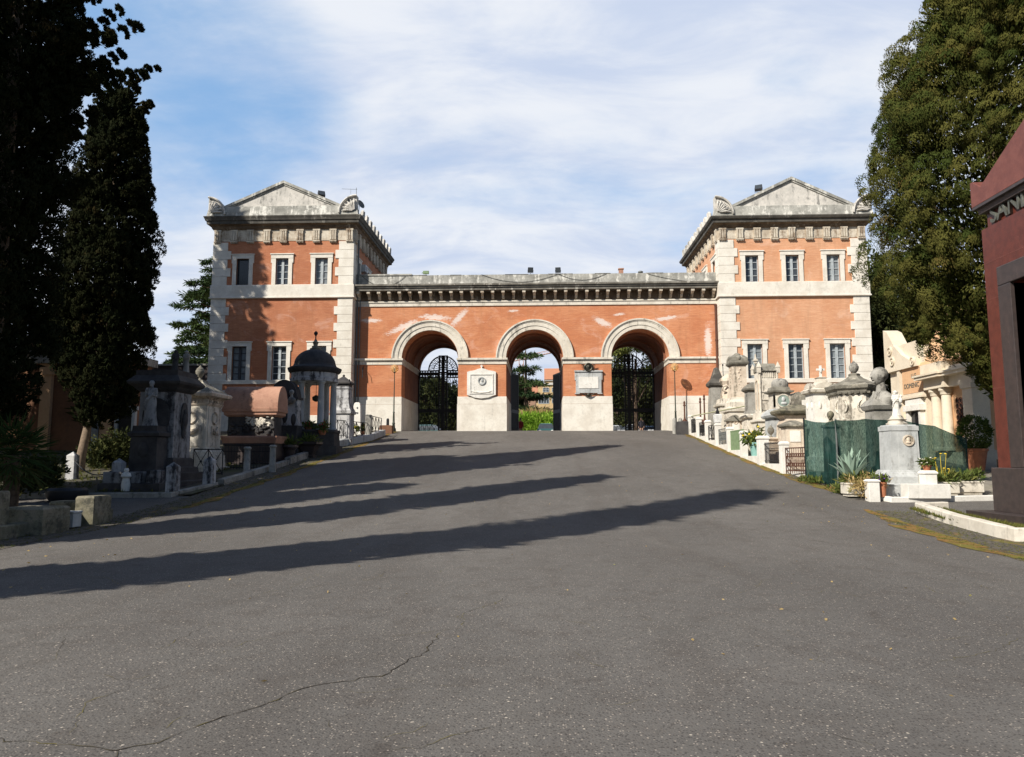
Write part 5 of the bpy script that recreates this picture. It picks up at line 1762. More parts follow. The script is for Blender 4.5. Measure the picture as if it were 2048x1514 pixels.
# posts, railings and low walls in front of the right row
PR = 'white stone posts along the right row'
pp = [(1383, 45.8, 'farthest white post of the right row'), (1399, 43.5, 'second white post down from the lamp'), (1417, 41.1, 'third white post down from the lamp'), (1437, 38.9, 'fourth white post, below the white lantern box'),
      (1461, 36.3, 'white post at the upper side of the green gate'), (1488, 33.8, 'white post at the lower side of the green gate'), (1526, 31.0, 'stout white post beside the teal flower pot'), (1568, 28.2, 'nearest white post, by the rusty railing before the net')]
pxs = []
for px, Y, lb in pp:
    x = xof(px, Y)
    pxs.append((x, Y))
    post('white_post', lb, x, Y, .145 if px != 1526 else .2, 1.2, 'marble_white', 'cap', PR)
rl = [('black iron railing, farthest of the right row', 'iron', 'bars'), ('black curled iron railing below the second white post', 'iron', 'scroll'), ('black iron railing below the third white post', 'iron', 'x'),
      ('grey iron railing above the green gate', 'pipe_grey', 'scroll'), None, None, ('black barred railing beside the stout white post', 'iron', 'bars')]
for i, r_ in enumerate(rl):
    (xa, ya), (xb, yb) = pxs[i], pxs[i + 1]
    if r_:
        railing(r_[0], xa, ya - .16, xb, yb + .16, .78, r_[1], r_[2], RG, .22)
    y0, y1 = yb + .16, ya - .16
    hh = h(ya) - h(yb) + .16
    m = MB(); m.box(-.13, .13, y0 - ya, y1 - ya, -.5 - (h(ya) - h(yb)), .06); o = m.build('low_wall', 'marble_white', None, bevel=.01)
    o.location = (xa + .02, ya, h(ya)); tag(o, ('low white step wall between white posts %s' % ('by the right lamp', 'under the curled railing', 'under the third railing', 'under the grey railing', 'under the green gate', 'beside the teal pot', 'under the black barred railing')[i]), 'wall', 'low walls of the right row')
railing('rusty ornate iron railing just left of the green net', pxs[-1][0], pxs[-1][1] - .16, 9.12, 26.3, .92, 'iron_rust', 'scroll', RG, .12)
m = MB(); m.box(-.13, .13, 26.2 - 28.2, -.16, -.5, .10); o = m.build('low_wall', 'marble_white', None, bevel=.01); o.location = (9.3, 28.2, h(28.2)); tag(o, 'low white wall under the rusty railing', 'wall', 'low walls of the right row')
(xa, ya), (xb, yb) = pxs[4], pxs[5]
m = MB(); L = ya - yb
n_ = 14
for i in range(n_):
    a = L * (i + .1) / n_
    m.box(-.02, .02, -a - L / n_ * .72, -a, -.75, .40)
m.box(-.03, .03, -L + .1, -.1, .38, .43); m.box(-.03, .03, -L + .1, -.1, -.55, -.5)
o = m.build('green_gate', 'green_paint'); o.location = (xa, ya, h(yb) + .85); tag(o, 'pale green barred gate between two white posts', 'gate')
m = MB(); n_ = 20
A_, B_ = Vector((pxs[0][0], 45.8, h(45.8) + 1.12)), Vector((pxs[3][0] + .9, 37, h(45.8) + 1.1))
m.tube([A_, B_], .035, 6); o = m.build('handrail', 'rail_wood'); tag(o, 'pale yellow-green wooden rail across the far white posts', 'rail')
t = thing('lantern_box', 'small white lantern box with a black top on the fourth white post', 'lantern', (pxs[3][0], 38.9, h(38.9) + 1.2))
m = MB(); m.loft(0, 0, [(0, .12), (.02, .16), (.42, .19), (.46, .12)]); m.build('body', 'pot_white', t)
m = MB(); m.loft(0, 0, [(.46, .10), (.6, .09), (.7, .05), (.82, .02)], n=8); m.build('top', 'iron', t)
xa, ya = xof(1512, 32.4), 32.4
flowers('potted_flowers', 'leafy yellow-flowered plant in a teal pot between two white posts', (xa, ya, h(ya) + .05), .36, 'shrub_leaf', 'petal_yellow', 'pot_teal', .75, 40)
for px, Y, hh, lb in ((1371, 46.6, 1.5, 'dark torch-shaped iron post nearest the right lamp'), (1403, 47.2, 1.7, 'dark torch-shaped iron post, middle of three'), (1411, 46.5, 1.9, 'dark torch-shaped iron post next to the dark obelisk')):
    m = MB(); m.loft(0, 0, [(0, .16), (.25, .16), (.35, .07), (.5, .05), (hh - .35, .045), (hh - .3, .09), (hh - .22, .05), (hh - .1, .07), (hh, .02)], n=10)
    o = m.build('torch_post', 'iron_rust', None, smooth=True); o.location = (xof(px, Y), Y, h(Y) + .55); tag(o, lb, 'post', 'torch-shaped iron posts')
m = MB(); m.loft(0, 0, [(0, .9, .5), (.55, .85, .5), (.56, .7, .4)]); o = m.build('tomb_base', 'stone_grey'); o.location = (xof(1391, 46.9), 46.9, h(46.9)); tag(o, 'low grey tomb base carrying the torch-shaped posts', 'tomb', RT_)
m = MB(); m.loft(0, 0, [(-.2, .42, .25), (.75, .40, .22), (.8, .3, .15)]); o = m.build('tomb_base', 'stone_black'); o.location = (xof(1367, 46.0), 46.0, h(46)); tag(o, 'small black headstone beside the right lamp post', 'gravestone')
for px, lb in ((1350, 'round grey bollard in front of the right lamp post'), (1362, 'round grey bollard right of the right lamp post')):
    m = MB(); m.loft(0, 0, [(-.2, .13), (.85, .12), (.95, .09), (1.0, .03)], n=12); o = m.build('stone_bollard', 'stone_grey', None, smooth=True); o.location = (xof(px, 46.6), 46.6, h(46.6)); tag(o, lb, 'bollard', 'bollards by the right lamp')

# green shade net
NP_ = [(9.06, 26.1), (9.30, 25.2), (9.45, 24.3), (10.6, 24.8), (11.9, 25.3), (13.6, 26.3), (15.3, 27.5)]
tops = [zof(838, 26.1, 1600), 2.86, zof(840, 24.3, 1660), 2.95, zof(838, 25.3, 1770), zof(852, 26.3, 1850), zof(876, 27.5, 1905)]
net = thing('shade_net', 'dark green see-through shade net stretched on poles around the graves behind the saint monument', 'net', (9.45, 24.3, h(24.3)))
no = Vector(net.location)
m = MB(no)
nx, nz = 120, 18
for i in range(nx + 1):
    s_ = i / nx * (len(NP_) - 1)
    k = min(int(s_), len(NP_) - 2)
    f = s_ - k
    x = NP_[k][0] * (1 - f) + NP_[k + 1][0] * f
    y = NP_[k][1] * (1 - f) + NP_[k + 1][1] * f
    zt_ = tops[k] * (1 - f) + tops[k + 1] * f - .03 * math.sin(PI * f)
    zb_ = h(y) + .04
    for j in range(nz + 1):
        u = j / nz
        b = .09 * math.sin(s_ * 5 + u * 3) * math.sin(PI * u) + .045 * math.sin(s_ * 13 + u * 7) + .03 * math.sin(s_ * 29 - u * 5) * (1 - u)
        m.v.append((x - b * .5, y - b, zb_ + (zt_ - zb_) * u))
for i in range(nx):
    for j in range(nz):
        p = i * (nz + 1) + j
        m.f.append((p, p + nz + 1, p + nz + 2, p + 1))
m.build('netting', 'shade_net', net, smooth=True)
for k in (0, 2, 4, 6):
    m = MB(no); x, y = NP_[k]; m.tube([(x, y + .03, h(y) - .2), (x, y + .03, tops[k] + .04)], .028, 7); m.build('pole', 'pipe_grey' if k == 2 else 'iron', net)

# saint monument
Y = 22.4
x0 = xof(1785, Y)
t = thing('saint_monument', 'grey marble monument with portrait medallion and white saint carrying a child on top', 'tomb', (x0 + .36, Y + .36, h(Y)))
zz = lambda py: zof(py, Y, 1800) - h(Y)
m = MB(); m.loft(0, 0, [(-.3, .82, .8), (zz(968), .82, .8), (zz(967), .70, .62), (zz(953), .70, .62), (zz(951), .66, .56), (zz(946), .60, .5), (zz(944), .52, .44), (zz(940), .48, .42)]); m.build('steps', 'marble_grey', t, bevel=.008)
m = MB(); m.loft(0, 0, [(zz(940), .42, .38), (zz(862), .40, .37)]); m.box(-.20, .34, -.385, -.375, zz(932), zz(866)); m.build('shaft', 'marble_grey', t, bevel=.01)
m = MB(); m.loft(0, 0, [(zz(862), .40, .37), (zz(861), .42, .39), (zz(852), .42, .39), (zz(851), .37, .34), (zz(849), .36, .33)]); m.build('cap', 'marble_grey', t)
m = MB(); m.loft(-.02, 0, [(zz(849), .30), (zz(846), .31), (zz(844), .25), (zz(840), .24), (zz(838), .28), (zz(836), .20), (zz(830), .15)], n=20); m.build('round_base', 'stone_pale', t, smooth=True)
m = MB(); m.ring(.10, zz(881), .125, .165, -.42, -.375, 0, 2 * PI, 26); m.build('medallion_rim', 'stone_warm', t)
m = MB(); m.disc(.10, zz(881), .125, -.395, -.376, 24); m.ell((.11, -.40, zz(879)), .05, .03, .07); m.ell((.10, -.40, zz(885)), .08, .025, .04); m.build('medallion', 'stone_warm', t, smooth=True)
carved_figure('saint_statue', 'marble_white', t, (-.02, 0, zz(831)), zz(779) - zz(831), rad(-15), 'fold')
m = MB(); m.ell((.07, -.12, zz(799)), .05, .06, .09); m.ell((.08, -.13, zz(791)), .038, .038, .045); m.build('child_figure', 'marble_white', t, smooth=True)
m = MB(); m.box(-.42, .75, -1.3, -.85, .02, .42); m.build('grave_front', 'marble_white', t, bevel=.01)
m = MB(); m.loft(.28, -.62, [(.42, .07), (.55, .09), (.68, .05), (.74, .07)], n=12); m.build('vase', 'stone_grey', t, smooth=True)
kerb('white marble kerb in front of the saint monument along the side path', [(9.35, 22.9), (9.85, 21.55), (17.5, 22.6)], .24, .14, 'marble_white', group=KG)
WP = 'low white posts at the saint monument'
for px, Y, w, lb in ((1744, 21.7, .15, 'square white post on the kerb left of the saint monument'), (1857, 21.8, .17, 'taller white post on the kerb right of the saint monument')):
    post('kerb_post', lb, xof(px, Y, 970), Y, w, .62 if px < 1800 else .86, 'marble_white', 'cap', WP)
flowers('potted_flowers', 'violet flowers in a tall terracotta pot beside the square white post', (xof(1764, 21.75, 970), 21.75, h(21.7) + .12), .17, 'shrub_leaf', 'petal_violet', 'terracotta', .42)
flowers('potted_flowers', 'white and red flowers on the taller white post right of the saint monument', (xof(1856, 21.8, 970), 21.8, h(21.8) + .86), .17, 'shrub_leaf', 'petal_white', 'terracotta', .14)
TR = 'stone troughs at the saint monument'
for px, Y, w, lb, lf in ((1716, 22.4, .42, 'pale stone trough holding the big aloe', 'shrub_leaf'), (1884, 22.6, .38, 'pale stone trough with tall yellow flowers right of the saint monument', 'shrub_leaf'), (1930, 22.8, .42, 'pale stone trough with low green plants beside the red granite tomb', 'shrub_leaf')):
    x = xof(px, Y, 970)
    t = thing('stone_trough', lb, 'planter', (x, Y, h(Y) + .03), 0, TR)
    m = MB(); m.loft(0, 0, [(0, w * .9, .2), (.06, w * .9, .2), (.08, w, .24), (.34, w, .24), (.36, w * 1.04, .26), (.40, w * 1.04, .26)]); m.build('trough', 'stone_pale', t, bevel=.015)
    P = [(R.uniform(-w, w), R.uniform(-.22, .2), .42 + abs(R.gauss(0, .09))) for _ in range(46)]
    leaves('plants', lf, t, P, [(p[0] * .6, p[1], .5) for p in P], .09, 10, .2, .02, [R.random() for _ in P])
    if px == 1884:
        m = MB()
        for i in range(7):
            a = R.uniform(-.25, .25); q = R.uniform(.7, 1.25)
            m.tube([(a * .5, 0, .4), (a, R.uniform(-.1, .1), q)], .006, 4); m.ell((a, 0, q), .04, .04, .02, 7, 4)
        m.build('petals', 'petal_yellow', t)


def aloe(label, x, y, z, n_, L):
    t = thing('aloe', label, 'plant', (x, y, z))
    m = MB()
    for i in range(n_):
        a = i * 2.399
        e = rad(84 - 48 * (i / n_))
        d = Vector((math.cos(a) * math.cos(e), math.sin(a) * math.cos(e), math.sin(e)))
        q = L * R.uniform(.75, 1.05)
        P = [Vector((0, 0, .05)) + d * q * u + Vector((0, 0, .12 * q * u * (1 - u) * 2)) for u in (0, .25, .5, .75, 1)]
        s_ = d.cross(Vector((0, 0, 1)))
        s_ = s_.normalized() if s_.length > .05 else Vector((1, 0, 0))
        w_ = d.cross(s_)
        b = len(m.v)
        for p, wd in zip(P, (.055, .06, .05, .032, .003)):
            wd *= L / .6
            m.v += [tuple(p + s_ * wd - w_ * wd * .3), tuple(p + w_ * wd * .35), tuple(p - s_ * wd - w_ * wd * .3)]
        for k in range(4):
            for c_ in range(3):
                p, q_ = b + k * 3 + c_, b + k * 3 + (c_ + 1) % 3
                m.f.append((p, q_, q_ + 3, p + 3))
    m.build('leaf_rosette', 'agave_leaf', t, smooth=True)
    return t


aloe('big pale blue-green aloe in front of the green net', xof(1702, 22.5, 970), 22.45, h(22.4) + .40, 24, 1.0)
t = thing('ice_plant', 'spreading yellow-green succulent bush spilling over the trough left of the saint monument', 'plant', (xof(1728, 22.1, 970), 22.1, h(22.1) + .25))
P = [(R.gauss(0, .22), R.gauss(0, .16), R.gauss(.13, .11)) for _ in range(90)]
leaves('stems', 'reed_leaf', t, P, [(p[0], p[1], .3) for p in P], .08, 10, .16, .014, [R.random() ** .5 for _ in P])

# planter kerb and red granite tomb at the right edge
XT = 10.8
YF_, YN = 18.15, 12.2
zg = h(18.4)
t = thing('granite_tomb', 'tall polished red granite family tomb with bronze name letters at the right edge', 'tomb', (13.2, 15.3, 0))
o_ = Vector((13.2, 15.3, 0))
yc = (YF_ + YN) / 2
zw, zf, zc_ = zof(467, 18.4, 1965), zof(432, 18.2, 1965), zof(366, 18.2, 1955)
zpl = zof(935, 18.4, 1955)
hx, hy = 2.3, (YF_ - YN) / 2
xc = XT + hx
m = MB(o_); m.loft(xc, yc, [(-.2, hx + 1.1, hy + 1.1), (.17, hx + 1.1, hy + 1.1), (.175, hx + .55, hy + .5), (.40, hx + .55, hy + .5)]); m.build('steps', 'granite_dark', t, bevel=.01)
m = MB(o_); m.loft(xc, yc, [(.40, hx + .12, hy + .1), (zpl - .01, hx + .12, hy + .1), (zpl, hx + .10, hy + .08)]); m.build('plinth', 'granite_dark', t, bevel=.01)
m = MB(o_)
dy0, dy1 = yc - 1.90, yc + 1.90
zd = 5.66
PX = lambda u, z, d: (XT + d, u, z)
wall_holes(m, YN, YF_, zpl, zw, [(dy0, dy1, zpl, zd)], PX, .9)
m.add([(XT, YF_, zpl), (XT + 2 * hx, YF_, zpl), (XT + 2 * hx, YF_, zw), (XT, YF_, zw)], [(0, 1, 2, 3)])
m.add([(XT, YN, zpl), (XT + 2 * hx, YN, zpl), (XT + 2 * hx, YN, zw), (XT, YN, zw)], [(0, 3, 2, 1)])
m.add([(XT + 2 * hx, YN, zpl), (XT + 2 * hx, YF_, zpl), (XT + 2 * hx, YF_, zw), (XT + 2 * hx, YN, zw)], [(0, 1, 2, 3)])
m.build('wall', 'granite_red', t)
m = MB(o_); m.loft(xc, yc, [(zw, hx, hy), (zw + .02, hx - .10, hy - .10), (zf, hx - .10, hy - .10)]); m.build('frieze', 'granite_red', t)
m = MB(o_)
for z_ in (3.3, 5.45):
    m.box(XT - .004, XT + .1, YN + .3, dy0 - .5, z_, z_ + .012); m.box(XT - .004, XT + .1, dy1 + .5, YF_ + .004, z_, z_ + .012)
m.box(XT - .004, XT + .1, YN + .1, YF_ + .004, 6.35, 6.362)
m.build('joint_lines', 'granite_pink', t)
# door surround
m = MB(o_)
fx = XT - .10
y0_, y1_ = dy0 - .46, dy1 + .46
m.box(fx, XT + .3, dy1, y1_, zpl, zd); m.box(fx, XT + .3, y0_, dy0, zpl, zd); m.box(fx, XT + .3, y0_, y1_, zd + .001, zd + .46)
m.build('door_surround', 'granite_dark', t, bevel=.02)
m = MB(o_); m.box(XT + .7, XT + .75, dy0, dy1, zpl, zd)
for a, b in ((dy0 + .12, yc - .06), (yc + .06, dy1 - .12)):
    for za, zb in ((zpl + .15, 3.1), (3.3, 5.5)):
        m.box(XT + .66, XT + .70, a, b, za, zb); m.box(XT + .64, XT + .66, a + .12, b - .12, za + .15, zb - .15)
m.build('door', 'bronze', t, bevel=.01)
m = MB(o_); cx0 = XT - .02
m.loft(xc, yc, [(zf, hx - .08, hy - .08), (zf + .02, hx + .02, hy + .02), (zf + .14, hx + .04, hy + .04), (zf + .15, hx + .12, hy + .12), (zf + .22, hx + .12, hy + .12)]); m.build('cornice', 'granite_dark', t)
m = MB(o_)
ex = hy + .15
zq = zf + .221
m.prismx([(yc + ex, zq), (yc + ex, zc_ + .03), (yc + ex - .10, zc_ + .02), (yc + ex - .42, zq + .42), (yc, zq + .35 + ex * .46), (yc - ex + .42, zq + .42), (yc - ex + .1, zc_ + .02), (yc - ex, zc_ + .03), (yc - ex, zq)], XT - .12, XT + 2 * hx + .1)
m.build('gable', 'granite_pink', t, bevel=.015)


def text(name, body_, mat, parent, loc, rot, size, ext=.02, org=(0, 0, 0)):
    c = bpy.data.curves.new(name, 'FONT')
    c.body, c.size, c.extrude, c.bevel_depth = body_, size, ext, .004
    o = bpy.data.objects.new(name, c)
    COL.objects.link(o)
    dg = bpy.context.evaluated_depsgraph_get()
    me = bpy.data.meshes.new_from_object(o.evaluated_get(dg))
    bpy.data.objects.remove(o)
    me.name = name
    me.materials.clear(); me.materials.append(M[mat])
    o = bpy.data.objects.new(name, me)
    COL.objects.link(o)
    o.parent = parent
    o.location = Vector(loc) - Vector(org)
    o.rotation_euler = rot
    return o


# letters run from the far end towards the viewer along the wall facing the drive
text('lettering', 'SANDI', 'bronze_letter', t, (XT + .08, 17.85, zw + .07), (PI / 2, 0, -PI / 2), .60, .05, o_)
kerb('pale stone kerb of the flower bed before the red granite tomb', [(10.35, 19.75), (9.62, 19.6), (9.12, 14.95), (10.0, 14.75)], .22, .26, 'travertine', group=KG)
sheet('bed_soil', 'dirt', 15.0, 19.7, lambda y: 9.2 + (y - 15) * .1, 10.3, .09)
post('kerb_post', 'pale rounded stone at the right edge below the granite steps', 9.35, 13.0, .17, .42, 'stone_pale', 'cap', WP)

# ------------------------------------------------------------------ chapel behind the net
XC, YN2, YF2 = 16.67, 29.2, 36.2
co = Vector((XC + 3, 32.5, h(30)))
ch = thing('chapel', 'cream and ochre funerary chapel with paired columns half hidden by the big cypress', 'chapel', co)
zc = lambda py, Y: zof(py, Y, 1860)
z_e0, z_e1, z_a = zc(773, 31), zc(752, 31), zc(733, 31)
m = MB(co); m.box(XC + .35, XC + 7, YN2 + .3, YF2, .6, z_e0); m.build('wall', 'ochre_plaster', ch)
m = MB(co); m.box(XC + .2, XC + 7, YN2 + .15, YF2 + .1, .5, h(29) + .75); m.build('plinth', 'cream_stone', ch)
m = MB(co); m.loft(XC + .28, YN2 + .42, [(.6, .42), (h(29) + .8, .42), (h(29) + .82, .36), (2.9, .35), (2.91, .33), (z_e0 - .22, .33), (z_e0 - .2, .38), (z_e0, .40)]); m.build('corner_pier', 'cream_stone', ch)
for y in (31.55, 32.35):
    m = MB(co); m.loft(XC + .18, y, [(h(30) + .7, .26), (h(30) + .8, .26), (h(30) + .85, .22), (3.0, .215), (z_e0 - .3, .185), (z_e0 - .28, .22), (z_e0 - .18, .23), (z_e0 - .12, .28), (z_e0, .28)], n=22); m.build('column', 'cream_stone', ch, smooth=True)
m = MB(co)
m.box(XC - .06, XC + 7, YN2, YN2 + 1.0, z_e0, z_e1); m.box(XC + .06, XC + 7, YN2 + 1.0, 31.1, z_e0, z_e1); m.box(XC - .12, XC + 7, 31.1, 32.75, z_e0, z_e1); m.build('entablature', 'cream_stone', ch)
m = MB(co); m.box(XC - .30, XC + 7.1, YN2 - .2, 31.05, z_e1 + .001, z_e1 + .12); m.box(XC - .42, XC + 7.1, 31.05, 32.95, z_e1 + .001, z_e1 + .12)
m.box(XC - .36, XC + 7.1, YN2 - .26, 31.0, z_e1 + .121, z_e1 + .2); m.box(XC - .48, XC + 7.1, 31.0, 33.0, z_e1 + .121, z_e1 + .2); m.build('cornice', 'cream_stone', ch)
m = MB(co); m.box(XC - .05, XC + 7, YN2 + .05, 31.1, z_e1 + .201, z_a); m.box(XC - .2, XC + 7, 31.1, 32.8, z_e1 + .201, z_a + .25); m.build('attic', 'cream_stone', ch)
m = MB(co); m.loft(XC + 3.4, 31.8, [(z_a + .251, 3.4, 1.9), (z_a + 1.9, 2.6, 1.3), (z_a + 3.0, 2.2, 1.1)]); m.build('stepped_roof', 'ochre_plaster', ch)
# door bay set between the columns and the far wing
m = MB(co); m.box(XC + .10, XC + .35, 33.0, YF2, .8, zc(690, 35)); m.build('portal_wall', 'cream_stone', ch)
m = MB(co); m.box(XC + .02, XC + .10, 33.05, 34.9, zc(786, 34), zc(735, 34)); m.build('name_panel', 'ochre_plaster', ch)
m = MB(co)
m.box(XC - .02, XC + .1, 32.98, 35.2, zc(792, 34) - .02, zc(787, 34)); m.box(XC - .1, XC + .1, 32.95, 35.3, zc(797, 34), zc(792.1, 34) - .021); m.box(XC - .05, XC + .1, 35.0, 35.25, 1.6, zc(735, 34)); m.build('panel_frame', 'cream_stone', ch)
m = MB(co); m.box(XC - .1, XC + .1, 33.2, 33.38, 1.6, 3.8); m.box(XC - .1, XC + .1, 34.3, 34.5, 1.6, 3.8); m.box(XC - .18, XC + .1, 33.1, 34.6, 3.801, 4.05); m.box(XC - .1, XC + .1, 33.2, 34.5, 4.051, 4.3); m.build('door_frame', 'marble_white', ch)
m = MB(co); m.box(XC + .05, XC + .12, 33.38, 34.3, 1.6, 3.8); m.build('door', 'glass_dark', ch)
zg2 = zc(862, 30.6)
m = MB(co); m.box(XC + .29, XC + .36, 30.3, 31.02, zg2, zc(797, 30.6)); m.build('grille_opening', 'black_hole', ch)
m = MB(co)
for k in range(12):
    for j in range(3):
        b0 = len(m.v); m.ring(0, 0, .10, .125, -.02, .02, 0, 2 * PI, 12)
        yy, z_ = 30.42 + j * .24, zg2 + .1 + k * .23
        if z_ < zc(797, 30.6) - .05:
            m.mapv(lambda v: Vector((XC + .27 + v.y, yy + v.x, z_ + v.z)), b0)
m.build('grille', 'iron_rust', ch)
m = MB(co)
poly = [(33.3, zc(735, 34)), (36.3, zc(735, 34)), (36.3, zc(655, 35.5)), (35.9, zc(662, 35.5)), (35.3, zc(690, 35)), (34.6, zc(712, 35)), (33.8, zc(722, 34)), (33.3, zc(722, 34))]
m.prismx(poly, XC - .1, XC + .6)
for z_, y_, r_ in ((zc(721, 35.2), 35.5, .22), (zc(701, 35.5), 35.7, .22), (zc(724, 34), 33.6, .2)):
    b0 = len(m.v); m.ring(0, 0, r_ * .7, r_, -.06, .03, 0, 2 * PI, 18); m.ring(0, 0, r_ * .18, r_ * .36, -.07, .03, 0, 2 * PI, 14)
    m.mapv(lambda v: Vector((XC - .1 + v.y, y_ + v.x, z_ + v.z)), b0)
m.build('scroll_gable', 'cream_stone', ch)
zt1 = zc(757, 34)
text('lettering', 'U E', 'bronze_letter', ch, (XC + .02, 34.05, zt1), (PI / 2, 0, -PI / 2), .30, .008, co)
text('lettering', 'DOMENIC', 'bronze_letter', ch, (XC + .02, 34.75, zc(775, 34)), (PI / 2, 0, -PI / 2), .30, .008, co)
t = thing('topiary', 'clipped round dark bush in a terracotta pot at the brown side of the chapel', 'plant', (xof(1951, 28.4), 28.4, h(28.4) + .1))
m = MB(); m.loft(0, 0, [(0, .26), (.7, .38), (.72, .42), (.8, .42), (.8, .36)], n=18); m.build('pot', 'terracotta', t, smooth=True)
P = []
for i in range(300):
    v = Vector((R.gauss(0, 1), R.gauss(0, 1), R.gauss(0, 1))).normalized()
    P.append((v.x * .48, v.y * .48, 1.35 + v.z * .62))
leaves('foliage', 'shrub_leaf', t, P, [(p[0], p[1], p[2] - 1.3) for p in P], .1, 12, .1, .025, [R.random() * .5 for _ in P])
t = thing('side_plinth', 'dark low stone wall beside the clipped bush at the chapel corner', 'wall', (17.0, 28.0, h(28)))
m = MB(); m.box(-.3, 3, -.15, .15, -.3, .55); m.build('wall', 'granite_dark', t)

# ------------------------------------------------------------------ fittings on the gateway
FL = 'floodlights on the roofs'


def flood(label, px, py, Y, s_, rz, tilt):
    p = at(px, py, Y)
    t = thing('floodlight', label, 'floodlight', p, rz, FL)
    m = MB(); b0 = len(m.v)
    m.loft(0, 0, [(-.5 * s_, .45 * s_, .16 * s_), (-.45 * s_, .5 * s_, .24 * s_), (.45 * s_, .5 * s_, .24 * s_), (.5 * s_, .45 * s_, .16 * s_)])
    T = Matrix.Rotation(tilt, 4, 'X'); m.mapv(lambda v: T @ v, b0); m.build('housing', 'plastic_black', t)
    m = MB(); b0 = len(m.v); m.box(-.4 * s_, .4 * s_, -.262 * s_, -.242 * s_, -.38 * s_, .38 * s_); m.mapv(lambda v: T @ v, b0); m.build('lens', 'glass', t)
    m = MB(); m.tube([(-.55 * s_, 0, 0), (-.55 * s_, 0, -.6 * s_), (.55 * s_, 0, -.6 * s_), (.55 * s_, 0, 0)], .03 * s_, 5); m.tube([(0, 0, -.6 * s_), (0, 0, -.9 * s_)], .04 * s_, 5); m.build('bracket', 'iron', t)


flood('tilted black floodlight on the gable slope of the half-shaded pavilion', 643, 388, 49.1, .46, rad(30), rad(-30))
flood('tilted black floodlight on the gable slope of the sunlit pavilion', 1517, 376, 49.1, .46, rad(-25), rad(-30))
flood('left one of the two black floodlights over the middle of the parapet', 1061, 540, 50.2, .36, rad(8), rad(10))
flood('right one of the two black floodlights over the middle of the parapet', 1116, 540, 50.2, .36, rad(-8), rad(10))
t = thing('tv_antenna', 'thin roof antenna on the half-shaded pavilion', 'antenna', at(712, 412, 50.5))
m = MB(); m.tube([(0, 0, -.3), (0, 0, 1.35)], .018, 5); m.tube([(-1.05, 0, 1.28), (.05, 0, 1.22)], .012, 5); m.tube([(-.4, 0, .9), (-.4, 0, 1.27)], .01, 5); m.build('mast', 'pipe_grey', t)
p = at(720, 410, 51.0)
t = thing('satellite_dish', 'small dark dish behind the shell ornament of the half-shaded pavilion', 'satellite dish', p, rad(60))
m = MB(); b0 = len(m.v); m.loft(0, 0, [(0, .03), (.02, .15), (.07, .26), (.12, .33), (.125, .33), (.075, .26), (.03, .15), (.01, .03)], n=18); T = Matrix.Rotation(rad(70), 4, 'X'); m.mapv(lambda v: T @ v, b0); m.build('dish', 'pipe_grey', t, smooth=True)
m = MB(); m.tube([(0, .05, 0), (0, .1, -.5)], .02, 5); m.build('arm', 'iron', t)
p = at(726, 540, 51.8)
t = thing('air_conditioner', 'grey air-conditioning box on the inner side of the half-shaded pavilion', 'air conditioner', (-12.85, 51.6, p.z))
m = MB(); m.box(-.1, .22, -.35, .35, -.26, .26); m.build('housing', 'plastic_grey', t, bevel=.02)
m = MB(); b0 = len(m.v); m.disc(0, 0, .19, -.012, .012, 20); m.mapv(lambda v: Vector((.22 - v.y, v.x, v.z)), b0); m.build('fan_grille', 'plastic_black', t)
t = thing('equipment_box', 'small grey-green box on a stem over the left arch parapet', 'box', at(852, 545, 50.4))
m = MB(); m.box(-.2, .2, -.1, .1, -.1, .1); m.tube([(0, 0, -.1), (0, 0, -.35)], .02, 5); m.tube([(-.3, 0, -.05), (-.2, 0, 0)], .03, 5); m.build('box', 'green_paint', t)
t = thing('chimney_pot', 'small red chimney pot over the right part of the parapet', 'chimney', at(1242, 548, 51))
m = MB(); m.loft(0, 0, [(-.3, .15), (.3, .15), (.31, .19), (.38, .19)]); m.build('pot', 'red_stone', t)
t = thing('roof_vent', 'small grey vent beside the red chimney pot', 'vent', at(1281, 546, 51))
m = MB(); m.loft(0, 0, [(-.4, .06), (.0, .06), (.02, .18), (.1, .18), (.14, .1)], n=10); m.build('vent', 'pipe_grey', t)
t = thing('roof_vent', 'little mushroom-capped pipe on the gable of the half-shaded pavilion', 'vent', at(620, 386, 49.6))
m = MB(); m.loft(0, 0, [(-.5, .07), (-.02, .07), (0, .16), (.06, .16)], n=10); m.build('vent', 'pipe_grey', t)

LG = 'lamp posts by the gateway'
lamp = thing('lamp_post', 'amber globe lamp left of the three arches', 'street lamp', (xof(787, 49.05, 862), 49.05, h(49.05)), 0, LG)
zl = zof(737, 49.05, 787) - h(49.05)
m = MB(); m.loft(0, 0, [(-.1, .17), (.2, .16), (.26, .10), (.5, .085), (.55, .11), (.62, .075), (1.25, .055), (1.28, .075), (1.34, .045), (zl - .42, .026), (zl - .3, .03), (zl - .27, .09), (zl - .24, .1)], n=14); m.build('pole', 'lamp_iron', lamp, smooth=True)
m = MB(); m.ell((0, 0, zl), .27, .27, .27, 22, 14); m.build('globe', 'amber_globe', lamp, smooth=True)
m = MB(); m.loft(0, 0, [(zl - .26, .05), (zl - .05, .05), (zl + .05, .035)], n=8); m.build('bulb', 'pot_white', lamp, smooth=True)
l2 = dup(lamp)
l2.location = (xof(1352, 49.05, 862), 49.05, h(49.05))
l2['label'] = 'amber globe lamp right of the three arches, its round shadow on the brick'

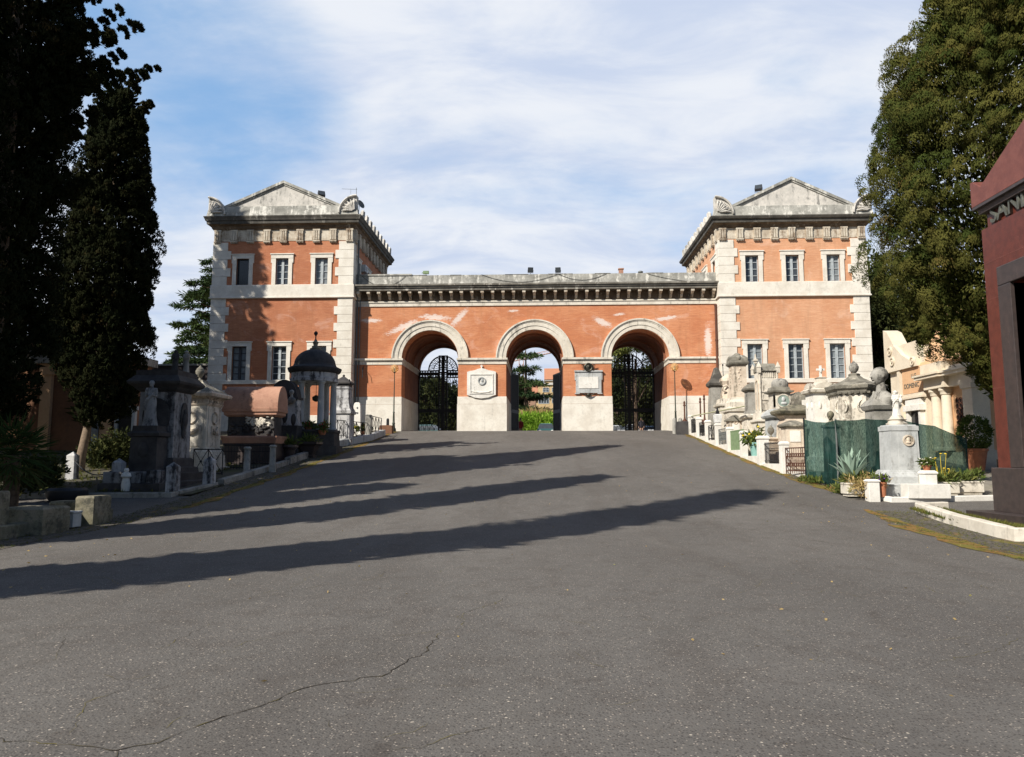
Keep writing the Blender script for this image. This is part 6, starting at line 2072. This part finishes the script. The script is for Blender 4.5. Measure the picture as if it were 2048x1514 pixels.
t = thing('marble_plaque', 'white marble plaque with a cross on top, on the pier left of the middle arch', 'plaque', at(963, 770, 49.95))
p = Vector(t.location)
zz = lambda py: zof(py, 49.95, 963) - p.z
w = .98
m = MB(); m.prism([(-w, zz(790)), (-w + .25, zz(792)), (-.5, zz(795)), (0, zz(797)), (.5, zz(795)), (w - .25, zz(792)), (w, zz(790)), (w, zz(744)), (w - .2, zz(742)), (.5, zz(741)), (.25, zz(738)), (0, zz(736.5)), (-.25, zz(738)), (-.5, zz(741)), (-w + .2, zz(742)), (-w, zz(744))][::-1], -.09, .05); m.build('slab', 'marble_white', t)
m = MB()
m.box(-w + .18, w - .18, -.13, -.09, zz(750), zz(748)); m.box(-w + .18, w - .18, -.13, -.09, zz(788), zz(786)); m.box(-w + .18, -w + .25, -.128, -.09, zz(786), zz(750)); m.box(w - .25, w - .18, -.128, -.09, zz(786), zz(750))
garland(m, -.7, .7, zz(782), -.11, .12, .04); m.build('border', 'marble_white', t)
m = MB(); m.ring(.02, zz(762), .20, .27, -.16, -.09, 0, 2 * PI, 24); m.ell((.05, -.11, zz(761)), .09, .05, .14); m.ell((.03, -.11, zz(767)), .13, .04, .07); m.build('portrait_medallion', 'marble_grey', t, smooth=True)
m = MB(); latin_cross(m, 0, -.03, zz(738), zz(730) - zz(738), .035); m.build('cross', 'marble_white', t)
t = thing('framed_plaque', 'white tablet in grey frame with bronze wreath, right of the middle arch', 'plaque', at(1177, 768, 49.95))
p = Vector(t.location)
zz = lambda py: zof(py, 49.95, 1177) - p.z
m = MB(); m.box(-.86, .86, -.10, .05, zz(786), zz(744)); m.box(-.95, .95, -.17, .05, zz(743.9), zz(741)); m.box(-.92, -.6, -.09, .05, zz(788), zz(786.1)); m.box(.6, .92, -.09, .05, zz(788), zz(786.1))
m.box(-.93, -.861, -.08, .05, zz(760), zz(744)); m.box(.861, .93, -.08, .05, zz(760), zz(744)); m.build('stone_frame', 'marble_grey', t)
m = MB(); m.box(-.66, .66, -.13, -.10, zz(777), zz(754)); m.build('tablet', 'marble_white', t)
m = MB(); wreath(m, 0, zz(735), -.16, .25, .06); m.ell((0, -.12, zz(735)), .2, .07, .24)
for s_ in (-1, 1):
    for i in range(5): m.tube([(s_ * .22, -.15, zz(740 - i * 2)), (s_ * (.40 + .03 * i), -.17, zz(742 - i * 3.4))], [.05, .012], 6)
m.ell((.02, -.19, zz(734)), .07, .05, .11); m.build('bronze_wreath', 'bronze', t, smooth=True)
m = MB(); m.ell((0, -.12, zz(790)), .13, .07, .12)
for s_ in (-1, 1): m.tube([(0, -.1, zz(793)), (s_ * .25, -.1, zz(790)), (s_ * .42, -.1, zz(786))], [.05, .04, .015], 6)
m.build('bronze_bracket', 'bronze', t, smooth=True)

# ------------------------------------------------------------------ trees
def trunk(name, mat, parent, pts, rs, limbs=()):
    m = MB()
    m.tube(pts, rs, 12)
    b0 = len(m.v)
    for i, v in enumerate(m.v):
        v = Vector(v)
        f = 1 + .10 * math.sin(v.z * 3.1 + i * 1.7) * .5
        m.v[i] = (v.x * 1 + .0 * f, v.y, v.z)
    for p, q, r in limbs:
        p, q = Vector(p), Vector(q)
        mid = p.lerp(q, .5) + Vector((R.gauss(0, .1), R.gauss(0, .1), -.08 * (q - p).length))
        m.tube([p, mid, q], [r, r * .7, r * .25], 7)
    return m.build(name, mat, parent, smooth=True)


def cypress(label, x, y, H, Rm, prof, zc, nl, nt, k, ll, lw, lobe, mat='cypress_leaf', group=None, sprays=(), base=None, fill=700, tr=.28, ecc=1.0, tuft=.30, gap=.80, var=.26):
    z0 = h(y)
    root = thing('cypress_tree', label, 'tree', (x, y, z0), 0, group)
    bx = base or (0, 0)
    trunk('trunk', 'bark_pale', root, [(bx[0], bx[1], -.3), (bx[0] * .9, bx[1] * .9, .6), (bx[0] * .6, bx[1] * .6, zc), (0, 0, zc + (H - zc) * .5), (0, 0, H * .93)], [tr * 1.35, tr, tr * .8, tr * .45, .04],
          [((0, 0, z), (Rm * .6 * math.cos(a), Rm * .6 * math.sin(a), z + 1.6), .07) for z, a in ((zc + .5, .4), (zc + 1, 2.1), (zc + .8, 4.0), (zc + 2.2, 5.3), (zc + 3.5, 1.2), (zc + 4.5, 3.2))])
    tt = np.linspace(0, 1, 200)
    pv = np.array([prof(q) for q in tt])
    cdf = np.cumsum(pv + .02)
    cdf /= cdf[-1]
    t_ = np.interp((np.arange(nl) + NP.random(nl)) / nl, cdf, tt)
    pr = np.interp(t_, tt, pv)
    ang = NP.random(nl) * 2 * PI
    s_ = lobe * (.65 + .6 * NP.random(nl)) * (.55 + .45 * np.minimum(1, pr * 1.6))
    rr = np.maximum(0, pr * Rm * (gap + var * NP.random(nl)) - s_ * .55)
    C = np.stack([rr * np.cos(ang), rr * np.sin(ang) * ecc, zc + t_ * (H - zc)], 1)
    out = np.stack([np.cos(ang), np.sin(ang), np.full(nl, .55)], 1)
    if sprays:
        ex, eo, es = [], [], []
        for (a, b) in sprays:
            a, b = np.array(a, float), np.array(b, float)
            n_ = max(3, int(np.linalg.norm(b - a) / (lobe * .35)))
            for i in range(n_):
                f = (i + 1) / n_
                ex.append(a + (b - a) * f + np.array([0, 0, .25 * f * f]) + NP.normal(size=3) * lobe * .10)
                eo.append((b - a) / np.linalg.norm(b - a) + np.array([0, 0, .5]))
                es.append(lobe * (.52 - .30 * f))
        C = np.vstack([C, ex]); out = np.vstack([out, eo]); s_ = np.concatenate([s_, es])
    n = len(C)
    out /= np.linalg.norm(out, axis=1)[:, None]
    v = NP.normal(size=(n, nt, 3))
    v /= np.linalg.norm(v, axis=2)[..., None]
    dt = np.einsum('ijk,ik->ij', v, out)
    v = v - np.where(dt < -.15, 2 * dt, 0)[..., None] * out[:, None, :]
    P = C[:, None, :] + v * s_[:, None, None] * np.array([.85, .85, 1.1]) * (.75 + .3 * NP.random((n, nt, 1)))
    D = v * .75 + out[:, None, :] * .25 + np.array([0, 0, .55])
    tint = np.clip(.38 + .20 * NP.normal(size=(n, 1)) + .15 * NP.normal(size=(n, nt)), 0, 1)
    leaves('crown', mat, root, P.reshape(-1, 3), D.reshape(-1, 3), np.repeat(s_ * tuft, nt), k, ll, lw, tint.ravel(), shell=True)
    # twiggy inner growth, tinted darker so shade sits in its colour
    tf = NP.random(fill)
    prf = np.interp(tf, tt, pv)
    a = NP.random(fill) * 2 * PI
    q = prf * Rm * .70 * NP.random(fill) ** .5
    Ci = np.stack([q * np.cos(a), q * np.sin(a), zc + tf * (H - zc)], 1)
    Di = np.stack([np.cos(a), np.sin(a), np.full(fill, .8)], 1)
    leaves('inner_twigs', mat, root, Ci, Di, .5, 7, ll * 2.6, lw * 3.2, np.full(fill, .2))
    return root


def prof_of(pts):
    return lerp_fn(pts)


CG = 'cypresses beside the drive'
R_prof = prof_of([(0, .12), (.05, .34), (.11, .66), (.2, .86), (.335, 1.0), (.5, .84), (.69, .52), (.9, .18), (1, .03)])
cypress('huge sunlit cypress with olive-brown tufts rising behind the red granite tomb', xof(2030, 23.2), 23.2, 20.7, 4.0, R_prof, 3.2, 285, 10, 200, .088, .0155, .86, 'cypress_leaf', CG,
        sprays=[((-1.8, -2.2, 4.9), (-2.5, -2.1, 4.1)), ((-2.4, -.6, 5.0), (-3.3, -.8, 4.6)), ((-.8, -1.8, 3.9), (-1.3, -2.0, 3.0))], fill=5000, tr=.42, tuft=.42, gap=.62, var=.42)
B_prof = prof_of([(0, .3), (.05, .62), (.25, .95), (.45, 1.0), (.6, .86), (.75, .68), (.92, .45), (1, .1)])
sp = []
for z, L in ((15.6, 1.2), (14.1, 1.2), (13.2, .9), (12.0, 1.0), (10.9, .9), (9.3, .5)):
    sp.append(((.5, -.5, z - .3), (1.15 + L * .55, -.8, z + .35)))
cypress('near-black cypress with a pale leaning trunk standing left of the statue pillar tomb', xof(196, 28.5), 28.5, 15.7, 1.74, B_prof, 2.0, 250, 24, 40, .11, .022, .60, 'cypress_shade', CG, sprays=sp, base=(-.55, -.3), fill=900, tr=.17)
A_prof = prof_of([(0, .4), (.06, .9), (.3, 1.0), (.42, 1.0), (.55, 1.15), (.75, .9), (1, .1)])
sp = []
for z, L, dy in ((13.6, 3.9, -.3), (12.9, 3.2, .4), (12.2, 3.5, 0), (11.3, 2.7, .5), (10.5, 2.6, -.5), (14.2, 3.0, .3), (11.8, 2.9, -.8), (12.6, 2.8, .9), (13.2, 2.4, -1.1), (9.0, 2.5, .2), (15, 2.8, 0)):
    sp.append(((.3, 0, z - .9), (L * .95, dy * .6, z)))
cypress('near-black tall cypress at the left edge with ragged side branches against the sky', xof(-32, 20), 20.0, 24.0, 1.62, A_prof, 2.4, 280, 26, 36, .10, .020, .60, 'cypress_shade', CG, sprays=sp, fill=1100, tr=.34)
S_prof = prof_of([(0, .3), (.06, .7), (.3, 1.0), (.6, .85), (.85, .5), (1, .08)])
for x, y, H, r_, lb in ((-31.2, 38.8, 27.6, 2.6, 'dark cypress far behind the two left ones, shading the left pavilion'), (-12.2, 4.6, 21.8, 1.22, 'cypress left of the camera, whose long shadow crosses the drive nearest'),
                        (-13.6, 11.6, 18.6, 1.08, 'cypress outside the left edge of the view, behind the leftmost blocks'), (-17.5, 16.4, 20, 1.5, 'unseen cypress further left behind the palm, added to shade the left graves'), (-18.2, 11.8, 15.5, 1.15, 'shorter unseen cypress added outside the left edge to shade the left verge'),  # last two stand out of view, added to shade graves and verge
                        (-20.2, 18.8, 19, 1.7, 'unseen cypress between the palm and the mausoleum row, added to shade the pillar tomb'),  # out of view, added to shade the pillar tomb
                        (-29.5, 29.5, 17, 2.6, 'broad unseen cypress added outside the left edge to shade the mausoleum row'), (-35, 31, 18, 2.8, 'broad unseen cypress farthest left, added to shade the mausoleum row'), (-25.5, 28.3, 15, 1.9, 'unseen cypress added nearest the mausoleum row to shade it')):  # these three stand out of view, added to darken the mausoleum row
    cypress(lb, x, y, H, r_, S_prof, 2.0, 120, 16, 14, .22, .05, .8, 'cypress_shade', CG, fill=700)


def layered_tree(label, x, y, H, spread_, zlow, mat, nlay, name='cedar_tree', k=24, ll=.34, lw=.035, seed=0, lean=0.0, cat='tree'):
    z0 = h(y)
    root = thing(name, label, cat, (x, y, z0))
    rr = random.Random(seed)
    C, D, Sz, T, limbs = [], [], [], [], []
    per = 5
    nt_ = max(2, nlay // per)
    for i in range(nt_ * per):
        t_ = min(1, (i // per + rr.uniform(-.16, .16)) / (nt_ - 1))
        t_ = max(0, t_)
        z = zlow + (H - zlow) * t_
        L = spread_ * (1 - t_) ** .6 * rr.uniform(.62, 1.10) + .35
        a = i * 2 * PI / per + (i // per) * 1.1 + rr.uniform(-.45, .45)
        dx, dy = math.cos(a), math.sin(a)
        limbs.append(((0, 0, z - .35), (dx * L, dy * L, z + .10 * L - .12 * L), .05 + .05 * (1 - t_)))
        n_ = max(3, int(L / .38))
        tn = rr.uniform(.1, .75)
        for j in range(n_):
            f = (j + .8) / n_
            w = .50 * L * f * (1.15 - f) + .15
            for q in range(3 if w > .3 else 2):
                o = rr.uniform(-w, w)
                C.append((dx * L * f - dy * o, dy * L * f + dx * o, z + .10 * math.sin(f * 2.5) * L * .5 - .08 * L * f * f + rr.gauss(0, .06)))
                D.append((dx * .7 - dy * o * .4, dy * .7 + dx * o * .4, -.55 if rr.random() < .55 else .25))
                Sz.append(.30 + .16 * rr.random())
                T.append(min(1, max(0, tn + rr.gauss(0, .15))))
    trunk('trunk', 'bark', root, [(0, 0, -.3), (lean * .3, 0, H * .3), (lean * .6, 0, H * .65), (lean, 0, H * .98)], [.36, .27, .16, .03], limbs)
    leaves('crown', mat, root, C, D, Sz, k, ll, lw, T, (1.15, 1.15, .22), .7)
    return root


def bushy_tree(label, x, y, H, blobs, mat, k=22, dens=26, ll=.34, lw=.09, name='broadleaf_tree', z0=None, cl=.5):
    z0 = h(y) if z0 is None else z0
    root = thing(name, label, 'tree', (x, y, z0))
    limbs = [((0, 0, H * .3), (b[0] * .8, b[1] * .8, b[2]), .09) for b in blobs]
    trunk('trunk', 'bark', root, [(0, 0, -.3), (0, 0, H * .35), (.1, 0, H * .75)], [.32, .24, .08], limbs)
    C, D, T, Z = [], [], [], []
    for (bx, by, bz, r1, r2) in blobs:
        n_ = int(dens * r1 * (r1 + r2) * .5) + 10
        tn = R.uniform(.1, .7)
        for i in range(n_):
            v = Vector((R.gauss(0, 1), R.gauss(0, 1), R.gauss(0, 1))).normalized()
            f = R.uniform(.55, 1.05)
            C.append((bx + v.x * r1 * f, by + v.y * r1 * f, bz + v.z * r2 * f))
            D.append((v.x, v.y, v.z * .8 + .2)); T.append(min(1, max(0, tn + R.gauss(0, .18)))); Z.append(cl * R.uniform(.6, 1.2))
    leaves('crown', mat, root, C, D, Z, k, ll, lw, T)
    return root


def rblobs(n_, rx, ry, z0, z1, r1, r2):
    return [(R.uniform(-rx, rx), R.uniform(-ry, ry), R.uniform(z0, z1), r1 * R.uniform(.7, 1.2), r2 * R.uniform(.7, 1.2)) for _ in range(n_)]


layered_tree('tall cedar with drooping tiers showing left of the half-shaded pavilion', xof(422, 60), 61.5, 16.0, 5.6, 5.0, 'cedar_leaf', 60, k=30, ll=.36, lw=.045, seed=4)
layered_tree('low spreading cedar with lighter green boughs over the dark boundary wall', xof(425, 54), 54.5, 7.0, 5.8, 4.4, 'hedge_leaf' if False else 'cedar_leaf', 22, k=30, ll=.34, lw=.045, seed=9)
bushy_tree('tall dark evergreen between the sunlit pavilion and the big cypress', xof(1775, 64), 64, 17.5, rblobs(16, 3.6, 3, 5, 15.5, 2.3, 2.2), 'oak_leaf', dens=26)
bushy_tree('dark evergreen behind the chapel at the right', xof(1880, 62), 62, 13, rblobs(12, 4.5, 3, 3, 10, 2.6, 2.2), 'oak_leaf', dens=20)
bushy_tree('dense dark evergreen closing the gap behind the two left cypresses', xof(95, 45), 45, 12.5, rblobs(14, 2.6, 2, 2.5, 11, 1.9, 1.9), 'cypress_shade', dens=30, ll=.22, lw=.06)
# beyond the arches
layered_tree('deep green cedar in the square seen through the middle arch', xof(1052, 92), 92, 12.6, 3.3, 4.0, 'cedar_leaf', 30, k=14, ll=.5, lw=.055, seed=21)
bushy_tree('broad pine with yellow-green upper boughs filling the right arch', xof(1272, 74), 74, 10.6, [(-1.2, -2, 9.0, 1.7, .6), (1.2, -1, 9.2, 1.6, .6), (0, -2.5, 9.9, 1.7, .5), (-2.2, 0, 8.0, 1.5, .8), (2.6, 0, 7.6, 1.5, 1.0)], 'pine_leaf', dens=40, ll=.34, lw=.05, name='pine_tree')
for px, Y, H, lb in ((1235, 100, 11, 'dark leafy tree at the left side of the right arch view'), (1265, 104, 12, 'dark leafy tree at the centre of the right arch view'), (1295, 98, 10.5, 'dark leafy tree at the right side of the right arch view'), (1318, 106, 11, 'dark leafy tree mostly hidden by the right arch jamb'),
                     (836, 104, 10.6, 'dark leafy tree at the left side of the left arch view'), (868, 108, 9.2, 'dark leafy tree behind the cross of the left gate'), (905, 100, 8.8, 'dark leafy tree at the right side of the left arch view'), (935, 112, 9, 'dark leafy tree mostly hidden by the left pier'),
                     (1014, 96, 9, 'reddish dark tree at the left side of the middle arch view')):
    bushy_tree(lb, xof(px, Y), Y, H, rblobs(12, 2.4, 1.5, 1.6, H - 1.2, 1.5, 1.4), 'oak_leaf', dens=22, k=20, ll=.45, lw=.12)

# palm, shrubs and grasses
px_, Yp = 26, 18.4
t = thing('fan_palm', 'fan palm with spiky leaves behind the weathered blocks at the left edge', 'palm', (xof(px_, Yp), Yp, h(Yp)))
trunk('trunk', 'bark', t, [(0, 0, -.2), (.03, 0, .8), (0, 0, 1.55)], [.20, .18, .19])
m = MB()
C, D, T = [], [], []
for i in range(40):
    a, e = i * 2.399, rad(78 - 138 * (i / 40))
    d = Vector((math.cos(a) * math.cos(e), math.sin(a) * math.cos(e), math.sin(e)))
    p0 = Vector((0, 0, 1.55)); p1 = p0 + d * R.uniform(.45, .62)
    m.tube([p0, p0.lerp(p1, .5) + Vector((0, 0, .04)), p1], [.014, .011, .009], 5)
    s_ = d.cross(Vector((0, 0, 1)))
    s_ = s_.normalized() if s_.length > .1 else Vector((1, 0, 0))
    for j in range(17):
        f = (j / 16 - .5) * 2
        dd = (d * math.cos(f * 1.5) + s_ * math.sin(f * 1.5)).normalized()
        dd.z -= .12
        C.append(tuple(p1)); D.append(tuple(dd * 6)); T.append(min(1, max(0, .3 + .5 * (i > 31) + R.gauss(0, .08))))
m.build('stalks', 'palm_leaf', t)
leaves('fans', 'palm_leaf', t, C, D, .01, 1, .56, .022, T, wild=.05)
SG = 'shrubs under the cypresses'
for px, Y, s_, lb in ((228, 30.5, .9, 'dark leafy shrub before the white-framed door'), (205, 29.6, .65, 'dark leafy shrub at the right of the cypress trunk'), (262, 31.5, .8, 'dark leafy shrub touching the left side of the statue pillar tomb'), (90, 24, .6, 'low dark shrub right of the palm'), (45, 22, .7, 'dark shrub behind the palm')):
    x = xof(px, Y)
    t = thing('shrub', lb, 'shrub', (x, Y, h(Y) + .05), 0, SG)
    P = [(R.gauss(0, s_ * .5), R.gauss(0, s_ * .4), abs(R.gauss(s_ * .7, s_ * .42))) for _ in range(120)]
    leaves('foliage', 'oak_leaf', t, P, [(p[0], p[1], p[2] * .4 + .2) for p in P], s_ * .16, 14, .16, .035, [R.random() for _ in P])


def grass(name, x0, x1, y0, y1, n_, ll, mat='grass_leaf', off=0.0, yellow=0):
    C, D, T = [], [], []
    for _ in range(n_):
        x = x0 + (x1 - x0) * R.random() if not callable(x0) else None
        y = R.uniform(y0, y1)
        if x is None:
            a, b = x0(y), x1(y)
            x = a + (b - a) * R.random() ** 1.4
        C.append((x, y, h(y) + off)); D.append((R.gauss(0, .35), R.gauss(0, .35), 1)); T.append(min(1, max(0, R.gauss(.4, .25))))
    o = leaves(name, mat, None, C, D, .03, 9, ll, ll * .07, T, (1, 1, .2), .5)
    return tag(o, kind='stuff')


grass('grass', 9.3, 10.15, 15.2, 19.5, 900, .10, off=.09)
grass('grass', lambda y: isl(y) + .1, lambda y: isl(y) + 1.5, 6, 19.9, 1100, .035, off=.0)
grass('grass', lambda y: fl(y) + .1, lambda y: 9.6, 22.3, 48, 1000, .035)
grass('grass', lambda y: -9.75, lambda y: -10.8, 9, 48, 1500, .04)
grass('grass', -17.5, -11.6, 18.2, 21.6, 0, .1) if False else None
grass('grass', -30, -12.2, 22.6, 36, 3200, .11, off=.05)
grass('grass', -24, -11.4, 8, 17.5, 1800, .10, off=.03)
t = thing('weeds', 'green weeds at the left foot of the green net', 'weeds', (9.0, 25.6, h(25.6)))
P = [(R.gauss(0, .16), R.gauss(0, .4), R.uniform(.0, .14)) for _ in range(60)]
leaves('leaves', 'shrub_leaf', t, P, [(p[0], -.3, .8) for p in P], .06, 8, .13, .02, [R.random() for _ in P])
t = thing('weeds', 'green weeds at the foot of the net pole and the aloe trough', 'weeds', (xof(1682, 23.2, 980), 23.2, h(23.2)))
P = [(R.gauss(0, .16), R.gauss(0, .25), R.uniform(.0, .2)) for _ in range(50)]
leaves('leaves', 'shrub_leaf', t, P, [(p[0], -.3, .8) for p in P], .06, 8, .14, .02, [R.random() for _ in P])
C = []
for _ in range(420):
    x, y = R.uniform(-9.4, 8.2), R.uniform(5, 30)
    if R.random() < .5: x = R.choice((-1, 1)) * R.uniform(6.5, 9.2)
    C.append((x, y, h(y) + .006))
o = leaves('fallen_leaves', 'reed_leaf', None, C, [(R.gauss(0, 1), R.gauss(0, 1), .05) for _ in C], .005, 1, .045, .013, [R.random() for _ in C], (1, 1, .1), .1)
tag(o, kind='stuff')

# ------------------------------------------------------------------ the square beyond the arches
t = thing('hedge_bed', 'bright green leafy bed of tall plants seen through the middle arch', 'hedge', (xof(1078, 84), 84, h(84)))
P = [(R.uniform(-4.5, 4.2), R.uniform(-1.5, 1.5), R.uniform(.4, 2.9)) for _ in range(900)]
leaves('foliage', 'hedge_leaf', t, P, [(R.gauss(0, .3), -.4, .7) for p in P], .25, 12, .5, .05, [R.random() for _ in P])
t = thing('reed_clump', 'tawny grassy clump rising behind the bright green bed', 'plant', (xof(1077, 87), 87, h(87)))
P = [(R.gauss(0, .9), R.gauss(0, .5), R.uniform(2.4, 3.1)) for _ in range(130)]
leaves('blades', 'reed_leaf', t, P, [(p[0] * .8, 0, .9) for p in P], .2, 12, 1.0, .035, [R.random() for _ in P])


def building(label, px0, px1, top, Y, depth, mat, wins=(), roof=None, name='building'):
    x0, x1 = xof(px0, Y, 800), xof(px1, Y, 800)
    zt = zof(top, Y, px0)
    c = Vector(((x0 + x1) / 2, Y, 3.7))
    t = thing(name, label, 'building', c)
    m = MB(c); m.box(x0, x1, Y, Y + depth, 3, zt); m.build('wall', mat, t)
    m = MB(c); m.box(x0 - .3, x1 + .3, Y - .3, Y + depth, zt + .001, zt + .35); m.build('cornice', 'concrete_pale', t)
    if roof:
        m = MB(c); m.prismx([(Y - .5, zt + .351), (Y + depth, zt + .351), (Y + depth * .5, zt + roof)], x0 - .4, x1 + .4); m.build('roof', 'roof_tile', t)
    for (a, b, c_, d) in wins:
        wx0, wx1, wz0, wz1 = xof(a, Y, 800), xof(b, Y, 800), zof(d, Y), zof(c_, Y)
        m = MB(c)
        n_ = max(1, round((wx1 - wx0) / .6))
        for i in range(n_ + 1):
            q = wx0 + (wx1 - wx0) * i / n_
            m.box(q - .05, q + .05, Y - .06, Y - .001, wz0, wz1)
        for q in (wz0, (wz0 + wz1) / 2, wz1):
            m.box(wx0 - .05, wx1 + .05, Y - .08, Y - .061, q - .05, q + .05)
        f = m.build('window', 'window_frame', t)
        m = MB(c); m.box(wx0, wx1, Y - .04, Y - .02, wz0, wz1); m.build('pane', 'glass', f)
    return t


building('yellow institutional building with pale bands behind the cedar in the square', 1058, 1190, 770, 150, 20, 'ochre_building', [(1077, 1098, 790, 807), (1086, 1098, 776, 784), (1066, 1074, 776, 784), (1104, 1112, 776, 784), (1104, 1112, 792, 806)])
building('orange-tiled building rising behind the yellow one in the square', 1092, 1240, 762, 190, 20, 'ochre_building', [(1100, 1108, 766, 771)], 4.5)
building('long brown building with a red roof edge at the left of the middle arch view', 975, 1071, 794, 128, 14, 'brown_building', [(1020, 1030, 806, 818), (1040, 1050, 806, 818)], 2.6)
building('pale low building between the trees behind the left gate', 770, 960, 815, 135, 10, 'concrete_pale', [(850, 860, 824, 838), (870, 880, 824, 838)])
building('pale low building between the trees behind the right gate', 1215, 1400, 815, 140, 10, 'concrete_pale', [(1260, 1270, 824, 838), (1285, 1295, 824, 838)])
t = thing('kiosk', 'white flower kiosk with thin posts and a grey awning in the square', 'kiosk', (xof(1101, 104), 104, h(104)))
zt = zof(818, 104, 1100) - h(104)
m = MB(); m.prismx([(-1.6, zt - .5), (1.6, zt), (1.6, zt + .15), (-1.6, zt - .35)], -1.6, 2.2); m.build('awning', 'concrete_pale', t)
for x in (-1.4, -.3, .8, 2.0):
    m = MB(); m.tube([(x, -1.4, 0), (x, -1.4, zt - .45)], .06, 6); m.build('post', 'pot_white', t)
m = MB(); m.box(-1.4, 2.0, .8, 1.5, 0, zt - .2); m.build('counter', 'ochre_building', t)
t = thing('low_wall', 'cream low wall at the left of the bright green bed in the square', 'wall', (xof(1020, 90), 90, h(90)))
m = MB(); m.box(-3.5, 2.0, -.2, .2, -.2, 3.0); m.build('wall', 'cream_stone', t)
t = thing('tower_crane', 'pale pink tower crane far beyond the cedar in the square', 'crane', (xof(1043, 260), 260, 3.7))
m = MB()
zj = zof(719, 260, 1060) - 3.7
for s_ in (-.8, .8):
    for q in (-.8, .8): m.tube([(s_, q, 0), (s_, q, zj + 1)], .13, 5)
for i in range(int(zj / 2)):
    m.tube([(-.8, -.8, i * 2), (.8, -.8, i * 2 + 2)], .09, 4); m.tube([(.8, .8, i * 2), (-.8, .8, i * 2 + 2)], .09, 4)
m.build('mast', 'crane_pink', t)
m = MB()
L = 14.0
up_ = lambda x: zj + .22 * x
for q, dz in ((-.6, 0), (.6, 0), (0, 1.1)): m.tube([(-4, q, up_(-4) + dz), (L, q, up_(L) + dz)], .12, 5)
n_ = 18
for i in range(n_):
    a, b = -4 + (L + 4) * i / n_, -4 + (L + 4) * (i + .5) / n_
    m.tube([(a, -.6, up_(a)), (b, 0, up_(b) + 1.1)], .08, 4); m.tube([(b, 0, up_(b) + 1.1), (a + (L + 4) / n_, -.6, up_(a + (L + 4) / n_))], .08, 4)
m.build('jib', 'crane_pink', t)
VG = 'cars parked in the square'


def car(label, px, Y, mat, rz):
    t = thing('parked_car', label, 'car', (xof(px, Y, 860), Y, h(Y)), rz, VG)
    m = MB()
    m.loft(0, 0, [(.28, .80, 1.95), (.42, .88, 2.08), (.62, .90, 2.10), (.82, .87, 2.02), (.90, .82, 1.90)], n=4); m.build('body', mat, t, smooth=False, bevel=.07)
    m = MB(); m.loft(0, .15, [(.88, .80, 1.42), (1.15, .73, 1.18), (1.38, .63, .90)]); m.build('windows', 'glass', t, bevel=.04)
    m = MB(); m.loft(0, .15, [(1.38, .645, .92), (1.44, .60, .84), (1.47, .5, .7)]); m.build('roof', mat, t, bevel=.03)
    for sx in (-1, 1):
        for sy in (-1.28, 1.30):
            m = MB(); b0 = len(m.v); m.disc(0, 0, .31, -.1, .1, 20); m.mapv(lambda v: Vector((v.y + sx * .80, v.x + sy, v.z + .31)), b0); w_ = m.build('wheel', 'tyre', t)
            m = MB(); b0 = len(m.v); m.disc(0, 0, .19, -.108, .108, 16); m.mapv(lambda v: Vector((v.y + sx * .80, v.x + sy, v.z + .31)), b0); m.build('rim', 'car_silver', w_)
        for sy, nm, mt in ((-2.06, 'headlight', 'pot_white'), (2.06, 'tail_light', 'petal_red')):
            m = MB(); m.ell((sx * .62, sy, .68), .17, .06, .09, 10, 6); m.build(nm, mt, t, smooth=True)
    return t


car('teal car seen end-on below the green bed in the middle arch', 1092, 74, 'car_teal', 0)
car('pale car at the left of the right arch view', 1228, 78, 'car_silver', rad(70))
car('white car in the middle of the right arch view', 1274, 76, 'car_white', rad(80))
car('light blue car at the right of the right arch view', 1298, 80, 'car_blue', rad(75))
car('dark teal car behind the left gate', 856, 76, 'car_teal', rad(70))


def person(label, px, Y, hgt, rz, top, bottom):
    k = hgt / 1.75
    t = thing('person', label, 'person', (xof(px, Y, 855), Y, h(Y)), rz)
    T = Matrix.Scale(k, 4)
    J, E_ = body('down')
    b_ = skin('body', 'skin', t, J, E_, 2, 1.0, T)
    m = MB(); face_bits(m, (0, -.02, 1.63), .10); m.mapv(lambda v: T @ v); m.build('face', 'skin', b_, smooth=True)
    m = MB()
    m.loft(0, 0, [(.84, .20, .15), (.9, .205, .155), (1.1, .18, .135), (1.32, .215, .15), (1.42, .17, .115), (1.49, .085, .08)], n=20)
    for s_ in (-1, 1): m.tube([(s_ * .17, 0, 1.42), (s_ * .235, .02, 1.15), (s_ * .255, -.055, .93)], [.085, .068, .05], 10)
    m.mapv(lambda v: T @ v); m.build('jacket', top, t, smooth=True)
    m = MB()
    for s_ in (-1, 1): m.tube([(s_ * .085, 0, .92), (s_ * .10, -.015, .50), (s_ * .10, .03, .10)], [.125, .085, .065], 10)
    m.mapv(lambda v: T @ v); m.build('trousers', bottom, t, smooth=True)
    m = MB(); m.ell((0, .015, 1.68), .105, .115, .095, 14, 9); m.mapv(lambda v: T @ v); m.build('hair', 'hair', t, smooth=True)
    return t


person('dark-haired person in a dark red jacket walking at the left of the middle arch', 1041, 69, 1.72, rad(15), 'cloth_red', 'cloth_dark')
person('person in dark clothes standing behind the right gate before the white car', 1283, 68, 1.7, rad(-20), 'cloth_dark', 'cloth_dark')
